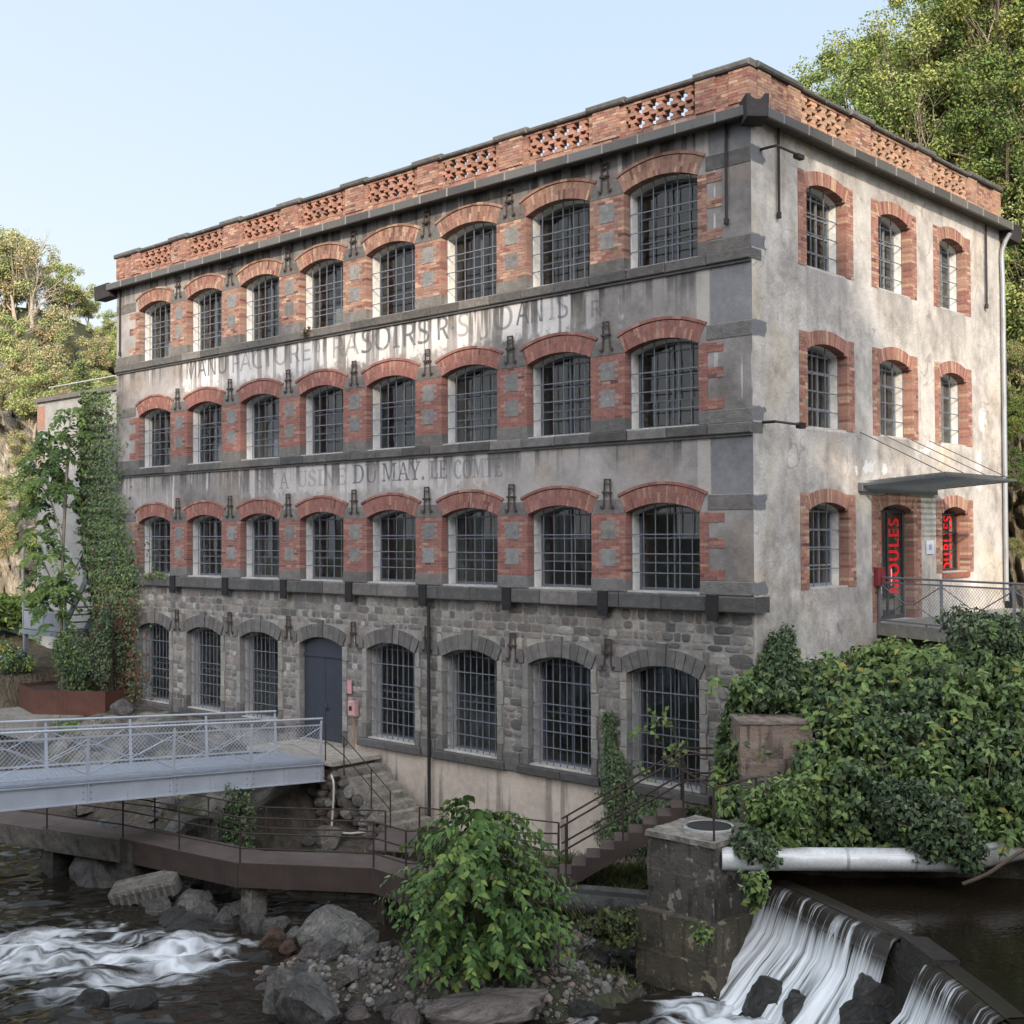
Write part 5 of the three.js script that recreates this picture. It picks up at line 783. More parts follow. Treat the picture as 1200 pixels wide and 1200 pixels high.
// ---- landing and stone steps at the door
{
  const R = rng(15), m = thing('stone_landing', 'rough stone landing carrying the end of the footbridge', 'landing');
  mesh('core', new MB().hexa([[-14.9, -7.2, 1.62], [-11.35, -7.2, 1.62], [-11.3, -7.2, 0.12], [-14.9, -7.2, 0.12], [-14.9, -4.56, 1.5], [-11.42, -4.56, 1.5], [-11.42, -4.56, 0.12], [-14.9, -4.56, 0.12]], rgb(0.25, 0.225, 0.19)), M.rock, m);
  mesh('paving', new MB().bev(-14.9, -11.25, -4.56, -4.45, 0.1, 1.72, 0.02, rgb(0.46, 0.42, 0.36), ''), M.stone, m);
  const mats = [[0.34, 0.31, 0.27], [0.24, 0.22, 0.2], [0.46, 0.43, 0.38], [0.28, 0.2, 0.16]].map((c) => rockMat(c));
  const put = (x, y, z, sx, sy, sz) => { const o = shadow(new THREE.Mesh(rockShapes[Math.floor(R() * 6)], mats[Math.floor(R() * 4)])); o.name = 'stone'; o.position.set(x, y, z); o.scale.set(sx, sy, sz); o.rotation.set((R() - 0.5) * 0.4, R() * 6, (R() - 0.5) * 0.4); m.add(o); };
  for (let y = -6.5; y < -4.6; y += 0.24) for (let x = -14.8; x < -11.2; x += 0.34) put(x + R() * 0.1, y + R() * 0.06, 1.52 + R() * 0.1, 0.15 + R() * 0.07, 0.11 + R() * 0.05, 0.13);
  for (let y = -6.5; y < -4.6; y += 0.24) for (let z = 0.3; z < 1.6; z += 0.34) put(-11.38 + R() * 0.08, y + R() * 0.06, z + R() * 0.1, 0.14, 0.11 + R() * 0.05, 0.15 + R() * 0.07);
  const s = thing('stone_steps', 'worn stone steps going down from the door landing to the walkway', 'steps');
  for (let k = 0; k < 7; k++) { const x = -11.22 + k * 0.29, y = -4.63 - k * 0.182; mesh('step', new MB().hexa([[x, y - 0.2, 1.5], [x + 0.36, y - 0.2, 1.5], [x + 0.36, y - 0.2, 0.25], [x, y - 0.2, 0.25], [x + 0.01, y, 1.47 + R() * 0.05], [x + 0.33, y - 0.01, 1.47 + R() * 0.05], [x + 0.33, y - 0.01, 0.25], [x + 0.01, y, 0.25]], jit(rgb(0.34, 0.31, 0.27), R, 0.2)), M.rock, s); for (let q = 0; q < 3; q++) { const o = shadow(new THREE.Mesh(rockShapes[Math.floor(R() * 6)], mats[Math.floor(R() * 3)])); o.name = 'stone'; o.position.set(x + 0.1 + R() * 0.15, y - 0.35 - q * 0.25, 1.45 + R() * 0.1); o.scale.set(0.2, 0.15, 0.16); o.rotation.set(R(), R() * 6, R()); s.add(o); } }
  const h = thing('step_handrail', 'thin rusty handrail beside the worn stone steps', 'handrail'), c = rgb(0.06, 0.045, 0.038);
  const pts = [[-11.6, -4.45, 1.62], [-10.95, -4.75, 1.55], [-9.9, -5.4, 1.55], [-9.2, -5.85, 1.55]];
  for (const p of pts) mesh('post', new MB().bar(p, [p[0], p[1] + 0.95, p[2]], 0.018, c, 6), M.iron, h);
  for (const e of [0.95, 0.5]) mesh('rail', new MB().bar([pts[0][0], pts[0][1] + e, pts[0][2]], [pts[1][0], pts[1][1] + e, pts[1][2]], 0.014, c, 5).bar([pts[1][0], pts[1][1] + e, pts[1][2]], [pts[3][0], pts[3][1] + e, pts[3][2]], 0.014, c, 5), M.iron, h);
  single('white_hose', new MB().tube([[-11.2, -4.75, 1.75], [-11.05, -4.9, 1.8], [-11.05, -5.9, 1.85], [-11.0, -6.05, 1.9], [-10.4, -6.05, 1.85], [-10.0, -5.98, 1.7]], 0.03, rgb(0.5, 0.48, 0.44), 30, 6), M.paint, 'pale plastic pipe bent down the stone landing', 'pipe');
}
// ---- rust brown walkway, its stairs and railings
{
  const w = thing('walkway', 'rust brown steel walkway with rails along the foot of the bank', 'walkway'), YW = -5.65, C = rgb(0.062, 0.045, 0.039), CT = rgb(0.118, 0.097, 0.088), CR = rgb(0.06, 0.042, 0.038);
  const O = [[-21.5, 9.2], [-14.95, 7.38], [-12.6, 6.72], [-8.8, 6.15], [-6.38, 4.53], [-5.3, 4.6], [-2.88, 2.71]];
  const I = [[-21.8, 8.1], [-15.4, 6.35], [-12.9, 5.68], [-9.2, 5.15], [-7.0, 3.62], [-5.6, 3.6], [-3.45, 2.0]];
  const YS = [-5.72, -5.7, -5.66, -5.65, -5.64, -5.63];
  for (let k = 0; k < 6; k++) { const [a, b, c, d] = [O[k], O[k + 1], I[k + 1], I[k]], y = YS[k], concrete = k < 2; const cc = concrete ? rgb(0.16, 0.145, 0.125) : jit(C, R3, 0.1);
    mesh('deck_plate', new MB().hexa([[a[0], y - 0.02, a[1]], [b[0], y - 0.02, b[1]], [c[0], y - 0.02, c[1]], [d[0], y - 0.02, d[1]], [a[0], y, a[1]], [b[0], y, b[1]], [c[0], y, c[1]], [d[0], y, d[1]]], CT), M.rust, w);
    const ux = (b[0] - a[0]), uz = b[1] - a[1], l = Math.hypot(ux, uz), nx = -uz / l * -1, nz = ux / l * -1; const t = 0.03, H = k === 0 ? 0.45 : 0.5;
    mesh('fascia', new MB().hexa([[a[0] + nx * -t, y - H, a[1] + nz * -t], [b[0] + nx * -t, y - H, b[1] + nz * -t], [b[0], y - H, b[1]], [a[0], y - H, a[1]], [a[0] + nx * -t, y + 0.012, a[1] + nz * -t], [b[0] + nx * -t, y + 0.012, b[1] + nz * -t], [b[0], y + 0.012, b[1]], [a[0], y + 0.012, a[1]]], cc), concrete ? M.rock : M.rust, w); }
  const rails = (L2, hgts, nm, f = 0) => { for (let k = 0; k < L2.length; k++) { const [x, z] = L2[k]; mesh('post', new MB().bar([x, YW - (f ? 0.02 : 0.3), z], [x, YW + 0.95, z], 0.022, CR, 6), M.iron, w); if (k < L2.length - 1) { const [x2, z2] = L2[k + 1], n = Math.max(1, Math.round(Math.hypot(x2 - x, z2 - z) / 2.4)); for (let q = 1; q < n; q++) mesh('post', new MB().bar([lerp(x, x2, q / n), YW - 0.02, lerp(z, z2, q / n)], [lerp(x, x2, q / n), YW + 0.95, lerp(z, z2, q / n)], 0.02, CR, 6), M.iron, w); for (const h of hgts) mesh('rail', new MB().bar([x, YW + h, z], [x2, YW + h, z2], 0.017, CR, 6), M.iron, w); } } };
  rails(O.map(([x, z]) => [x - 0.02, z - 0.06]), [0.95, 0.62, 0.3]); rails(I.slice(0, 5), [0.95, 0.5], '', 1); rails([[-6.7, 2.9], [-3.5, 1.95]], [0.95, 0.5], '', 1);
  const pier = (x, z, wd, c, mat) => mesh('pier', new MB().hexa([[x - wd, -7.6, z + wd], [x + wd, -7.6, z + wd], [x + wd, -7.6, z - wd], [x - wd, -7.6, z - wd], [x - wd * 0.92, YW - 0.06, z + wd], [x + wd * 0.92, YW - 0.06, z + wd], [x + wd * 0.92, YW - 0.06, z - wd], [x - wd * 0.92, YW - 0.06, z - wd]], c), mat, w);
  pier(-15.0, 7.0, 0.3, rgb(0.1, 0.095, 0.085), M.rock); pier(-12.5, 6.35, 0.36, rgb(0.1, 0.095, 0.085), M.rock); pier(-8.8, 5.75, 0.2, rgb(0.3, 0.28, 0.25), M.rock); pier(-6.35, 4.2, 0.12, C, M.rust); pier(-2.95, 2.45, 0.1, C, M.rust); pier(-18.5, 8.0, 0.3, rgb(0.1, 0.095, 0.085), M.rock);
  // ramp to the stone steps
  mesh('ramp', new MB().hexa([[-7.6, -5.66, 3.6], [-6.7, -5.66, 3.1], [-8.6, -5.8, 1.2], [-9.3, -5.8, 1.7], [-7.6, -5.64, 3.6], [-6.7, -5.64, 3.1], [-8.6, -5.78, 1.2], [-9.3, -5.78, 1.7]], CT), M.rust, w);
  // stairs up to the right
  const st = thing('steel_stairs', 'rust brown steel stairs climbing from the walkway past the concrete block', 'stairs'); const D = [0.785, -0.62], W2 = [-0.62, -0.785], P0 = [-2.88, 2.71];
  const pt = (k, side, y) => [P0[0] + D[0] * 0.283 * k + W2[0] * side, y, P0[1] + D[1] * 0.283 * k + W2[1] * side], wid = 0.75;
  for (let k = 0; k < 9; k++) { const y = YW + 0.167 * (k + 1); mesh('tread', new MB().hexa([pt(k, 0, y - 0.03), pt(k + 1, 0, y - 0.03), pt(k + 1, wid, y - 0.03), pt(k, wid, y - 0.03), pt(k, 0, y), pt(k + 1, 0, y), pt(k + 1, wid, y), pt(k, wid, y)], CT), M.rust, st);
    mesh('riser', new MB().quad(pt(k, 0.01, y - 0.19), pt(k, wid, y - 0.19), pt(k, wid, y - 0.03), pt(k, 0.01, y - 0.03), C), M.rust, st);
    mesh('stringer', new MB().hexa([pt(k, -0.02, y - 0.4), pt(k + 1, -0.02, y - 0.24), pt(k + 1, 0, y - 0.24), pt(k, 0, y - 0.4), pt(k, -0.02, y + 0.005), pt(k + 1, -0.02, y + 0.005), pt(k + 1, 0, y + 0.005), pt(k, 0, y + 0.005)], C), M.rust, st); }
  for (const side of [0.0, wid]) { for (const k of [0.6, 4.6, 8.8]) mesh('post', new MB().bar(pt(k, side, YW + 0.167 * k), pt(k, side, YW + 0.167 * k + 1.05), 0.02, CR, 6), M.iron, st); for (const h of [1.05, 0.55]) mesh('handrail', new MB().bar(pt(0.2, side, YW + 0.167 * 0.2 + h), pt(9, side, YW + 0.167 * 9 + h), 0.02, CR, 6).bar(pt(9, side, YW + 0.167 * 9 + h), pt(11.4, side, YW + 0.167 * 9 + h), 0.02, CR, 6), M.iron, st); }
  // old pipes under the walkway
  single('old_pipe', new MB().bar([-8.2, -6.35, 5.2], [-5.2, -6.4, 3.1], 0.12, rgb(0.32, 0.31, 0.27), 14), M.rock, 'pale old pipe lying under the rust brown walkway', 'pipe');
  single('mossy_pipe', new MB().bar(at(655, 1052, 24.6).toArray(), at(800, 1066, 23.6).toArray(), 0.3, rgb(0.12, 0.12, 0.115), 18), M.rock, 'thick dark mossy pipe under the steel stairs', 'pipe');
  const rb = single('broken_slab', new MB().box(-0.75, 0.75, -0.17, 0.17, -0.3, 0.3, rgb(0.26, 0.245, 0.22)), M.rock, 'broken ribbed concrete slab stranded at the water edge', 'slab'); rb.position.copy(at(172, 1040, 27)); rb.rotation.set(0.25, YAW, 0.24, 'YXZ');
  for (let k = 0; k < 9; k++) { const r = mesh('rib', new MB().box(-0.03, 0.03, -0.175, 0.175, 0.3, 0.34, rgb(0.32, 0.3, 0.27)), M.rock, rb); r.position.x = -0.66 + k * 0.165; }
  // concrete block with manhole
  const kb = thing('concrete_block', 'weathered concrete block with a round iron lid, beside the waterfall', 'concrete block');
  const cb = rgb(0.345, 0.315, 0.285); const top = new THREE.BoxGeometry(1.44, 1.5, 1.55, 14, 14, 14); const bump = (g, s) => { const p = g.attributes.position; for (let i = 0; i < p.count; i++) { const n = (noise3(p.getX(i) * 3.1 + s, p.getY(i) * 3.1, p.getZ(i) * 3.1) - 0.5) * 0.07 + (noise3(p.getX(i) * 9 + s, p.getY(i) * 9, p.getZ(i) * 9) - 0.5) * 0.05; p.setXYZ(i, p.getX(i) * (1 + n), p.getY(i) + n * 0.4, p.getZ(i) * (1 + n)); } g.computeVertexNormals(); };
  bump(top, 1); const gm = new MB().geo(top, cb, new THREE.Matrix4().makeTranslation(0.41, -4.2 - 0.75, 2.4)).build();
  const stainT = colorTex(512, 512, (u, v) => { const a = fbm(u * 5, v * 5, 5, 5), s = fbm(u * 14 + 3, v * 2, 4, 14), w2 = sstep(0.68, 0.74, fbm(u * 9 + 31, v * 7, 4, 9)), p = vnoise(u * 60, v * 60, 60) > 0.93 ? 1 : 0; const k = 0.6 + 0.7 * a - 0.4 * sstep(0.5, 0.7, s); return [lerp(k, 3.2, Math.max(w2 * 0.8, p * 0.7)), lerp(k * 0.97, 3.1, Math.max(w2 * 0.8, p * 0.7)), lerp(k * 0.93, 2.9, Math.max(w2 * 0.8, p * 0.7))].map((c) => c * 0.3); });
  const blockM = std({ map: scaled(stainT, 1.7), bumpMap: scaled(rockT, 0.7), bumpScale: 0.05 }); mesh('block_body', gm, blockM, kb);
  const ft = new THREE.BoxGeometry(1.75, 1.6, 1.7, 12, 10, 12); bump(ft, 4); mesh('footing', new MB().geo(ft, rgb(0.37, 0.32, 0.23), new THREE.Matrix4().makeTranslation(0.42, -6.3, 2.5)), blockM, kb);
  const rimg = new THREE.BoxGeometry(1.5, 0.1, 1.6, 20, 2, 20); bump(rimg, 9); mesh('cap', new MB().geo(rimg, rgb(0.36, 0.33, 0.29), new THREE.Matrix4().makeTranslation(0.41, -4.17, 2.4)), M.rock, kb);
  mesh('manhole_lid', new THREE.CylinderGeometry(0.4, 0.4, 0.05, 32).translate(0.45, -4.1, 2.3), new THREE.MeshStandardMaterial({ color: rgb(0.05, 0.047, 0.045), roughness: 0.7, metalness: 0.4 }), kb); mesh('lid_rim', new THREE.TorusGeometry(0.44, 0.035, 8, 36).rotateX(Math.PI / 2).translate(0.45, -4.105, 2.3), M.rock, kb);
  mesh('guard_rail', new MB().bar([1.05, -4.15, 3.05], [1.05, -3.2, 3.05], 0.02, CR).bar([1.1, -4.15, 1.75], [1.1, -3.2, 1.75], 0.02, CR).bar([1.05, -3.2, 3.05], [1.1, -3.2, 1.75], 0.018, CR).bar([1.05, -3.2, 3.05], [-0.9, -3.05, 1.9], 0.018, CR), M.iron, kb);
}

// ================================================================ plants
const _v = new THREE.Vector3(), _n = new THREE.Vector3(), _t = new THREE.Vector3(), _b = new THREE.Vector3();
class Leaves { // leaf-sized folded blades
  constructor() { this.p = []; this.n = []; this.c = []; this.i = []; }
  add(pos, nor, tip, len, wid, col, fold = 0.25) {
    _n.copy(nor).normalize(); _t.copy(tip).addScaledVector(_n, -tip.dot(_n)); if (_t.lengthSq() < 1e-6) _t.set(1, 0, 0); _t.normalize(); _b.crossVectors(_n, _t);
    const k = this.p.length / 3, m = 0.42;
    const P = (a, b, h) => { this.p.push(pos.x + _t.x * a + _b.x * b + _n.x * h, pos.y + _t.y * a + _b.y * b + _n.y * h, pos.z + _t.z * a + _b.z * b + _n.z * h); this.n.push(_n.x, _n.y, _n.z); this.c.push(col.r, col.g, col.b); };
    P(0, 0, 0); P(len * m, wid / 2, wid * fold); P(len, 0, -len * 0.12); P(len * m, -wid / 2, wid * fold); this.i.push(k, k + 3, k + 2, k, k + 2, k + 1);
  }
  get count() { return this.p.length / 12; }
  build() { const g = new THREE.BufferGeometry(); g.setAttribute('position', new THREE.Float32BufferAttribute(this.p, 3)); g.setAttribute('normal', new THREE.Float32BufferAttribute(this.n, 3)); g.setAttribute('color', new THREE.Float32BufferAttribute(this.c, 3)); g.setIndex(this.i); return g; }
}
const pick = (R, a) => a[Math.floor(R() * a.length)];
// ---- trees: trunk and limbs carry clumps of leaves
function makeTree(o) {
  const R = rng(o.seed), t = new THREE.Group(), wood = new MB(), lv = new Leaves(), H = o.h, ends = [];
  const limb = (a, dir, len, r, depth) => {
    const pts = [a.clone()], d = dir.clone(); let p = a.clone(); const n = 3; for (let k = 0; k < n; k++) { d.addScaledVector(rdir(R), 0.22).normalize(); p = p.clone().addScaledVector(d, len / n); pts.push(p); }
    for (let k = 0; k < n; k++) wood.bar(pts[k].toArray(), pts[k + 1].toArray(), r * (1 - 0.6 * k / n), o.bark, depth > 1 ? 4 : 6, r * (1 - 0.6 * (k + 1) / n));
    if (depth >= o.depth) { ends.push([p, len]); return; }
    const kids = depth === 0 ? o.kids : 3; for (let k = 0; k < kids; k++) { const q = pts[Math.min(n, 1 + Math.floor(R() * n))], e = d.clone().addScaledVector(rdir(R), o.spread).addScaledVector(_v.set(0, 1, 0), 0.15).normalize(); limb(q, e, len * (0.55 + R() * 0.25), r * 0.5, depth + 1); }
    ends.push([p, len]);
  };
  if (o.conifer) {
    wood.bar([0, 0, 0], [0, H, 0], 0.16, o.bark, 7, 0.02); const w = H * 0.24;
    for (let k = 0; k < 130; k++) { const f = 0.1 + 0.88 * Math.pow(k / 130, 0.85), a = k * 2.4 + R(), L2 = w * (1 - f) * (0.8 + R() * 0.35) + 0.15, y = f * H; const dir = new THREE.Vector3(Math.cos(a), -0.18, Math.sin(a)); const m = Math.round(14 + L2 * 34); for (let q = 0; q < m; q++) { const s = Math.sqrt(R()) * L2; const p = new THREE.Vector3(dir.x * s, y - s * 0.22, dir.z * s).addScaledVector(rdir(R), 0.16 + 0.1 * L2); const tip = dir.clone().addScaledVector(rdir(R), 0.6); lv.add(p, rdir(R).addScaledVector(_v.set(0, 1, 0), 0.9), tip, o.leaf * (1.2 + R()), o.leaf * 0.55, jit(pick(R, o.cols), R, 0.3, 0.08)); } }
  } else {
    limb(new THREE.Vector3(0, -0.4, 0), new THREE.Vector3(0, 1, 0), H * 0.45, H * 0.022 + 0.04, 0);
    if (o.leaves) {
      const cl = []; for (const [p, l] of ends) cl.push([p, 0.5 + R() * 0.5]);
      const cen = new THREE.Vector3(0, H * 0.62, 0); for (let k = 0; k < o.extra; k++) { const d = rdir(R), rr = 0.5 + 0.5 * Math.sqrt(R()); const q = new THREE.Vector3(cen.x + d.x * o.rx * rr, cen.y + d.y * H * 0.36 * rr, cen.z + d.z * o.rx * rr); cl.push([q, 0.45 + R() * 0.65]); wood.bar([(R() - 0.5) * 0.3, H * (0.3 + 0.2 * R()), (R() - 0.5) * 0.3], q.toArray(), 0.045, o.bark, 4, 0.012); }
      const per = Math.round(o.leaves / cl.length);
      for (const [c, cr0] of cl) { const cr = cr0 * o.clump, base = pick(R, o.cols).clone(); for (let q = 0; q < per; q++) { const d = rdir(R), s = Math.pow(R(), 0.45); const p = new THREE.Vector3(c.x + d.x * cr * s, c.y + d.y * cr * 0.72 * s, c.z + d.z * cr * s); const nor = d.clone().multiplyScalar(0.8).addScaledVector(rdir(R), 0.9); nor.y += 0.7; const tip = rdir(R); tip.y -= 0.5; lv.add(p, nor, tip, o.leaf * (0.7 + R() * 0.7), o.leaf * 0.62, jit(R() < 0.75 ? base : pick(R, o.cols), R, 0.28, 0.1)); } }
    }
  }
  const wm = mesh('trunk', wood, M.bark, t); if (lv.count) mesh('crown', lv.build(), M.leaf, t); return t;
}
const G1 = [rgb(0.13, 0.19, 0.035), rgb(0.18, 0.22, 0.045), rgb(0.09, 0.15, 0.03), rgb(0.23, 0.24, 0.055)], G2 = [rgb(0.23, 0.26, 0.08), rgb(0.29, 0.28, 0.1), rgb(0.18, 0.22, 0.065), rgb(0.3, 0.23, 0.1)], G3 = [rgb(0.075, 0.125, 0.03), rgb(0.1, 0.16, 0.04), rgb(0.14, 0.19, 0.045)], GY = [rgb(0.24, 0.3, 0.075), rgb(0.2, 0.27, 0.065), rgb(0.3, 0.32, 0.1)];
const BARK = rgb(0.2, 0.17, 0.135), PALEB = rgb(0.38, 0.33, 0.27);
const TREES = {
  near1: makeTree({ seed: 1, h: 8, depth: 2, kids: 6, spread: 0.9, leaves: 13000, extra: 26, rx: 2.6, clump: 0.95, leaf: 0.17, cols: G1, bark: BARK }),
  near2: makeTree({ seed: 2, h: 9, depth: 2, kids: 7, spread: 1.0, leaves: 15000, extra: 30, rx: 2.9, clump: 1.0, leaf: 0.16, cols: GY, bark: BARK }),
  near3: makeTree({ seed: 3, h: 7, depth: 2, kids: 6, spread: 1.0, leaves: 12000, extra: 24, rx: 2.5, clump: 0.9, leaf: 0.17, cols: G3, bark: BARK }),
  near4: makeTree({ seed: 4, h: 6, depth: 2, kids: 6, spread: 1.0, leaves: 7000, extra: 12, rx: 2.2, clump: 0.85, leaf: 0.15, cols: G2, bark: PALEB }),
  bare: makeTree({ seed: 5, h: 8, depth: 4, kids: 6, spread: 0.62, leaves: 0, bark: PALEB }),
  far1: makeTree({ seed: 6, h: 8, depth: 2, kids: 6, spread: 0.9, leaves: 8000, extra: 26, rx: 2.7, clump: 1.0, leaf: 0.24, cols: [rgb(0.33, 0.38, 0.13), rgb(0.28, 0.35, 0.11), rgb(0.4, 0.4, 0.17)], bark: PALEB }),
  far2: makeTree({ seed: 7, h: 7, depth: 2, kids: 6, spread: 1.0, leaves: 6500, extra: 20, rx: 2.4, clump: 1.0, leaf: 0.24, cols: [rgb(0.33, 0.35, 0.15), rgb(0.4, 0.37, 0.18), rgb(0.27, 0.32, 0.12), rgb(0.4, 0.32, 0.17)], bark: PALEB }),
  far3: makeTree({ seed: 8, h: 9, conifer: true, leaf: 0.2, cols: [rgb(0.19, 0.25, 0.09), rgb(0.24, 0.28, 0.1), rgb(0.15, 0.21, 0.08)], bark: BARK }),
  shade: makeTree({ seed: 9, h: 12, depth: 2, kids: 8, spread: 1.0, leaves: 9000, extra: 34, rx: 3.8, clump: 1.5, leaf: 0.36, cols: G1, bark: BARK }),
};
function plant(kind, x, y, z, s, turn, name, label, group) { const t = TREES[kind].clone(); t.name = numbered(name); t.position.set(x, y, z); t.scale.setScalar(s); t.rotation.y = turn; t.userData = { label, category: 'tree', group }; scene.add(t); return t; }
{ // wooded hill behind the right of the factory
  const R = rng(61), LAB = { near1: 'bright green leafy tree on the slope behind the factory', near2: 'yellow green leafy tree on the slope behind the factory', near3: 'dark green leafy tree on the slope behind the factory', near4: 'thin ochre leaved tree on the slope behind the factory', bare: 'bare pale grey tree on the slope behind the factory' };
  const spots = [];
  for (let k = 0; k < 34; k++) { const u = 985 + (k % 9) * 32 + R() * 26, row = Math.floor(k / 9), d = 37 + row * 5.2 + R() * 3; spots.push([u, d, pick(R, ['near1', 'near2', 'near2', 'near3', 'near1', 'near4'])]); }
  for (let k = 0; k < 22; k++) spots.push([1265 + (k % 8) * 55 + R() * 40, 39 + Math.floor(k / 8) * 6 + R() * 4, pick(R, ['near1', 'near2', 'near3', 'near4'])]);
  spots.push([1075, 47, 'bare'], [1045, 44, 'bare'], [1130, 50, 'bare'], [1180, 47, 'bare'], [1100, 52, 'bare']);
  for (const [u, d, k] of spots) { const b = (u - 600) / FOCAL * d, [x, z] = fromAB(d, b); if (z > -14.6) continue; const y = landH(x, z) - 0.3; plant(k, x, y, z, (0.62 + R() * 0.35) * (k === 'bare' ? 0.95 : 1), R() * 6.3, k === 'bare' ? 'bare_tree' : 'hillside_tree', LAB[k], 'trees behind the factory'); }
}
{ // far hillside on the left
  const R = rng(62), LAB = { far1: 'pale yellow green tree on the sunny hillside across the valley', far2: 'olive and ochre tree on the sunny hillside across the valley', far3: 'tall conifer on the sunny hillside across the valley', bare: 'bare grey tree on the sunny hillside across the valley' };
  for (let k = 0; k < 74; k++) { const row = Math.floor(k / 12), a = 61 + row * 7.5 + R() * 6, u = -70 + (k % 12) * 21 + R() * 20, b = (u - 600) / FOCAL * a, [x, z] = fromAB(a, b); const kind = u > 62 && row < 3 ? (R() < 0.7 ? 'far3' : 'far1') : pick(R, ['far1', 'far1', 'far2', 'far2', 'bare']); plant(kind, x, landH(x, z) - 0.3, z, (0.62 + R() * 0.4) * lerp(1.0, 0.62, sstep(20, 110, u)), R() * 6.3, kind === 'far3' ? 'conifer_tree' : kind === 'bare' ? 'bare_tree' : 'hillside_tree', LAB[kind], 'trees on the far hillside'); }
}
{ // bushes clinging to the rock faces
  const R = rng(64); for (const [u, v, d, k, s] of [[10, 640, 54, 'far2', 0.3], [35, 590, 54.5, 'far1', 0.28], [60, 660, 53, 'far1', 0.32], [20, 545, 55.5, 'far2', 0.3], [70, 560, 56, 'far2', 0.35], [40, 500, 57, 'far1', 0.4], [5, 480, 58, 'far2', 0.35], [90, 620, 53, 'far3', 0.5], [30, 455, 60, 'far2', 0.4], [95, 520, 57, 'far3', 0.5], [-10, 600, 54, 'far1', 0.3], [60, 480, 59, 'far2', 0.5], [1188, 560, 35.2, 'near3', 0.22], [1195, 500, 35.6, 'near1', 0.25], [1186, 440, 36.3, 'near4', 0.3], [1198, 640, 34.5, 'near4', 0.16]]) { const p = at(u, v, d); plant(k, p.x, p.y - 0.6, p.z, s, R() * 6, 'cliff_bush', u > 1000 ? 'bush growing on the rock face behind the downpipe' : 'bush growing on the sunlit rock face across the valley', u > 1000 ? 'bushes on the near rock' : 'bushes on the far rock'); }
}
{ // trees of the slope behind the photographer, which shade the yard
  const R = rng(63); const add = (s, w, sc) => { const [x, z] = fromSW(s, w); plant('shade', x, landH(x, z) - 0.4, z, sc, R() * 6.3, 'opposite_slope_tree', 'leafy tree on the wooded slope facing the factory', 'trees facing the factory'); };
  for (let w = -23; w < -3; w += 3.0) add(44.5 + R() * 3, w + R(), 0.62 + R() * 0.16);
  add(45, -1.5, 1.0); add(46, 0.3, 0.92);
  for (let w = 5.4; w < 12; w += 2.4) add(44.5 + R() * 2, w, 0.6);
  for (let w = -22; w < 10; w += 5.5) add(37 + R() * 2, w + R() * 2, 0.7);
}
// rock faces
function cliff(name, grid, seed, col, label) { // grid of points, smoothed and roughened
  const nu = 60, nv = 60, pos = [], uv = [], idx = [], gh = grid.length, gw = grid[0].length; const n = new THREE.Vector3().subVectors(EYE, grid[0][0]).setY(0).normalize();
  for (let j = 0; j <= nv; j++) for (let i = 0; i <= nu; i++) { const fu = i / nu * (gw - 1), fv = j / nv * (gh - 1), a = Math.min(gw - 2, Math.floor(fu)), b = Math.min(gh - 2, Math.floor(fv)), s = fu - a, t = fv - b; const p = grid[b][a].clone().lerp(grid[b][a + 1], s).lerp(grid[b + 1][a].clone().lerp(grid[b + 1][a + 1], s), t); const k = (Math.abs(noise3(p.x * 0.4 + seed, p.y * 0.55, p.z * 0.4) - 0.5) * 5 + Math.abs(noise3(p.x * 1.0, p.y * 1.4 + seed, p.z * 1.0) - 0.5) * 2.6 + (noise3(p.x * 4, p.y * 4, p.z * 4) - 0.5) * 0.5); p.addScaledVector(n, k); pos.push(p.x, p.y, p.z); uv.push(i / nu * 20, j / nv * 14); }
  for (let j = 0; j < nv; j++) for (let i = 0; i < nu; i++) { const p = j * (nu + 1) + i; idx.push(p, p + 1, p + nu + 1, p + 1, p + nu + 2, p + nu + 1); }
  const g = new THREE.BufferGeometry(); g.setAttribute('position', new THREE.Float32BufferAttribute(pos, 3)); g.setAttribute('uv', new THREE.Float32BufferAttribute(uv, 2)); g.setIndex(idx); g.computeVertexNormals();
  return struct(name, g, std({ map: scaled(rockT, 5), bumpMap: scaled(rockT, 2.6), bumpScale: 0.3, vertexColors: false, color: col }));
}
const gridAt = (rows) => rows.map((r) => r.map(([u, v, d]) => at(u, v, d)));
cliff('cliff', gridAt([[[-60, 730, 57], [60, 730, 57], [150, 730, 57]], [[-60, 580, 58], [60, 580, 58], [150, 580, 58]], [[-60, 440, 61], [40, 470, 61], [150, 500, 61]], [[-60, 400, 66], [30, 440, 66], [150, 480, 66]]]), 3, rgb(0.6, 0.54, 0.44));
cliff('cliff', gridAt([[[1150, 730, 37.5], [1200, 730, 36.5], [1290, 730, 35]], [[1150, 600, 38], [1200, 600, 37], [1290, 600, 36]], [[1150, 470, 39.5], [1200, 450, 39], [1290, 440, 38]], [[1150, 380, 42], [1200, 360, 42], [1290, 350, 41]]]), 8, rgb(0.42, 0.35, 0.24));
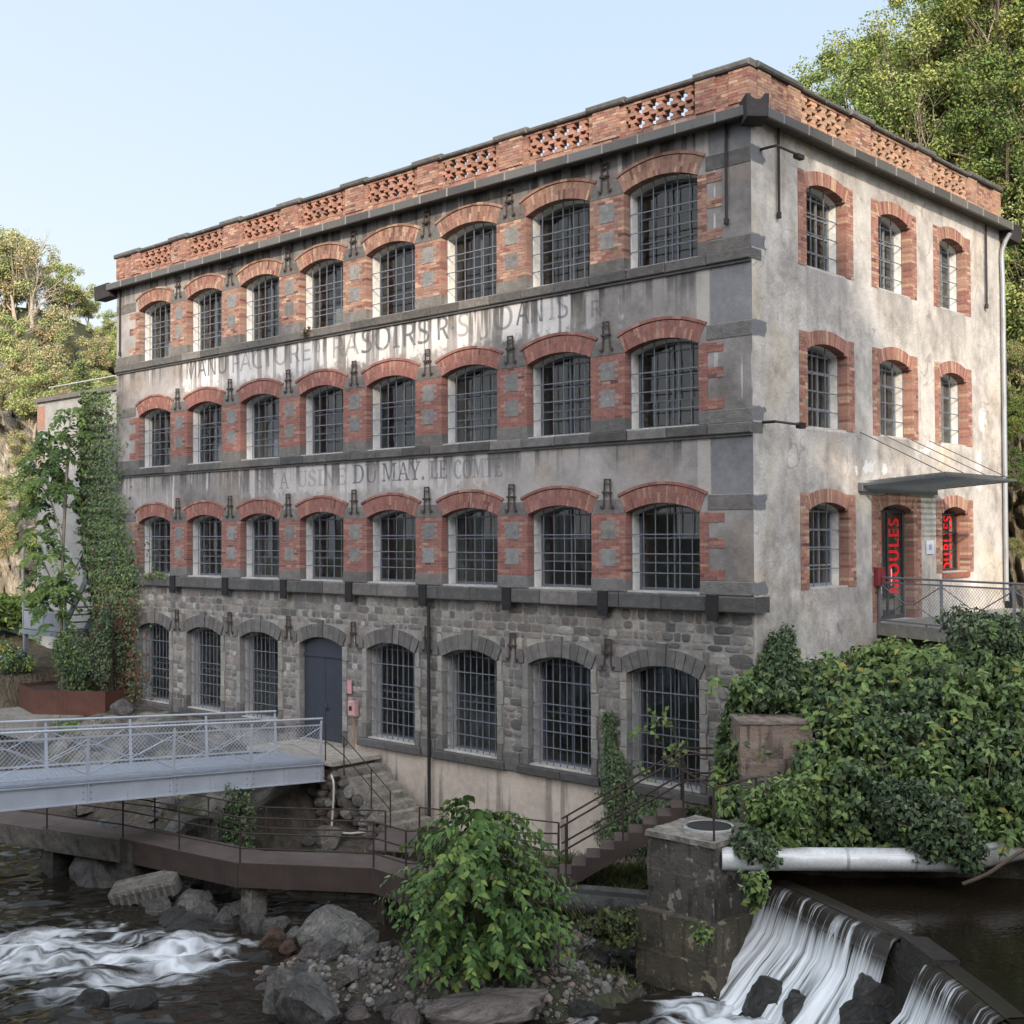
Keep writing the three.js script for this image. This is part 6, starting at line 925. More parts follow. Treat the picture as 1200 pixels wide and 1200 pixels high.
// ---- leaf cover over a surface: f(s,t) gives a point and an outward direction
function cover(f, n, leaf, cols, seed, o = {}) {
  const R = rng(seed), lv = new Leaves(); let tries = 0;
  while (lv.count < n && tries < n * 4) { tries++; const s = R(), t = R(), q = f(s, t, R); if (!q) continue; const [p, out] = q; const nor = out.clone().addScaledVector(rdir(R), o.rough ?? 0.75); nor.y += 0.25; const tip = rdir(R).multiplyScalar(0.7); tip.y -= 0.9; lv.add(p, nor, tip, leaf * (0.55 + R() * 0.8), leaf * (0.6 + R() * 0.3), jit(o.col ? o.col(p, R) : pick(R, cols), R, 0.3, 0.08)); }
  return lv.build();
}
const IV = [rgb(0.07, 0.115, 0.05), rgb(0.095, 0.145, 0.06), rgb(0.125, 0.18, 0.075), rgb(0.05, 0.085, 0.038), rgb(0.14, 0.17, 0.1)], IVB = [rgb(0.15, 0.225, 0.065), rgb(0.2, 0.275, 0.085), rgb(0.12, 0.19, 0.055)];
// bank of ivy on the right: control points (pixel, depth)
const EMB = gridAt([
  [[838, 1000, 23.6], [905, 1003, 22.6], [985, 1006, 22.1], [1080, 1006, 22.0], [1160, 1000, 22.0], [1290, 985, 21.6]],
  [[838, 930, 24.2], [900, 930, 23.0], [985, 935, 22.6], [1080, 935, 22.4], [1160, 935, 22.3], [1290, 920, 22.0]],
  [[840, 870, 24.5], [900, 870, 24.0], [985, 860, 23.4], [1080, 860, 23.0], [1160, 850, 23.0], [1290, 840, 22.6]],
  [[855, 815, 24.75], [915, 800, 24.6], [985, 810, 24.8], [1080, 800, 24.1], [1160, 785, 23.9], [1290, 770, 23.6]],
  [[884, 790, 24.9], [930, 782, 25.7], [985, 783, 27.0], [1070, 772, 25.8], [1160, 735, 25.2], [1290, 710, 24.8]]]);
const embAt = (s, t) => { const gh = EMB.length, gw = EMB[0].length, fu = s * (gw - 1), fv = t * (gh - 1), a = Math.min(gw - 2, Math.floor(fu)), b = Math.min(gh - 2, Math.floor(fv)), x = fu - a, y = fv - b; const sx = x * x * (3 - 2 * x), sy = y * y * (3 - 2 * y); return EMB[b][a].clone().lerp(EMB[b][a + 1], x).lerp(EMB[b + 1][a].clone().lerp(EMB[b + 1][a + 1], x), y); };
const OUT = new THREE.Vector3(0.55, 0.55, 0.62).normalize();
{
  const nu = 60, nv = 40, pos = [], uv = [], idx = []; for (let j = 0; j <= nv; j++) for (let i = 0; i <= nu; i++) { const p = embAt(i / nu, j / nv); p.addScaledVector(OUT, (noise3(p.x * 1.2, p.y * 1.2, p.z * 1.2) - 0.6) * 0.5 - 0.18); pos.push(p.x, p.y, p.z); uv.push(p.x, p.y); }
  // skirt down behind the pipe
  for (let j = 0; j < nv; j++) for (let i = 0; i < nu; i++) { const p = j * (nu + 1) + i; idx.push(p, p + 1, p + nu + 1, p + 1, p + nu + 2, p + nu + 1); }
  const k = pos.length / 3; for (let i = 0; i <= nu; i++) { pos.push(pos[i * 3] - 0.3, -6.9, pos[i * 3 + 2] - 0.35); uv.push(pos[i * 3], -6.9); if (i) idx.push(i - 1, k + i - 1, i, i, k + i - 1, k + i); }
  const g = new THREE.BufferGeometry(); g.setAttribute('position', new THREE.Float32BufferAttribute(pos, 3)); g.setAttribute('uv', new THREE.Float32BufferAttribute(uv, 2)); g.setIndex(idx); g.computeVertexNormals();
  struct('embankment', g, std({ map: scaled(rockT, 1.4), bumpMap: scaled(rockT, 0.8), bumpScale: 0.1, vertexColors: false, color: rgb(0.09, 0.075, 0.05) }));
  const puff = (p) => 0.4 * noise3(p.x * 2.6 + 4, p.y * 2.6, p.z * 2.6) + 0.35 * noise3(p.x * 1.1, p.y * 1.1 + 9, p.z * 1.1) + 0.25 * noise3(p.x * 6, p.y * 6, p.z * 6);
  const iv = (s, t, R) => { const p = embAt(s, t), k = puff(p); if (s > 0.1 && s < 0.26 && t > 0.22 && t < 0.62 && R() < 0.95) return null; p.addScaledVector(OUT, (k - 0.42) * 2.9 - 0.02 + R() * R() * R() * 0.4); return [p, OUT]; };
  const m = mesh(numbered('ivy_bank'), cover(iv, 34000, 0.13, IV, 71, { rough: 1.1, col: (p, R) => R() < 0.15 + 0.8 * sstep(0.46, 0.6, noise3(p.x * 0.9 + 2, p.y * 0.9, p.z * 0.9)) ? pick(R, IVB) : pick(R, IV) }), M.leaf, scene); m.userData = { kind: 'stuff', label: 'dense green creeper covering the bank beside the pool', category: 'creeper' };
}
{ // broader leaved bramble and dead stalks running through the creeper
  const R = rng(72), br = thing('bramble', 'arching bramble stems with larger leaves running over the creeper bank', 'bramble'), st = new MB(), lv = new Leaves();
  for (let k = 0; k < 130; k++) { let s = R(), t = R() * 0.95; if (s > 0.08 && s < 0.28 && t > 0.2 && t < 0.65) continue; const a = embAt(s, t).addScaledVector(OUT, 0.05), d = new THREE.Vector3(R() - 0.5, 0.25 + R() * 0.4, R() - 0.3).addScaledVector(OUT, 0.5).normalize(), len = 0.6 + R() * 0.9, b = a.clone().addScaledVector(d, len * 0.6), c = b.clone().add(new THREE.Vector3((R() - 0.4) * 0.5, -0.25 - R() * 0.3, (R() - 0.3) * 0.5)); const cv = new THREE.CatmullRomCurve3([a, b, c]); st.geo(new THREE.TubeGeometry(cv, 7, 0.007, 4), k % 4 ? rgb(0.12, 0.1, 0.05) : rgb(0.25, 0.2, 0.14)); if (k % 4) for (let q = 0; q < 15; q++) { const f = 0.25 + 0.75 * q / 15, p = cv.getPoint(f), sd = rdir(R); sd.y -= 0.4; lv.add(p, new THREE.Vector3(0.4, 0.8, 0.5).addScaledVector(rdir(R), 0.6), sd, 0.12 + R() * 0.12, 0.1, jit(R() < 0.08 ? rgb(0.3, 0.26, 0.06) : pick(R, IVB), R, 0.3)); } }
  mesh('stems', st, M.bark, br); mesh('foliage', lv.build(), M.leaf, br);
}
function leafMass(name, label, centre, rad, n, leaf, cols, seed, o = {}) { // a shrub of many uneven clumps
  const R0 = rng(seed * 7 + 1), cl = []; for (let k = 0; k < 16; k++) { const d = rdir(R0), q = 0.35 + 0.6 * R0(); cl.push([new THREE.Vector3(d.x * rad[0] * q, d.y * rad[1] * q, d.z * rad[2] * q), 0.28 + 0.3 * R0(), pick(R0, cols)]); }
  let cur; const f = (s, t, R) => { cur = pick(R, cl); const d = rdir(R), k = cur[1] * (0.55 + 0.5 * R() + (R() < 0.06 ? 0.35 : 0)); return [new THREE.Vector3(centre.x + cur[0].x + d.x * rad[0] * k, centre.y + cur[0].y + d.y * rad[1] * k, centre.z + cur[0].z + d.z * rad[2] * k), d]; };
  const t = thing(name, label, 'shrub', undefined); mesh('foliage', cover(f, n, leaf, cols, seed, { rough: 1.0, ...o, col: o.col ?? ((p, R) => R() < 0.6 ? cur[2] : pick(R, cols)) }), M.leaf, t);
  const st = new MB(), R = rng(seed + 1); for (let k = 0; k < 9; k++) { const e = rdir(R); st.bar([centre.x + e.x * 0.15, centre.y - rad[1] * 0.95, centre.z + e.z * 0.15], [centre.x + e.x * rad[0] * 0.7, centre.y + rad[1] * (R() * 0.9 - 0.1), centre.z + e.z * rad[2] * 0.7], 0.02, rgb(0.12, 0.09, 0.06), 5, 0.006); } mesh('stems', st, M.bark, t); return t;
}
leafMass('ivy_shrub', 'rounded ivy shrub growing up the corner of the factory wall', at(912, 790, 24.6), [0.5, 0.95, 0.5], 4200, 0.1, IV, 81);
leafMass('elder_shrub', 'bright green shrub in front of the brown concrete pillar', at(915, 952, 21.9), [0.62, 0.66, 0.55], 2600, 0.13, IVB, 82);
leafMass('creeper_mound', 'dark creeper mound hanging over the silver pipe', at(1075, 960, 21.6), [0.85, 0.75, 0.5], 4800, 0.11, IV, 83);
leafMass('creeper_mound', 'creeper mound under the railing at the path end', at(1165, 745, 24.6), [1.0, 0.62, 0.7], 5200, 0.1, IV, 84);
leafMass('fern_clump', 'bright fern like shrub beside the entrance platform', at(1045, 775, 25.2), [0.75, 0.36, 0.5], 2200, 0.13, IVB, 85);
leafMass('creeper_mound', 'creeper tuft draped over the left end of the silver pipe', at(882, 992, 21.5), [0.42, 0.3, 0.3], 1100, 0.13, IV, 114);
leafMass('creeper_mound', 'creeper tuft trailing over the pipe joint', at(1130, 995, 21.2), [0.4, 0.3, 0.3], 800, 0.12, IV, 115);
leafMass('low_shrub', 'small leafy sprig beside the top of the waterfall', at(885, 1042, 20.9), [0.2, 0.32, 0.2], 260, 0.15, IVB, 86);
{ // pillar within the creeper
  const p = thing('concrete_pillar', 'brown stained concrete pillar standing in the creeper', 'pillar'); const d = 23.2, a = at(867, 849, d), b = at(952, 851, d), w = b.clone().sub(a).setY(0), u = w.clone().normalize(), n = new THREE.Vector3(-u.z, 0, u.x).multiplyScalar(-1); if (n.dot(EYE.clone().sub(a)) < 0) n.multiplyScalar(-1);
  const q = (s, dpt, y) => [a.x + w.x * s - n.x * dpt, y, a.z + w.z * s - n.z * dpt]; const y1 = a.y, y0 = y1 - 0.95;
  const pillT = colorTex(256, 256, (uu, vv) => { const f = fbm(uu * 5, vv * 5, 5, 5), s = fbm(uu * 20, vv * 2, 3, 20); const k = 0.7 + 0.5 * f - 0.5 * sstep(0.5, 0.7, s); return [k, k * 0.92, k * 0.85]; });
  mesh('pillar_body', new MB().hexa([q(0, 0, y0), q(1, 0, y0), q(1, 1.0, y0), q(0, 1.0, y0), q(0, 0, y1), q(1, 0, y1), q(1, 1.0, y1), q(0, 1.0, y1)], rgb(0.24, 0.195, 0.17)), std({ map: scaled(pillT, 1.5), bumpMap: scaled(rockT, 0.8), bumpScale: 0.03 }), p);
  mesh('pillar_cap', new MB().hexa([q(-0.02, -0.03, y1), q(1.02, -0.03, y1), q(1.02, 1.0, y1), q(-0.02, 1.0, y1), q(-0.02, -0.03, y1 + 0.06), q(1.02, -0.03, y1 + 0.06), q(1.02, 1.0, y1 + 0.06), q(-0.02, 1.0, y1 + 0.06)], rgb(0.33, 0.26, 0.22)), M.rock, p);
  mesh('footing', new MB().hexa([q(-0.05, -0.1, y0 - 1.4), q(1.05, -0.1, y0 - 1.4), q(1.05, 1, y0 - 1.4), q(-0.05, 1, y0 - 1.4), q(0.02, -0.06, y0), q(0.98, -0.06, y0), q(0.98, 1, y0), q(0.02, 1, y0)], rgb(0.2, 0.18, 0.16)), M.rock, p);
}
// ivy on the walls
{
  const Z = new THREE.Vector3(0.1, 0.1, 1); const red = [rgb(0.17, 0.03, 0.035), rgb(0.13, 0.045, 0.04), rgb(0.12, 0.07, 0.05)];
  const wallIvy = (label, cx, wdt, y0, y1, n, seed, o = {}) => { const f = (s, t, R) => { const y = lerp(y0, y1, t), c = cx(y), w = wdt(y) * (0.35 + 1.3 * noise3(y * 2.1 + seed, seed, 3)); if (w <= 0) return null; const e = (R() + R() - 1) * (R() < 0.08 ? 1.5 : 1), x = c + e * w + (noise3(y * 2.2, seed, 1) - 0.5) * 0.5 * Math.min(1, w * 2); const z = (1 - Math.abs(e)) * (o.thick ?? 0.25) * (0.4 + noise3(x * 2, y * 2, seed)) + R() * 0.06 + 0.04 + (o.z ?? 0); return [new THREE.Vector3(x, y, z), Z.clone().add(new THREE.Vector3(e, 0, 0))]; }; const t = thing('wall_creeper', label, 'creeper'); mesh('foliage', cover(f, n, o.leaf ?? 0.085, o.cols ?? IV, seed, o), M.leaf, t); const st = new MB(), R = rng(seed); for (let k = 0; k < 4; k++) st.tube([[cx(y0) + (R() - 0.5) * 0.3, y0 - 0.2, 0.05 + (o.z ?? 0)], [cx((y0 + y1) / 2) + (R() - 0.5) * 0.4, (y0 + y1) / 2, 0.05 + (o.z ?? 0)], [cx(y1), y1, 0.05 + (o.z ?? 0)]], 0.015, rgb(0.13, 0.1, 0.07), 12, 5); mesh('stems', st, M.bark, t); };
  wallIvy('tall green creeper turning red, climbing the end of the factory', (y) => lerp(-24.7, -25.75, sstep(-1, 3, y)), (y) => y < -0.3 ? lerp(2.1, 1.9, sstep(-4, 0, y)) : lerp(1.8, 1.15, sstep(0, 6, y)), -4.2, 6.2, 30000, 91, { thick: 0.7, z: 0.1, leaf: 0.1, rough: 1.0, cols: IV, col: (p, R) => R() < 0.42 * sstep(-0.2, -1.5, p.y) * sstep(-25.4, -24.2, p.x) ? pick(R, red) : R() < 0.02 ? red[0] : R() < 0.3 ? pick(R, IVB) : pick(R, IV) });
  wallIvy('ivy climbing the pier beside the last barred basement window', (y) => lerp(-3.35, -3.6, sstep(-4.6, -3, y)), (y) => lerp(0.75, 0.12, sstep(-5.2, -2.7, y)), -5.6, -2.6, 2600, 92, { thick: 0.3 });
  wallIvy('ivy covering the wall corner beside the concrete pillar', (y) => lerp(-0.35, -0.15, sstep(-4, -2, y)), (y) => lerp(0.65, 0.3, sstep(-4, -1.9, y)), -5.4, -1.7, 4200, 93, { thick: 0.35 });
  wallIvy('ivy covering the foot of the wall behind the steel stairs', (y) => -1.9, (y) => 1.35, -5.4, -4.25, 4200, 94, { thick: 0.7, cols: [...IV, rgb(0.11, 0.13, 0.04)] });
  const vn = thing('vine_shoot', 'thin vine shoots hanging across the last barred basement window', 'vine'); const R = rng(5); const vs = new MB(); vs.tube([[-1.4, -4.2, 0.1], [-1.7, -3.2, 0.18], [-2.1, -2.6, 0.15], [-2.4, -2.9, 0.2], [-2.9, -2.9, 0.15]], 0.012, rgb(0.16, 0.12, 0.08), 20, 4); vs.tube([[-1.5, -3.6, 0.12], [-1.9, -3.5, 0.2], [-2.2, -3.1, 0.2], [-2.5, -3.8, 0.2], [-2.9, -3.9, 0.2]], 0.01, rgb(0.16, 0.12, 0.08), 20, 4); mesh('stem', vs, M.bark, vn); const lv = new Leaves(); for (let k = 0; k < 70; k++) { const p = pick(R, [[-1.7, -3.2], [-2.1, -2.6], [-2.4, -2.85], [-1.9, -3.5], [-2.5, -3.8], [-2.85, -2.95], [-2.2, -2.55]]); lv.add(new THREE.Vector3(p[0] + (R() - 0.5) * 0.35, p[1] + (R() - 0.5) * 0.3, 0.2 + R() * 0.1), new THREE.Vector3(R() - 0.5, R() - 0.2, 1), rdir(R), 0.14, 0.09, jit(pick(R, IVB), R, 0.3)); } mesh('foliage', lv.build(), M.leaf, vn);
}
{ // the broad-leaved shrub on the gravel bar
  const sh = thing('leafy_shrub', 'lush broad leaved green shrub growing on the gravel bar', 'shrub'), R = rng(101); const base = atY(565, 1140, -6.4); base.y = -6.45; const C = at(562, 1050, 21.3), items = [], st = new MB();
  const cen = new THREE.Vector3(base.x, base.y + 1.32, base.z);
  for (let k = 0; k < 46; k++) { const d = rdir(R), e = cen.clone().add(new THREE.Vector3(d.x * 1.2, d.y * 1.2 + 0.2, d.z * 1.2)); st.geo(new THREE.TubeGeometry(new THREE.CatmullRomCurve3([new THREE.Vector3(base.x + d.x * 0.15, base.y - 0.2, base.z + d.z * 0.15), new THREE.Vector3(base.x + d.x * 0.45, base.y + 0.9, base.z + d.z * 0.45), e]), 8, 0.011, 4), rgb(0.14, 0.13, 0.05)); }
  // arching sprays: each carries two ranks of hanging leaves
  for (let k = 0; k < 350; k++) {
    const d = rdir(R); if (d.y < -0.8) d.y *= -1; const sh2 = (0.4 + 0.95 * noise3(d.x * 2.4 + 3, d.y * 2.4, d.z * 2.4) + 0.14 * R()) * (k % 5 === 0 ? 0.6 : 1) * (1 - 0.22 * sstep(-0.2, -0.9, d.y)), o = cen.clone().add(new THREE.Vector3(d.x * 1.22 * sh2, d.y * 1.55 * sh2, d.z * 1.22 * sh2)), az = new THREE.Vector3(d.x, 0, d.z).normalize(), n = 15, len = 0.5 + R() * 0.35;
    for (let q = 0; q < n; q++) { const t = q / n, p = o.clone().addScaledVector(az, (t - 0.3) * len).add(new THREE.Vector3((R() - 0.5) * 0.07, 0.12 * t - 0.42 * t * t, (R() - 0.5) * 0.07)); const sd = new THREE.Vector3(-az.z, 0, az.x).multiplyScalar(q % 2 ? 1 : -1).addScaledVector(az, 0.8); sd.y -= 0.35 + R() * 0.7; items.push([p, sd, new THREE.Vector3(az.x * 0.7, 0.75, az.z * 0.7).addScaledVector(rdir(R), 0.55), 0.08 + R() * 0.12]); }
  }
  mesh('stems', st, M.bark, sh);
  const cols = [rgb(0.08, 0.15, 0.04), rgb(0.1, 0.185, 0.045), rgb(0.045, 0.095, 0.024), rgb(0.19, 0.26, 0.06)];
  // blade with a pointed tip, creased along the rib
  const blade = () => { const o = [[0, 0], [0.1, 0.16], [0.32, 0.27], [0.58, 0.22], [0.82, 0.1], [1, 0]], p = [], idx = []; o.forEach(([x, w]) => { const h = -0.28 * x * x; p.push(x, h + w * 0.22, w, x, h, 0, x, h + w * 0.22, -w); }); for (let k = 0; k < 5; k++) { const a = k * 3; idx.push(a, a + 1, a + 4, a, a + 4, a + 3, a + 1, a + 2, a + 5, a + 1, a + 5, a + 4); } const g = new THREE.BufferGeometry(); g.setAttribute('position', new THREE.Float32BufferAttribute(p, 3)); g.setIndex(idx); g.computeVertexNormals(); return g; };
  const bl = blade(), mats = cols.map((c) => { const m = M.leaf.clone(); m.vertexColors = false; m.color = c; m.roughness = 0.8; return m; }), rest = [];
  const toCam = EYE.clone().sub(C).normalize(); items.forEach((it) => { it.push(it[0].clone().sub(C).dot(toCam)); }); items.sort((a, b) => b[4] + b[3] * 3 - a[4] - a[3] * 3);
  items.forEach(([p, sd, nor, s], k) => { const y = nor.clone().normalize(), x = sd.clone().addScaledVector(y, -sd.dot(y)).normalize(), z = new THREE.Vector3().crossVectors(x, y); const m = new THREE.Matrix4().makeBasis(x, y, z).scale(new THREE.Vector3(s, s, s)).setPosition(p); const ci = Math.floor(R() * 4); if (k < 290) { const o = mesh('leaf', bl, mats[ci], sh); o.applyMatrix4(m); } else { const g = bl.clone(); g.applyMatrix4(m); const c = jit(cols[ci], R, 0.2), arr = new Float32Array(g.attributes.position.count * 3); for (let q = 0; q < arr.length; q += 3) { arr[q] = c.r; arr[q + 1] = c.g; arr[q + 2] = c.b; } g.setAttribute('color', new THREE.BufferAttribute(arr, 3)); rest.push(g); } });
  stuff(mesh('foliage', mergeGeometries(rest), M.leaf, sh));
}
{ // weeds and grasses on the bank
  const R = rng(111), lv = new Leaves(); const cols = [rgb(0.1, 0.14, 0.035), rgb(0.14, 0.15, 0.05), rgb(0.08, 0.11, 0.03), rgb(0.2, 0.17, 0.09)];
  const tuft = (x, z, n, h, sp) => { const y = bankH(x, z); for (let k = 0; k < n; k++) { const d = rdir(R); d.y = 1.2 + R(); lv.add(new THREE.Vector3(x + (R() - 0.5) * sp, y - 0.03, z + (R() - 0.5) * sp), new THREE.Vector3(d.z, 0.3, -d.x), d, h * (0.5 + R()), 0.02 + 0.03 * R(), jit(pick(R, cols), R, 0.3)); } };
  for (let k = 0; k < 120; k++) tuft(-4.5 + R() * 4.2, 0.3 + R() * 2.2, 34, 0.28, 0.5); for (let k = 0; k < 40; k++) tuft(-5.2 + R() * 1.6, 4.6 + R() * 2, 16, 0.2, 0.4); for (let k = 0; k < 30; k++) tuft(-9.8 + R() * 2, 1.8 + R() * 2, 14, 0.2, 0.4); for (let k = 0; k < 40; k++) tuft(-1.8 + R() * 2, 3.3 + R() * 1.2, 14, 0.2, 0.4); for (let k = 0; k < 60; k++) tuft(-23 + R() * 9, 1 + R() * 3, 16, 0.2, 0.5);
  const m = mesh('bank_grass', lv.build(), M.leaf, scene); m.userData = { kind: 'stuff', label: 'weeds and grass growing over the bank below the wall', category: 'grass' };
  leafMass('dark_shrub', 'dark green shrub in the shadow under the footbridge', at(278, 960, 29.0), [0.55, 0.95, 0.5], 1800, 0.09, IV, 87);
  leafMass('stream_weed', 'olive weed clump below the mossy pipe', at(720, 1085, 22.6), [0.7, 0.3, 0.4], 900, 0.12, [rgb(0.12, 0.14, 0.05), rgb(0.07, 0.09, 0.03)], 88);
  leafMass('stream_weed', 'small green weed growing on the concrete block footing', at(825, 1095, 20.4), [0.16, 0.2, 0.14], 160, 0.09, IVB, 89);
}
leafMass('ledge_weed', 'tuft of green weeds growing on the stone ledge near the creeper', new THREE.Vector3(-22.2, 0.02, 0.18), [0.75, 0.14, 0.12], 260, 0.09, IVB, 112);
leafMass('ledge_weed', 'small brown weed rooted on the top string course', new THREE.Vector3(-14.3, 6.98, 0.12), [0.18, 0.16, 0.1], 60, 0.07, [rgb(0.1, 0.08, 0.04), rgb(0.08, 0.09, 0.03)], 113);
// ================================================================ entrance platform on the right
{
  const p = thing('entrance_platform', 'concrete entrance platform with grey wire mesh railing', 'platform'), C = rgb(0.2, 0.21, 0.23), Y = -0.8;
  mesh('slab', new MB().hexa([[0.02, Y - 0.28, -5.2], [1.95, Y - 0.28, -4.28], [9, Y - 0.28, -1.6], [9, Y - 0.28, -12.5], [0.02, Y, -5.2], [1.95, Y, -4.28], [9, Y, -1.6], [9, Y, -12.5]].slice(0, 8).map((q) => q), rgb(0.33, 0.32, 0.29)).hexa([[0.02, Y - 0.27, -5.21], [8.9, Y - 0.27, -12.4], [8.9, Y - 0.27, -12.5], [0.02, Y - 0.27, -12.7], [0.02, Y - 0.002, -5.21], [8.9, Y - 0.002, -12.4], [8.9, Y - 0.002, -12.5], [0.02, Y - 0.002, -12.7]], rgb(0.33, 0.32, 0.29)), M.stone, p);
  const pts = [[0.06, -5.25], [1.94, -4.32], [3.83, -3.42], [5.7, -2.52]];
  for (const [x, z] of pts) mesh('post', new MB().bev(x - 0.025, x + 0.025, Y - 0.2, Y + 1.02, z - 0.025, z + 0.025, 0.004, C, ''), M.steel, p);
  for (let k = 0; k < 3; k++) { const [x0, z0] = pts[k], [x1, z1] = pts[k + 1], P = (t, h) => [lerp(x0, x1, t), Y + h, lerp(z0, z1, t)]; mesh('top_rail', new MB().bar(P(0, 1.04), P(1, 1.04), 0.024, C, 8), M.steel, p); mesh('rail', new MB().flat(P(0, 0.93), P(1, 0.93), 0.035, 0.025, C).flat(P(0, 0.06), P(1, 0.06), 0.035, 0.025, C), M.steel, p); mesh('cross_brace', new MB().bar(P(0, 0.9), P(0.42, 0.48), 0.013, C, 5).bar(P(0.58, 0.48), P(1, 0.9), 0.013, C, 5).bar(P(0, 0.1), P(0.42, 0.48), 0.013, C, 5).bar(P(0.42, 0.48), P(0.58, 0.48), 0.013, C, 5).bar(P(0.58, 0.48), P(1, 0.1), 0.013, C, 5), M.steel, p);
    const wv = new MB(), len = Math.hypot(x1 - x0, z1 - z0), st = 0.085, hh = 0.84; for (let q = -10; q * st < len; q++) for (const dg of [1, -1]) { let a = q * st, b = a + hh, ha = dg > 0 ? 0.07 : 0.91, hb = dg > 0 ? 0.91 : 0.07; const s0 = ha, s1 = hb; if (a < 0) { ha = lerp(s0, s1, -a / hh); a = 0; } if (b > len) { hb = lerp(s0, s1, (len - q * st) / hh); b = len; } if (b > a) wv.flat(P(a / len, ha), P(b / len, hb), 0.005, 0.005, C, [0, 0, 1]); } stuff(mesh('wire_mesh', wv, M.steel, p)); }
}
// ================================================================ left of the factory
{
  const t = thing('concrete_tower', 'plain concrete stair tower behind the creeper at the factory end', 'building'), C = rgb(0.33, 0.325, 0.31);
  mesh('wall', new MB().box(-32.7, -25.2, -4.2, 6.45, -7.5, -1.0, C), M.plaster, t); mesh('cap', new MB().box(-32.85, -25.1, 6.45, 6.62, -7.6, -0.9, rgb(0.2, 0.18, 0.165)), M.stone, t); mesh('top_rail', new MB().bar([-32, 7.0, -1.1], [-25.2, 7.0, -1.1], 0.025, rgb(0.5, 0.5, 0.5)), M.steel, t);
  mesh('brick_patch', new MB().box(-32.72, -32.1, 5.4, 6.3, -1.02, -0.985, rgb(0.36, 0.2, 0.15)).box(-32.72, -32.3, 3.6, 4.9, -1.02, -0.985, rgb(0.4, 0.28, 0.22)), M.brick, t);
  mesh('wall_lamp', new MB().bev(-33.15, -32.7, 3.85, 4.25, -1.2, -0.8, 0.03, rgb(0.3, 0.32, 0.36), ''), M.steel, t);
  const pf = thing('steel_stair_platform', 'blue grey steel stair platform beside the concrete tower', 'platform'), S = rgb(0.2, 0.225, 0.27);
  const P = (x, y, z) => [x, y, z]; mesh('floor', new MB().box(-29.8, -26.6, -2.2, -2.05, -0.2, 1.0, S), M.steel, pf); for (const x of [-29.7, -26.7]) mesh('leg', new MB().box(x - 0.06, x + 0.06, -4.6, -2.2, 0.8, 0.95, S), M.steel, pf);
  for (const x of [-29.75, -28.2, -26.65]) mesh('post', new MB().box(x - 0.03, x + 0.03, -2.05, -1.0, 0.9, 0.96, S), M.steel, pf); for (const y of [-1.02, -1.3]) mesh('rail', new MB().box(-29.78, -26.6, y - 0.025, y + 0.025, 0.91, 0.96, S), M.steel, pf); mesh('infill_panel', new MB().box(-29.7, -26.7, -2.0, -1.38, 0.92, 0.94, rgb(0.26, 0.28, 0.32)), M.steel, pf);
  for (const s of [0, 0.9]) mesh('stringer', new MB().flat([-27.6, -2.1, 0.6 - s], [-24.9, 1.2, 0.4 - s], 0.22, 0.05, S), M.steel, pf); for (let k = 0; k < 12; k++) mesh('tread', new MB().box(-27.5 + k * 0.22, -27.2 + k * 0.22, -2.0 + k * 0.27, -1.96 + k * 0.27, -0.3, 0.55, S), M.steel, pf); mesh('stair_rail', new MB().flat([-27.9, -1.2, 0.62], [-24.9, 2.2, 0.45], 0.05, 0.04, rgb(0.4, 0.42, 0.45)), M.steel, pf);
  // rusty planter
  const pl = thing('corten_planter', 'rusty steel planter box below the creeper', 'planter'), K = rgb(0.1, 0.042, 0.028), y0 = -4.5, y1 = -3.72, O = [[-27.6, 2.1], [-25.5, 2.6], [-23.35, 1.25], [-23.6, 0.3], [-27.6, 0.6]];
  for (let k = 0; k < 5; k++) { const a = O[k], b = O[(k + 1) % 5]; mesh('panel', new MB().quad([a[0], y0, a[1]], [b[0], y0, b[1]], [b[0], y1, b[1]], [a[0], y1, a[1]], K).quad([a[0] * 0.999 - 0.03, y0, a[1] - 0.04], [b[0] * 0.999 - 0.03, y0, b[1] - 0.04], [b[0] * 0.999 - 0.03, y1, b[1] - 0.04], [a[0] * 0.999 - 0.03, y1, a[1] - 0.04], K), M.rust, pl); }
  const ss = new THREE.Shape(O.map(([x, z]) => new THREE.Vector2(x, -z))), sg = new THREE.ShapeGeometry(ss); sg.rotateX(-Math.PI / 2); sg.translate(0, y1 - 0.12, 0); mesh('soil', sg, rockMat([0.07, 0.05, 0.035]), pl);
  leafMass('planter_shrub', 'thick green shrub growing in the rusty planter', new THREE.Vector3(-25.2, -2.7, 1.3), [0.95, 1.15, 0.6], 4200, 0.095, [...IV, ...IVB], 95); leafMass('planter_shrub', 'red tinged shrub at the factory end of the rusty planter', new THREE.Vector3(-23.9, -2.4, 0.9), [0.6, 1.7, 0.4], 3600, 0.09, [...IV, ...IV, rgb(0.13, 0.045, 0.04), rgb(0.11, 0.07, 0.05)], 96);
  leafMass('trailing_ivy', 'green ivy hanging below the rusty planter', new THREE.Vector3(-25.2, -4.75, 2.2), [1.9, 0.42, 0.5], 2600, 0.09, IVB, 97); leafMass('flower_bush', 'garden bush with small yellow flowers beside the steel platform', new THREE.Vector3(-28.6, -3.1, 1.9), [0.8, 0.8, 0.6], 2200, 0.1, [...IV, ...IVB, rgb(0.5, 0.42, 0.05), rgb(0.3, 0.3, 0.42)], 98); leafMass('flower_bush', 'low garden bush with orange flowers at the path edge', new THREE.Vector3(-31.6, -3.3, 2.2), [1.1, 0.6, 0.7], 2000, 0.1, [...IV, ...IVB, rgb(0.5, 0.22, 0.03)], 99);
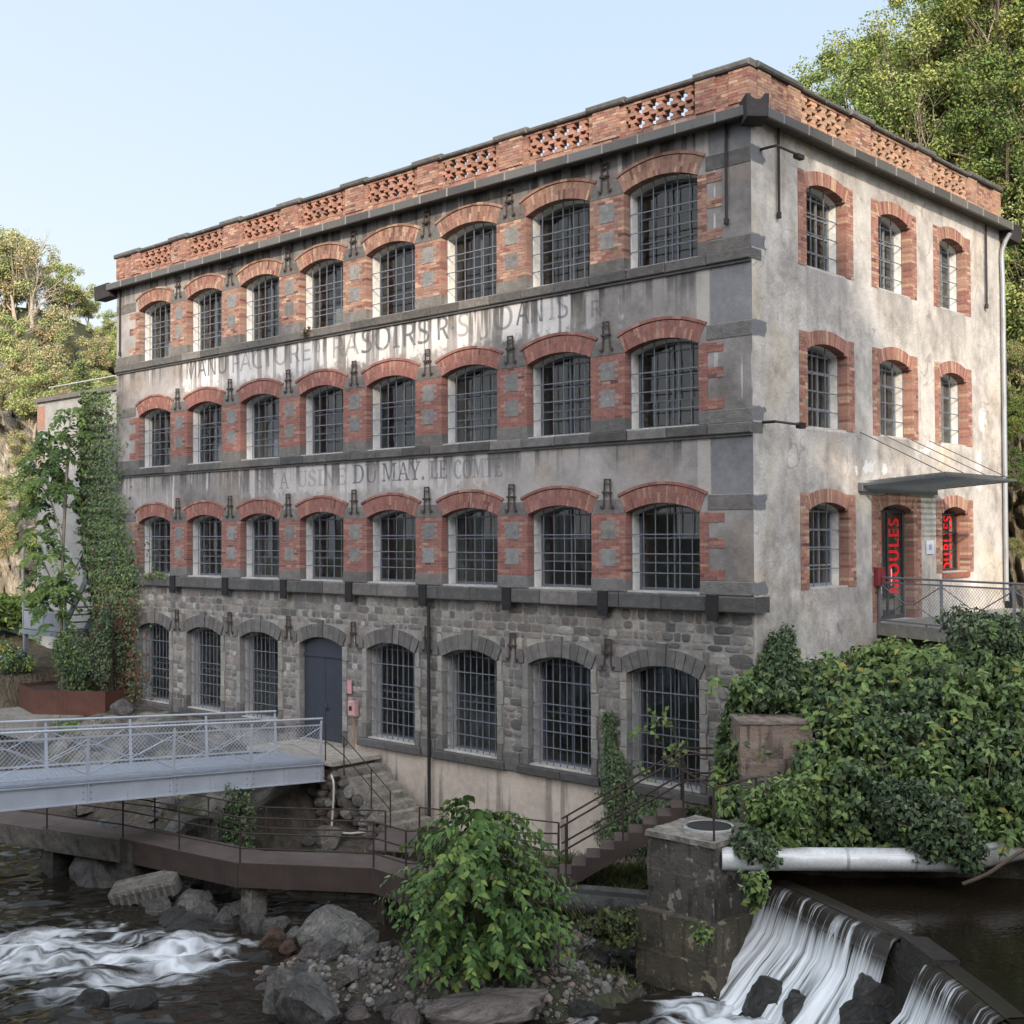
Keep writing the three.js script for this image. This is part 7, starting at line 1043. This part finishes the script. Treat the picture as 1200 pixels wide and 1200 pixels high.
  const gw = thing('garden_wall', 'low pale garden wall with a green glass rail', 'wall'); mesh('wall', new MB().box(-40, -30.2, -4.6, -3.0, -1.4, -1.0, rgb(0.5, 0.46, 0.38)), M.plaster, gw); mesh('glass_rail', new MB().box(-40, -30.4, -2.95, -1.9, -1.22, -1.2, rgb(0.25, 0.36, 0.28)), M.paint, gw); mesh('coping', new MB().box(-40, -30.1, -3.0, -2.93, -1.45, -0.95, rgb(0.55, 0.53, 0.48)), M.stone, gw);
  const gp = struct('garden_terrace', new MB().box(-60, -24.0, -5.2, -4.5, -12, 3.2, rgb(0.3, 0.28, 0.25)), M.stone);
  const R = rng(131), lw = new Leaves(); for (let k = 0; k < 12000; k++) { const q = at(-40 + R() * 175, 715, 47 + R() * 8); lw.add(new THREE.Vector3(q.x, -2.9 + R() * 0.5 + 1.6 * noise3(q.x * 0.5, 1, q.z * 0.5), q.z), rdir(R).setY(0.8), rdir(R), 0.3, 0.14, jit(pick(R, [rgb(0.13, 0.2, 0.03), rgb(0.1, 0.16, 0.025)]), R, 0.3)); } const lm = mesh('meadow', lw.build(), M.leaf, scene); lm.userData = { kind: 'stuff', label: 'sunlit bright green scrub at the foot of the cliff', category: 'grass' };
  // tree of heaven with long feathered leaves
  const tr = thing('feathery_tree', 'slender tree with long feathery leaves in front of the concrete tower', 'tree'), wd = new MB(), b0 = new THREE.Vector3(-25.7, -3.9, 1.5); wd.tube([b0.toArray(), [-26.0, -1, 1.4], [-26.2, 2, 1.2], [-26.1, 4.6, 1.1]], 0.055, rgb(0.3, 0.26, 0.21), 20, 7); wd.tube([[-26.1, 1, 1.3], [-26.6, 2.5, 1.5], [-27.4, 3.2, 1.6]], 0.03, rgb(0.3, 0.26, 0.21), 10, 6); wd.tube([[-26.0, -1.0, 1.4], [-26.6, 0.3, 1.7], [-27.3, 0.9, 1.8]], 0.03, rgb(0.3, 0.26, 0.21), 10, 6); mesh('trunk', wd, M.bark, tr);
  const crowns = [[-25.9, 4.9, 1.1, 12, 1.2], [-27.2, 3.3, 1.5, 14, 1.2], [-27.3, 0.9, 1.7, 9, 0.9], [-26.0, 2.6, 1.4, 9, 1.0], [-26.2, -0.4, 1.7, 10, 1.1], [-26.9, 2.6, 1.4, 10, 1.1], [-26.3, 4.1, 1.4, 12, 1.2], [-26.0, -1.2, 1.7, 10, 1.1], [-25.5, -0.4, 1.7, 9, 1.0], [-27.0, 4.2, 1.3, 11, 1.2], [-26.6, 3.3, 1.6, 11, 1.2], [-27.6, 1.9, 1.5, 10, 1.1], [-26.5, 0.8, 1.7, 10, 1.1], [-27.0, -0.8, 1.7, 9, 1.0]];
  for (const [x, y, z, n, len] of crowns) for (let k = 0; k < n; k++) { const a = k / n * 6.28 + R() * 0.8, up = -0.1 + R() * 1.3, oy = (R() - 0.5) * 0.9, lv = new Leaves(), dir = new THREE.Vector3(Math.cos(a), up, Math.sin(a)).normalize(), L2 = len * (0.7 + R() * 0.4), col = pick(R, [rgb(0.08, 0.135, 0.035), rgb(0.06, 0.11, 0.03), rgb(0.12, 0.18, 0.04)]); const c = new THREE.CatmullRomCurve3([new THREE.Vector3(x, y + oy, z), new THREE.Vector3(x, y + oy, z).addScaledVector(dir, L2 * 0.5), new THREE.Vector3(x + dir.x * L2, y + oy + dir.y * L2 * 0.6 - 0.5 * L2, z + dir.z * L2)]); for (let q = 0; q < 26; q++) { const t2 = 0.2 + 0.8 * (q + 1) / 27, p = c.getPoint(t2), tg = c.getTangent(t2), sd = new THREE.Vector3().crossVectors(tg, new THREE.Vector3(0, 1, 0)).normalize().multiplyScalar(q % 2 ? 1 : -1).addScaledVector(tg, 0.35); sd.y -= 0.3; lv.add(p, new THREE.Vector3(0.45, 0.65, 0.6).addScaledVector(rdir(R), 0.5), sd, 0.27 * (1 - 0.4 * t2), 0.095, jit(col, R, 0.25)); } mesh('frond', lv.build(), M.leaf, tr); }
  const lp = single('street_lamp', new MB().tube([at(28, 735, 46).toArray(), at(28, 640, 46).toArray(), at(34, 618, 46).toArray(), at(48, 622, 46).toArray()], 0.06, rgb(0.35, 0.33, 0.3), 24, 6), M.steel, 'thin curved street lamp in front of the sunlit cliff', 'street lamp');
}
renderer.render(scene, camera);
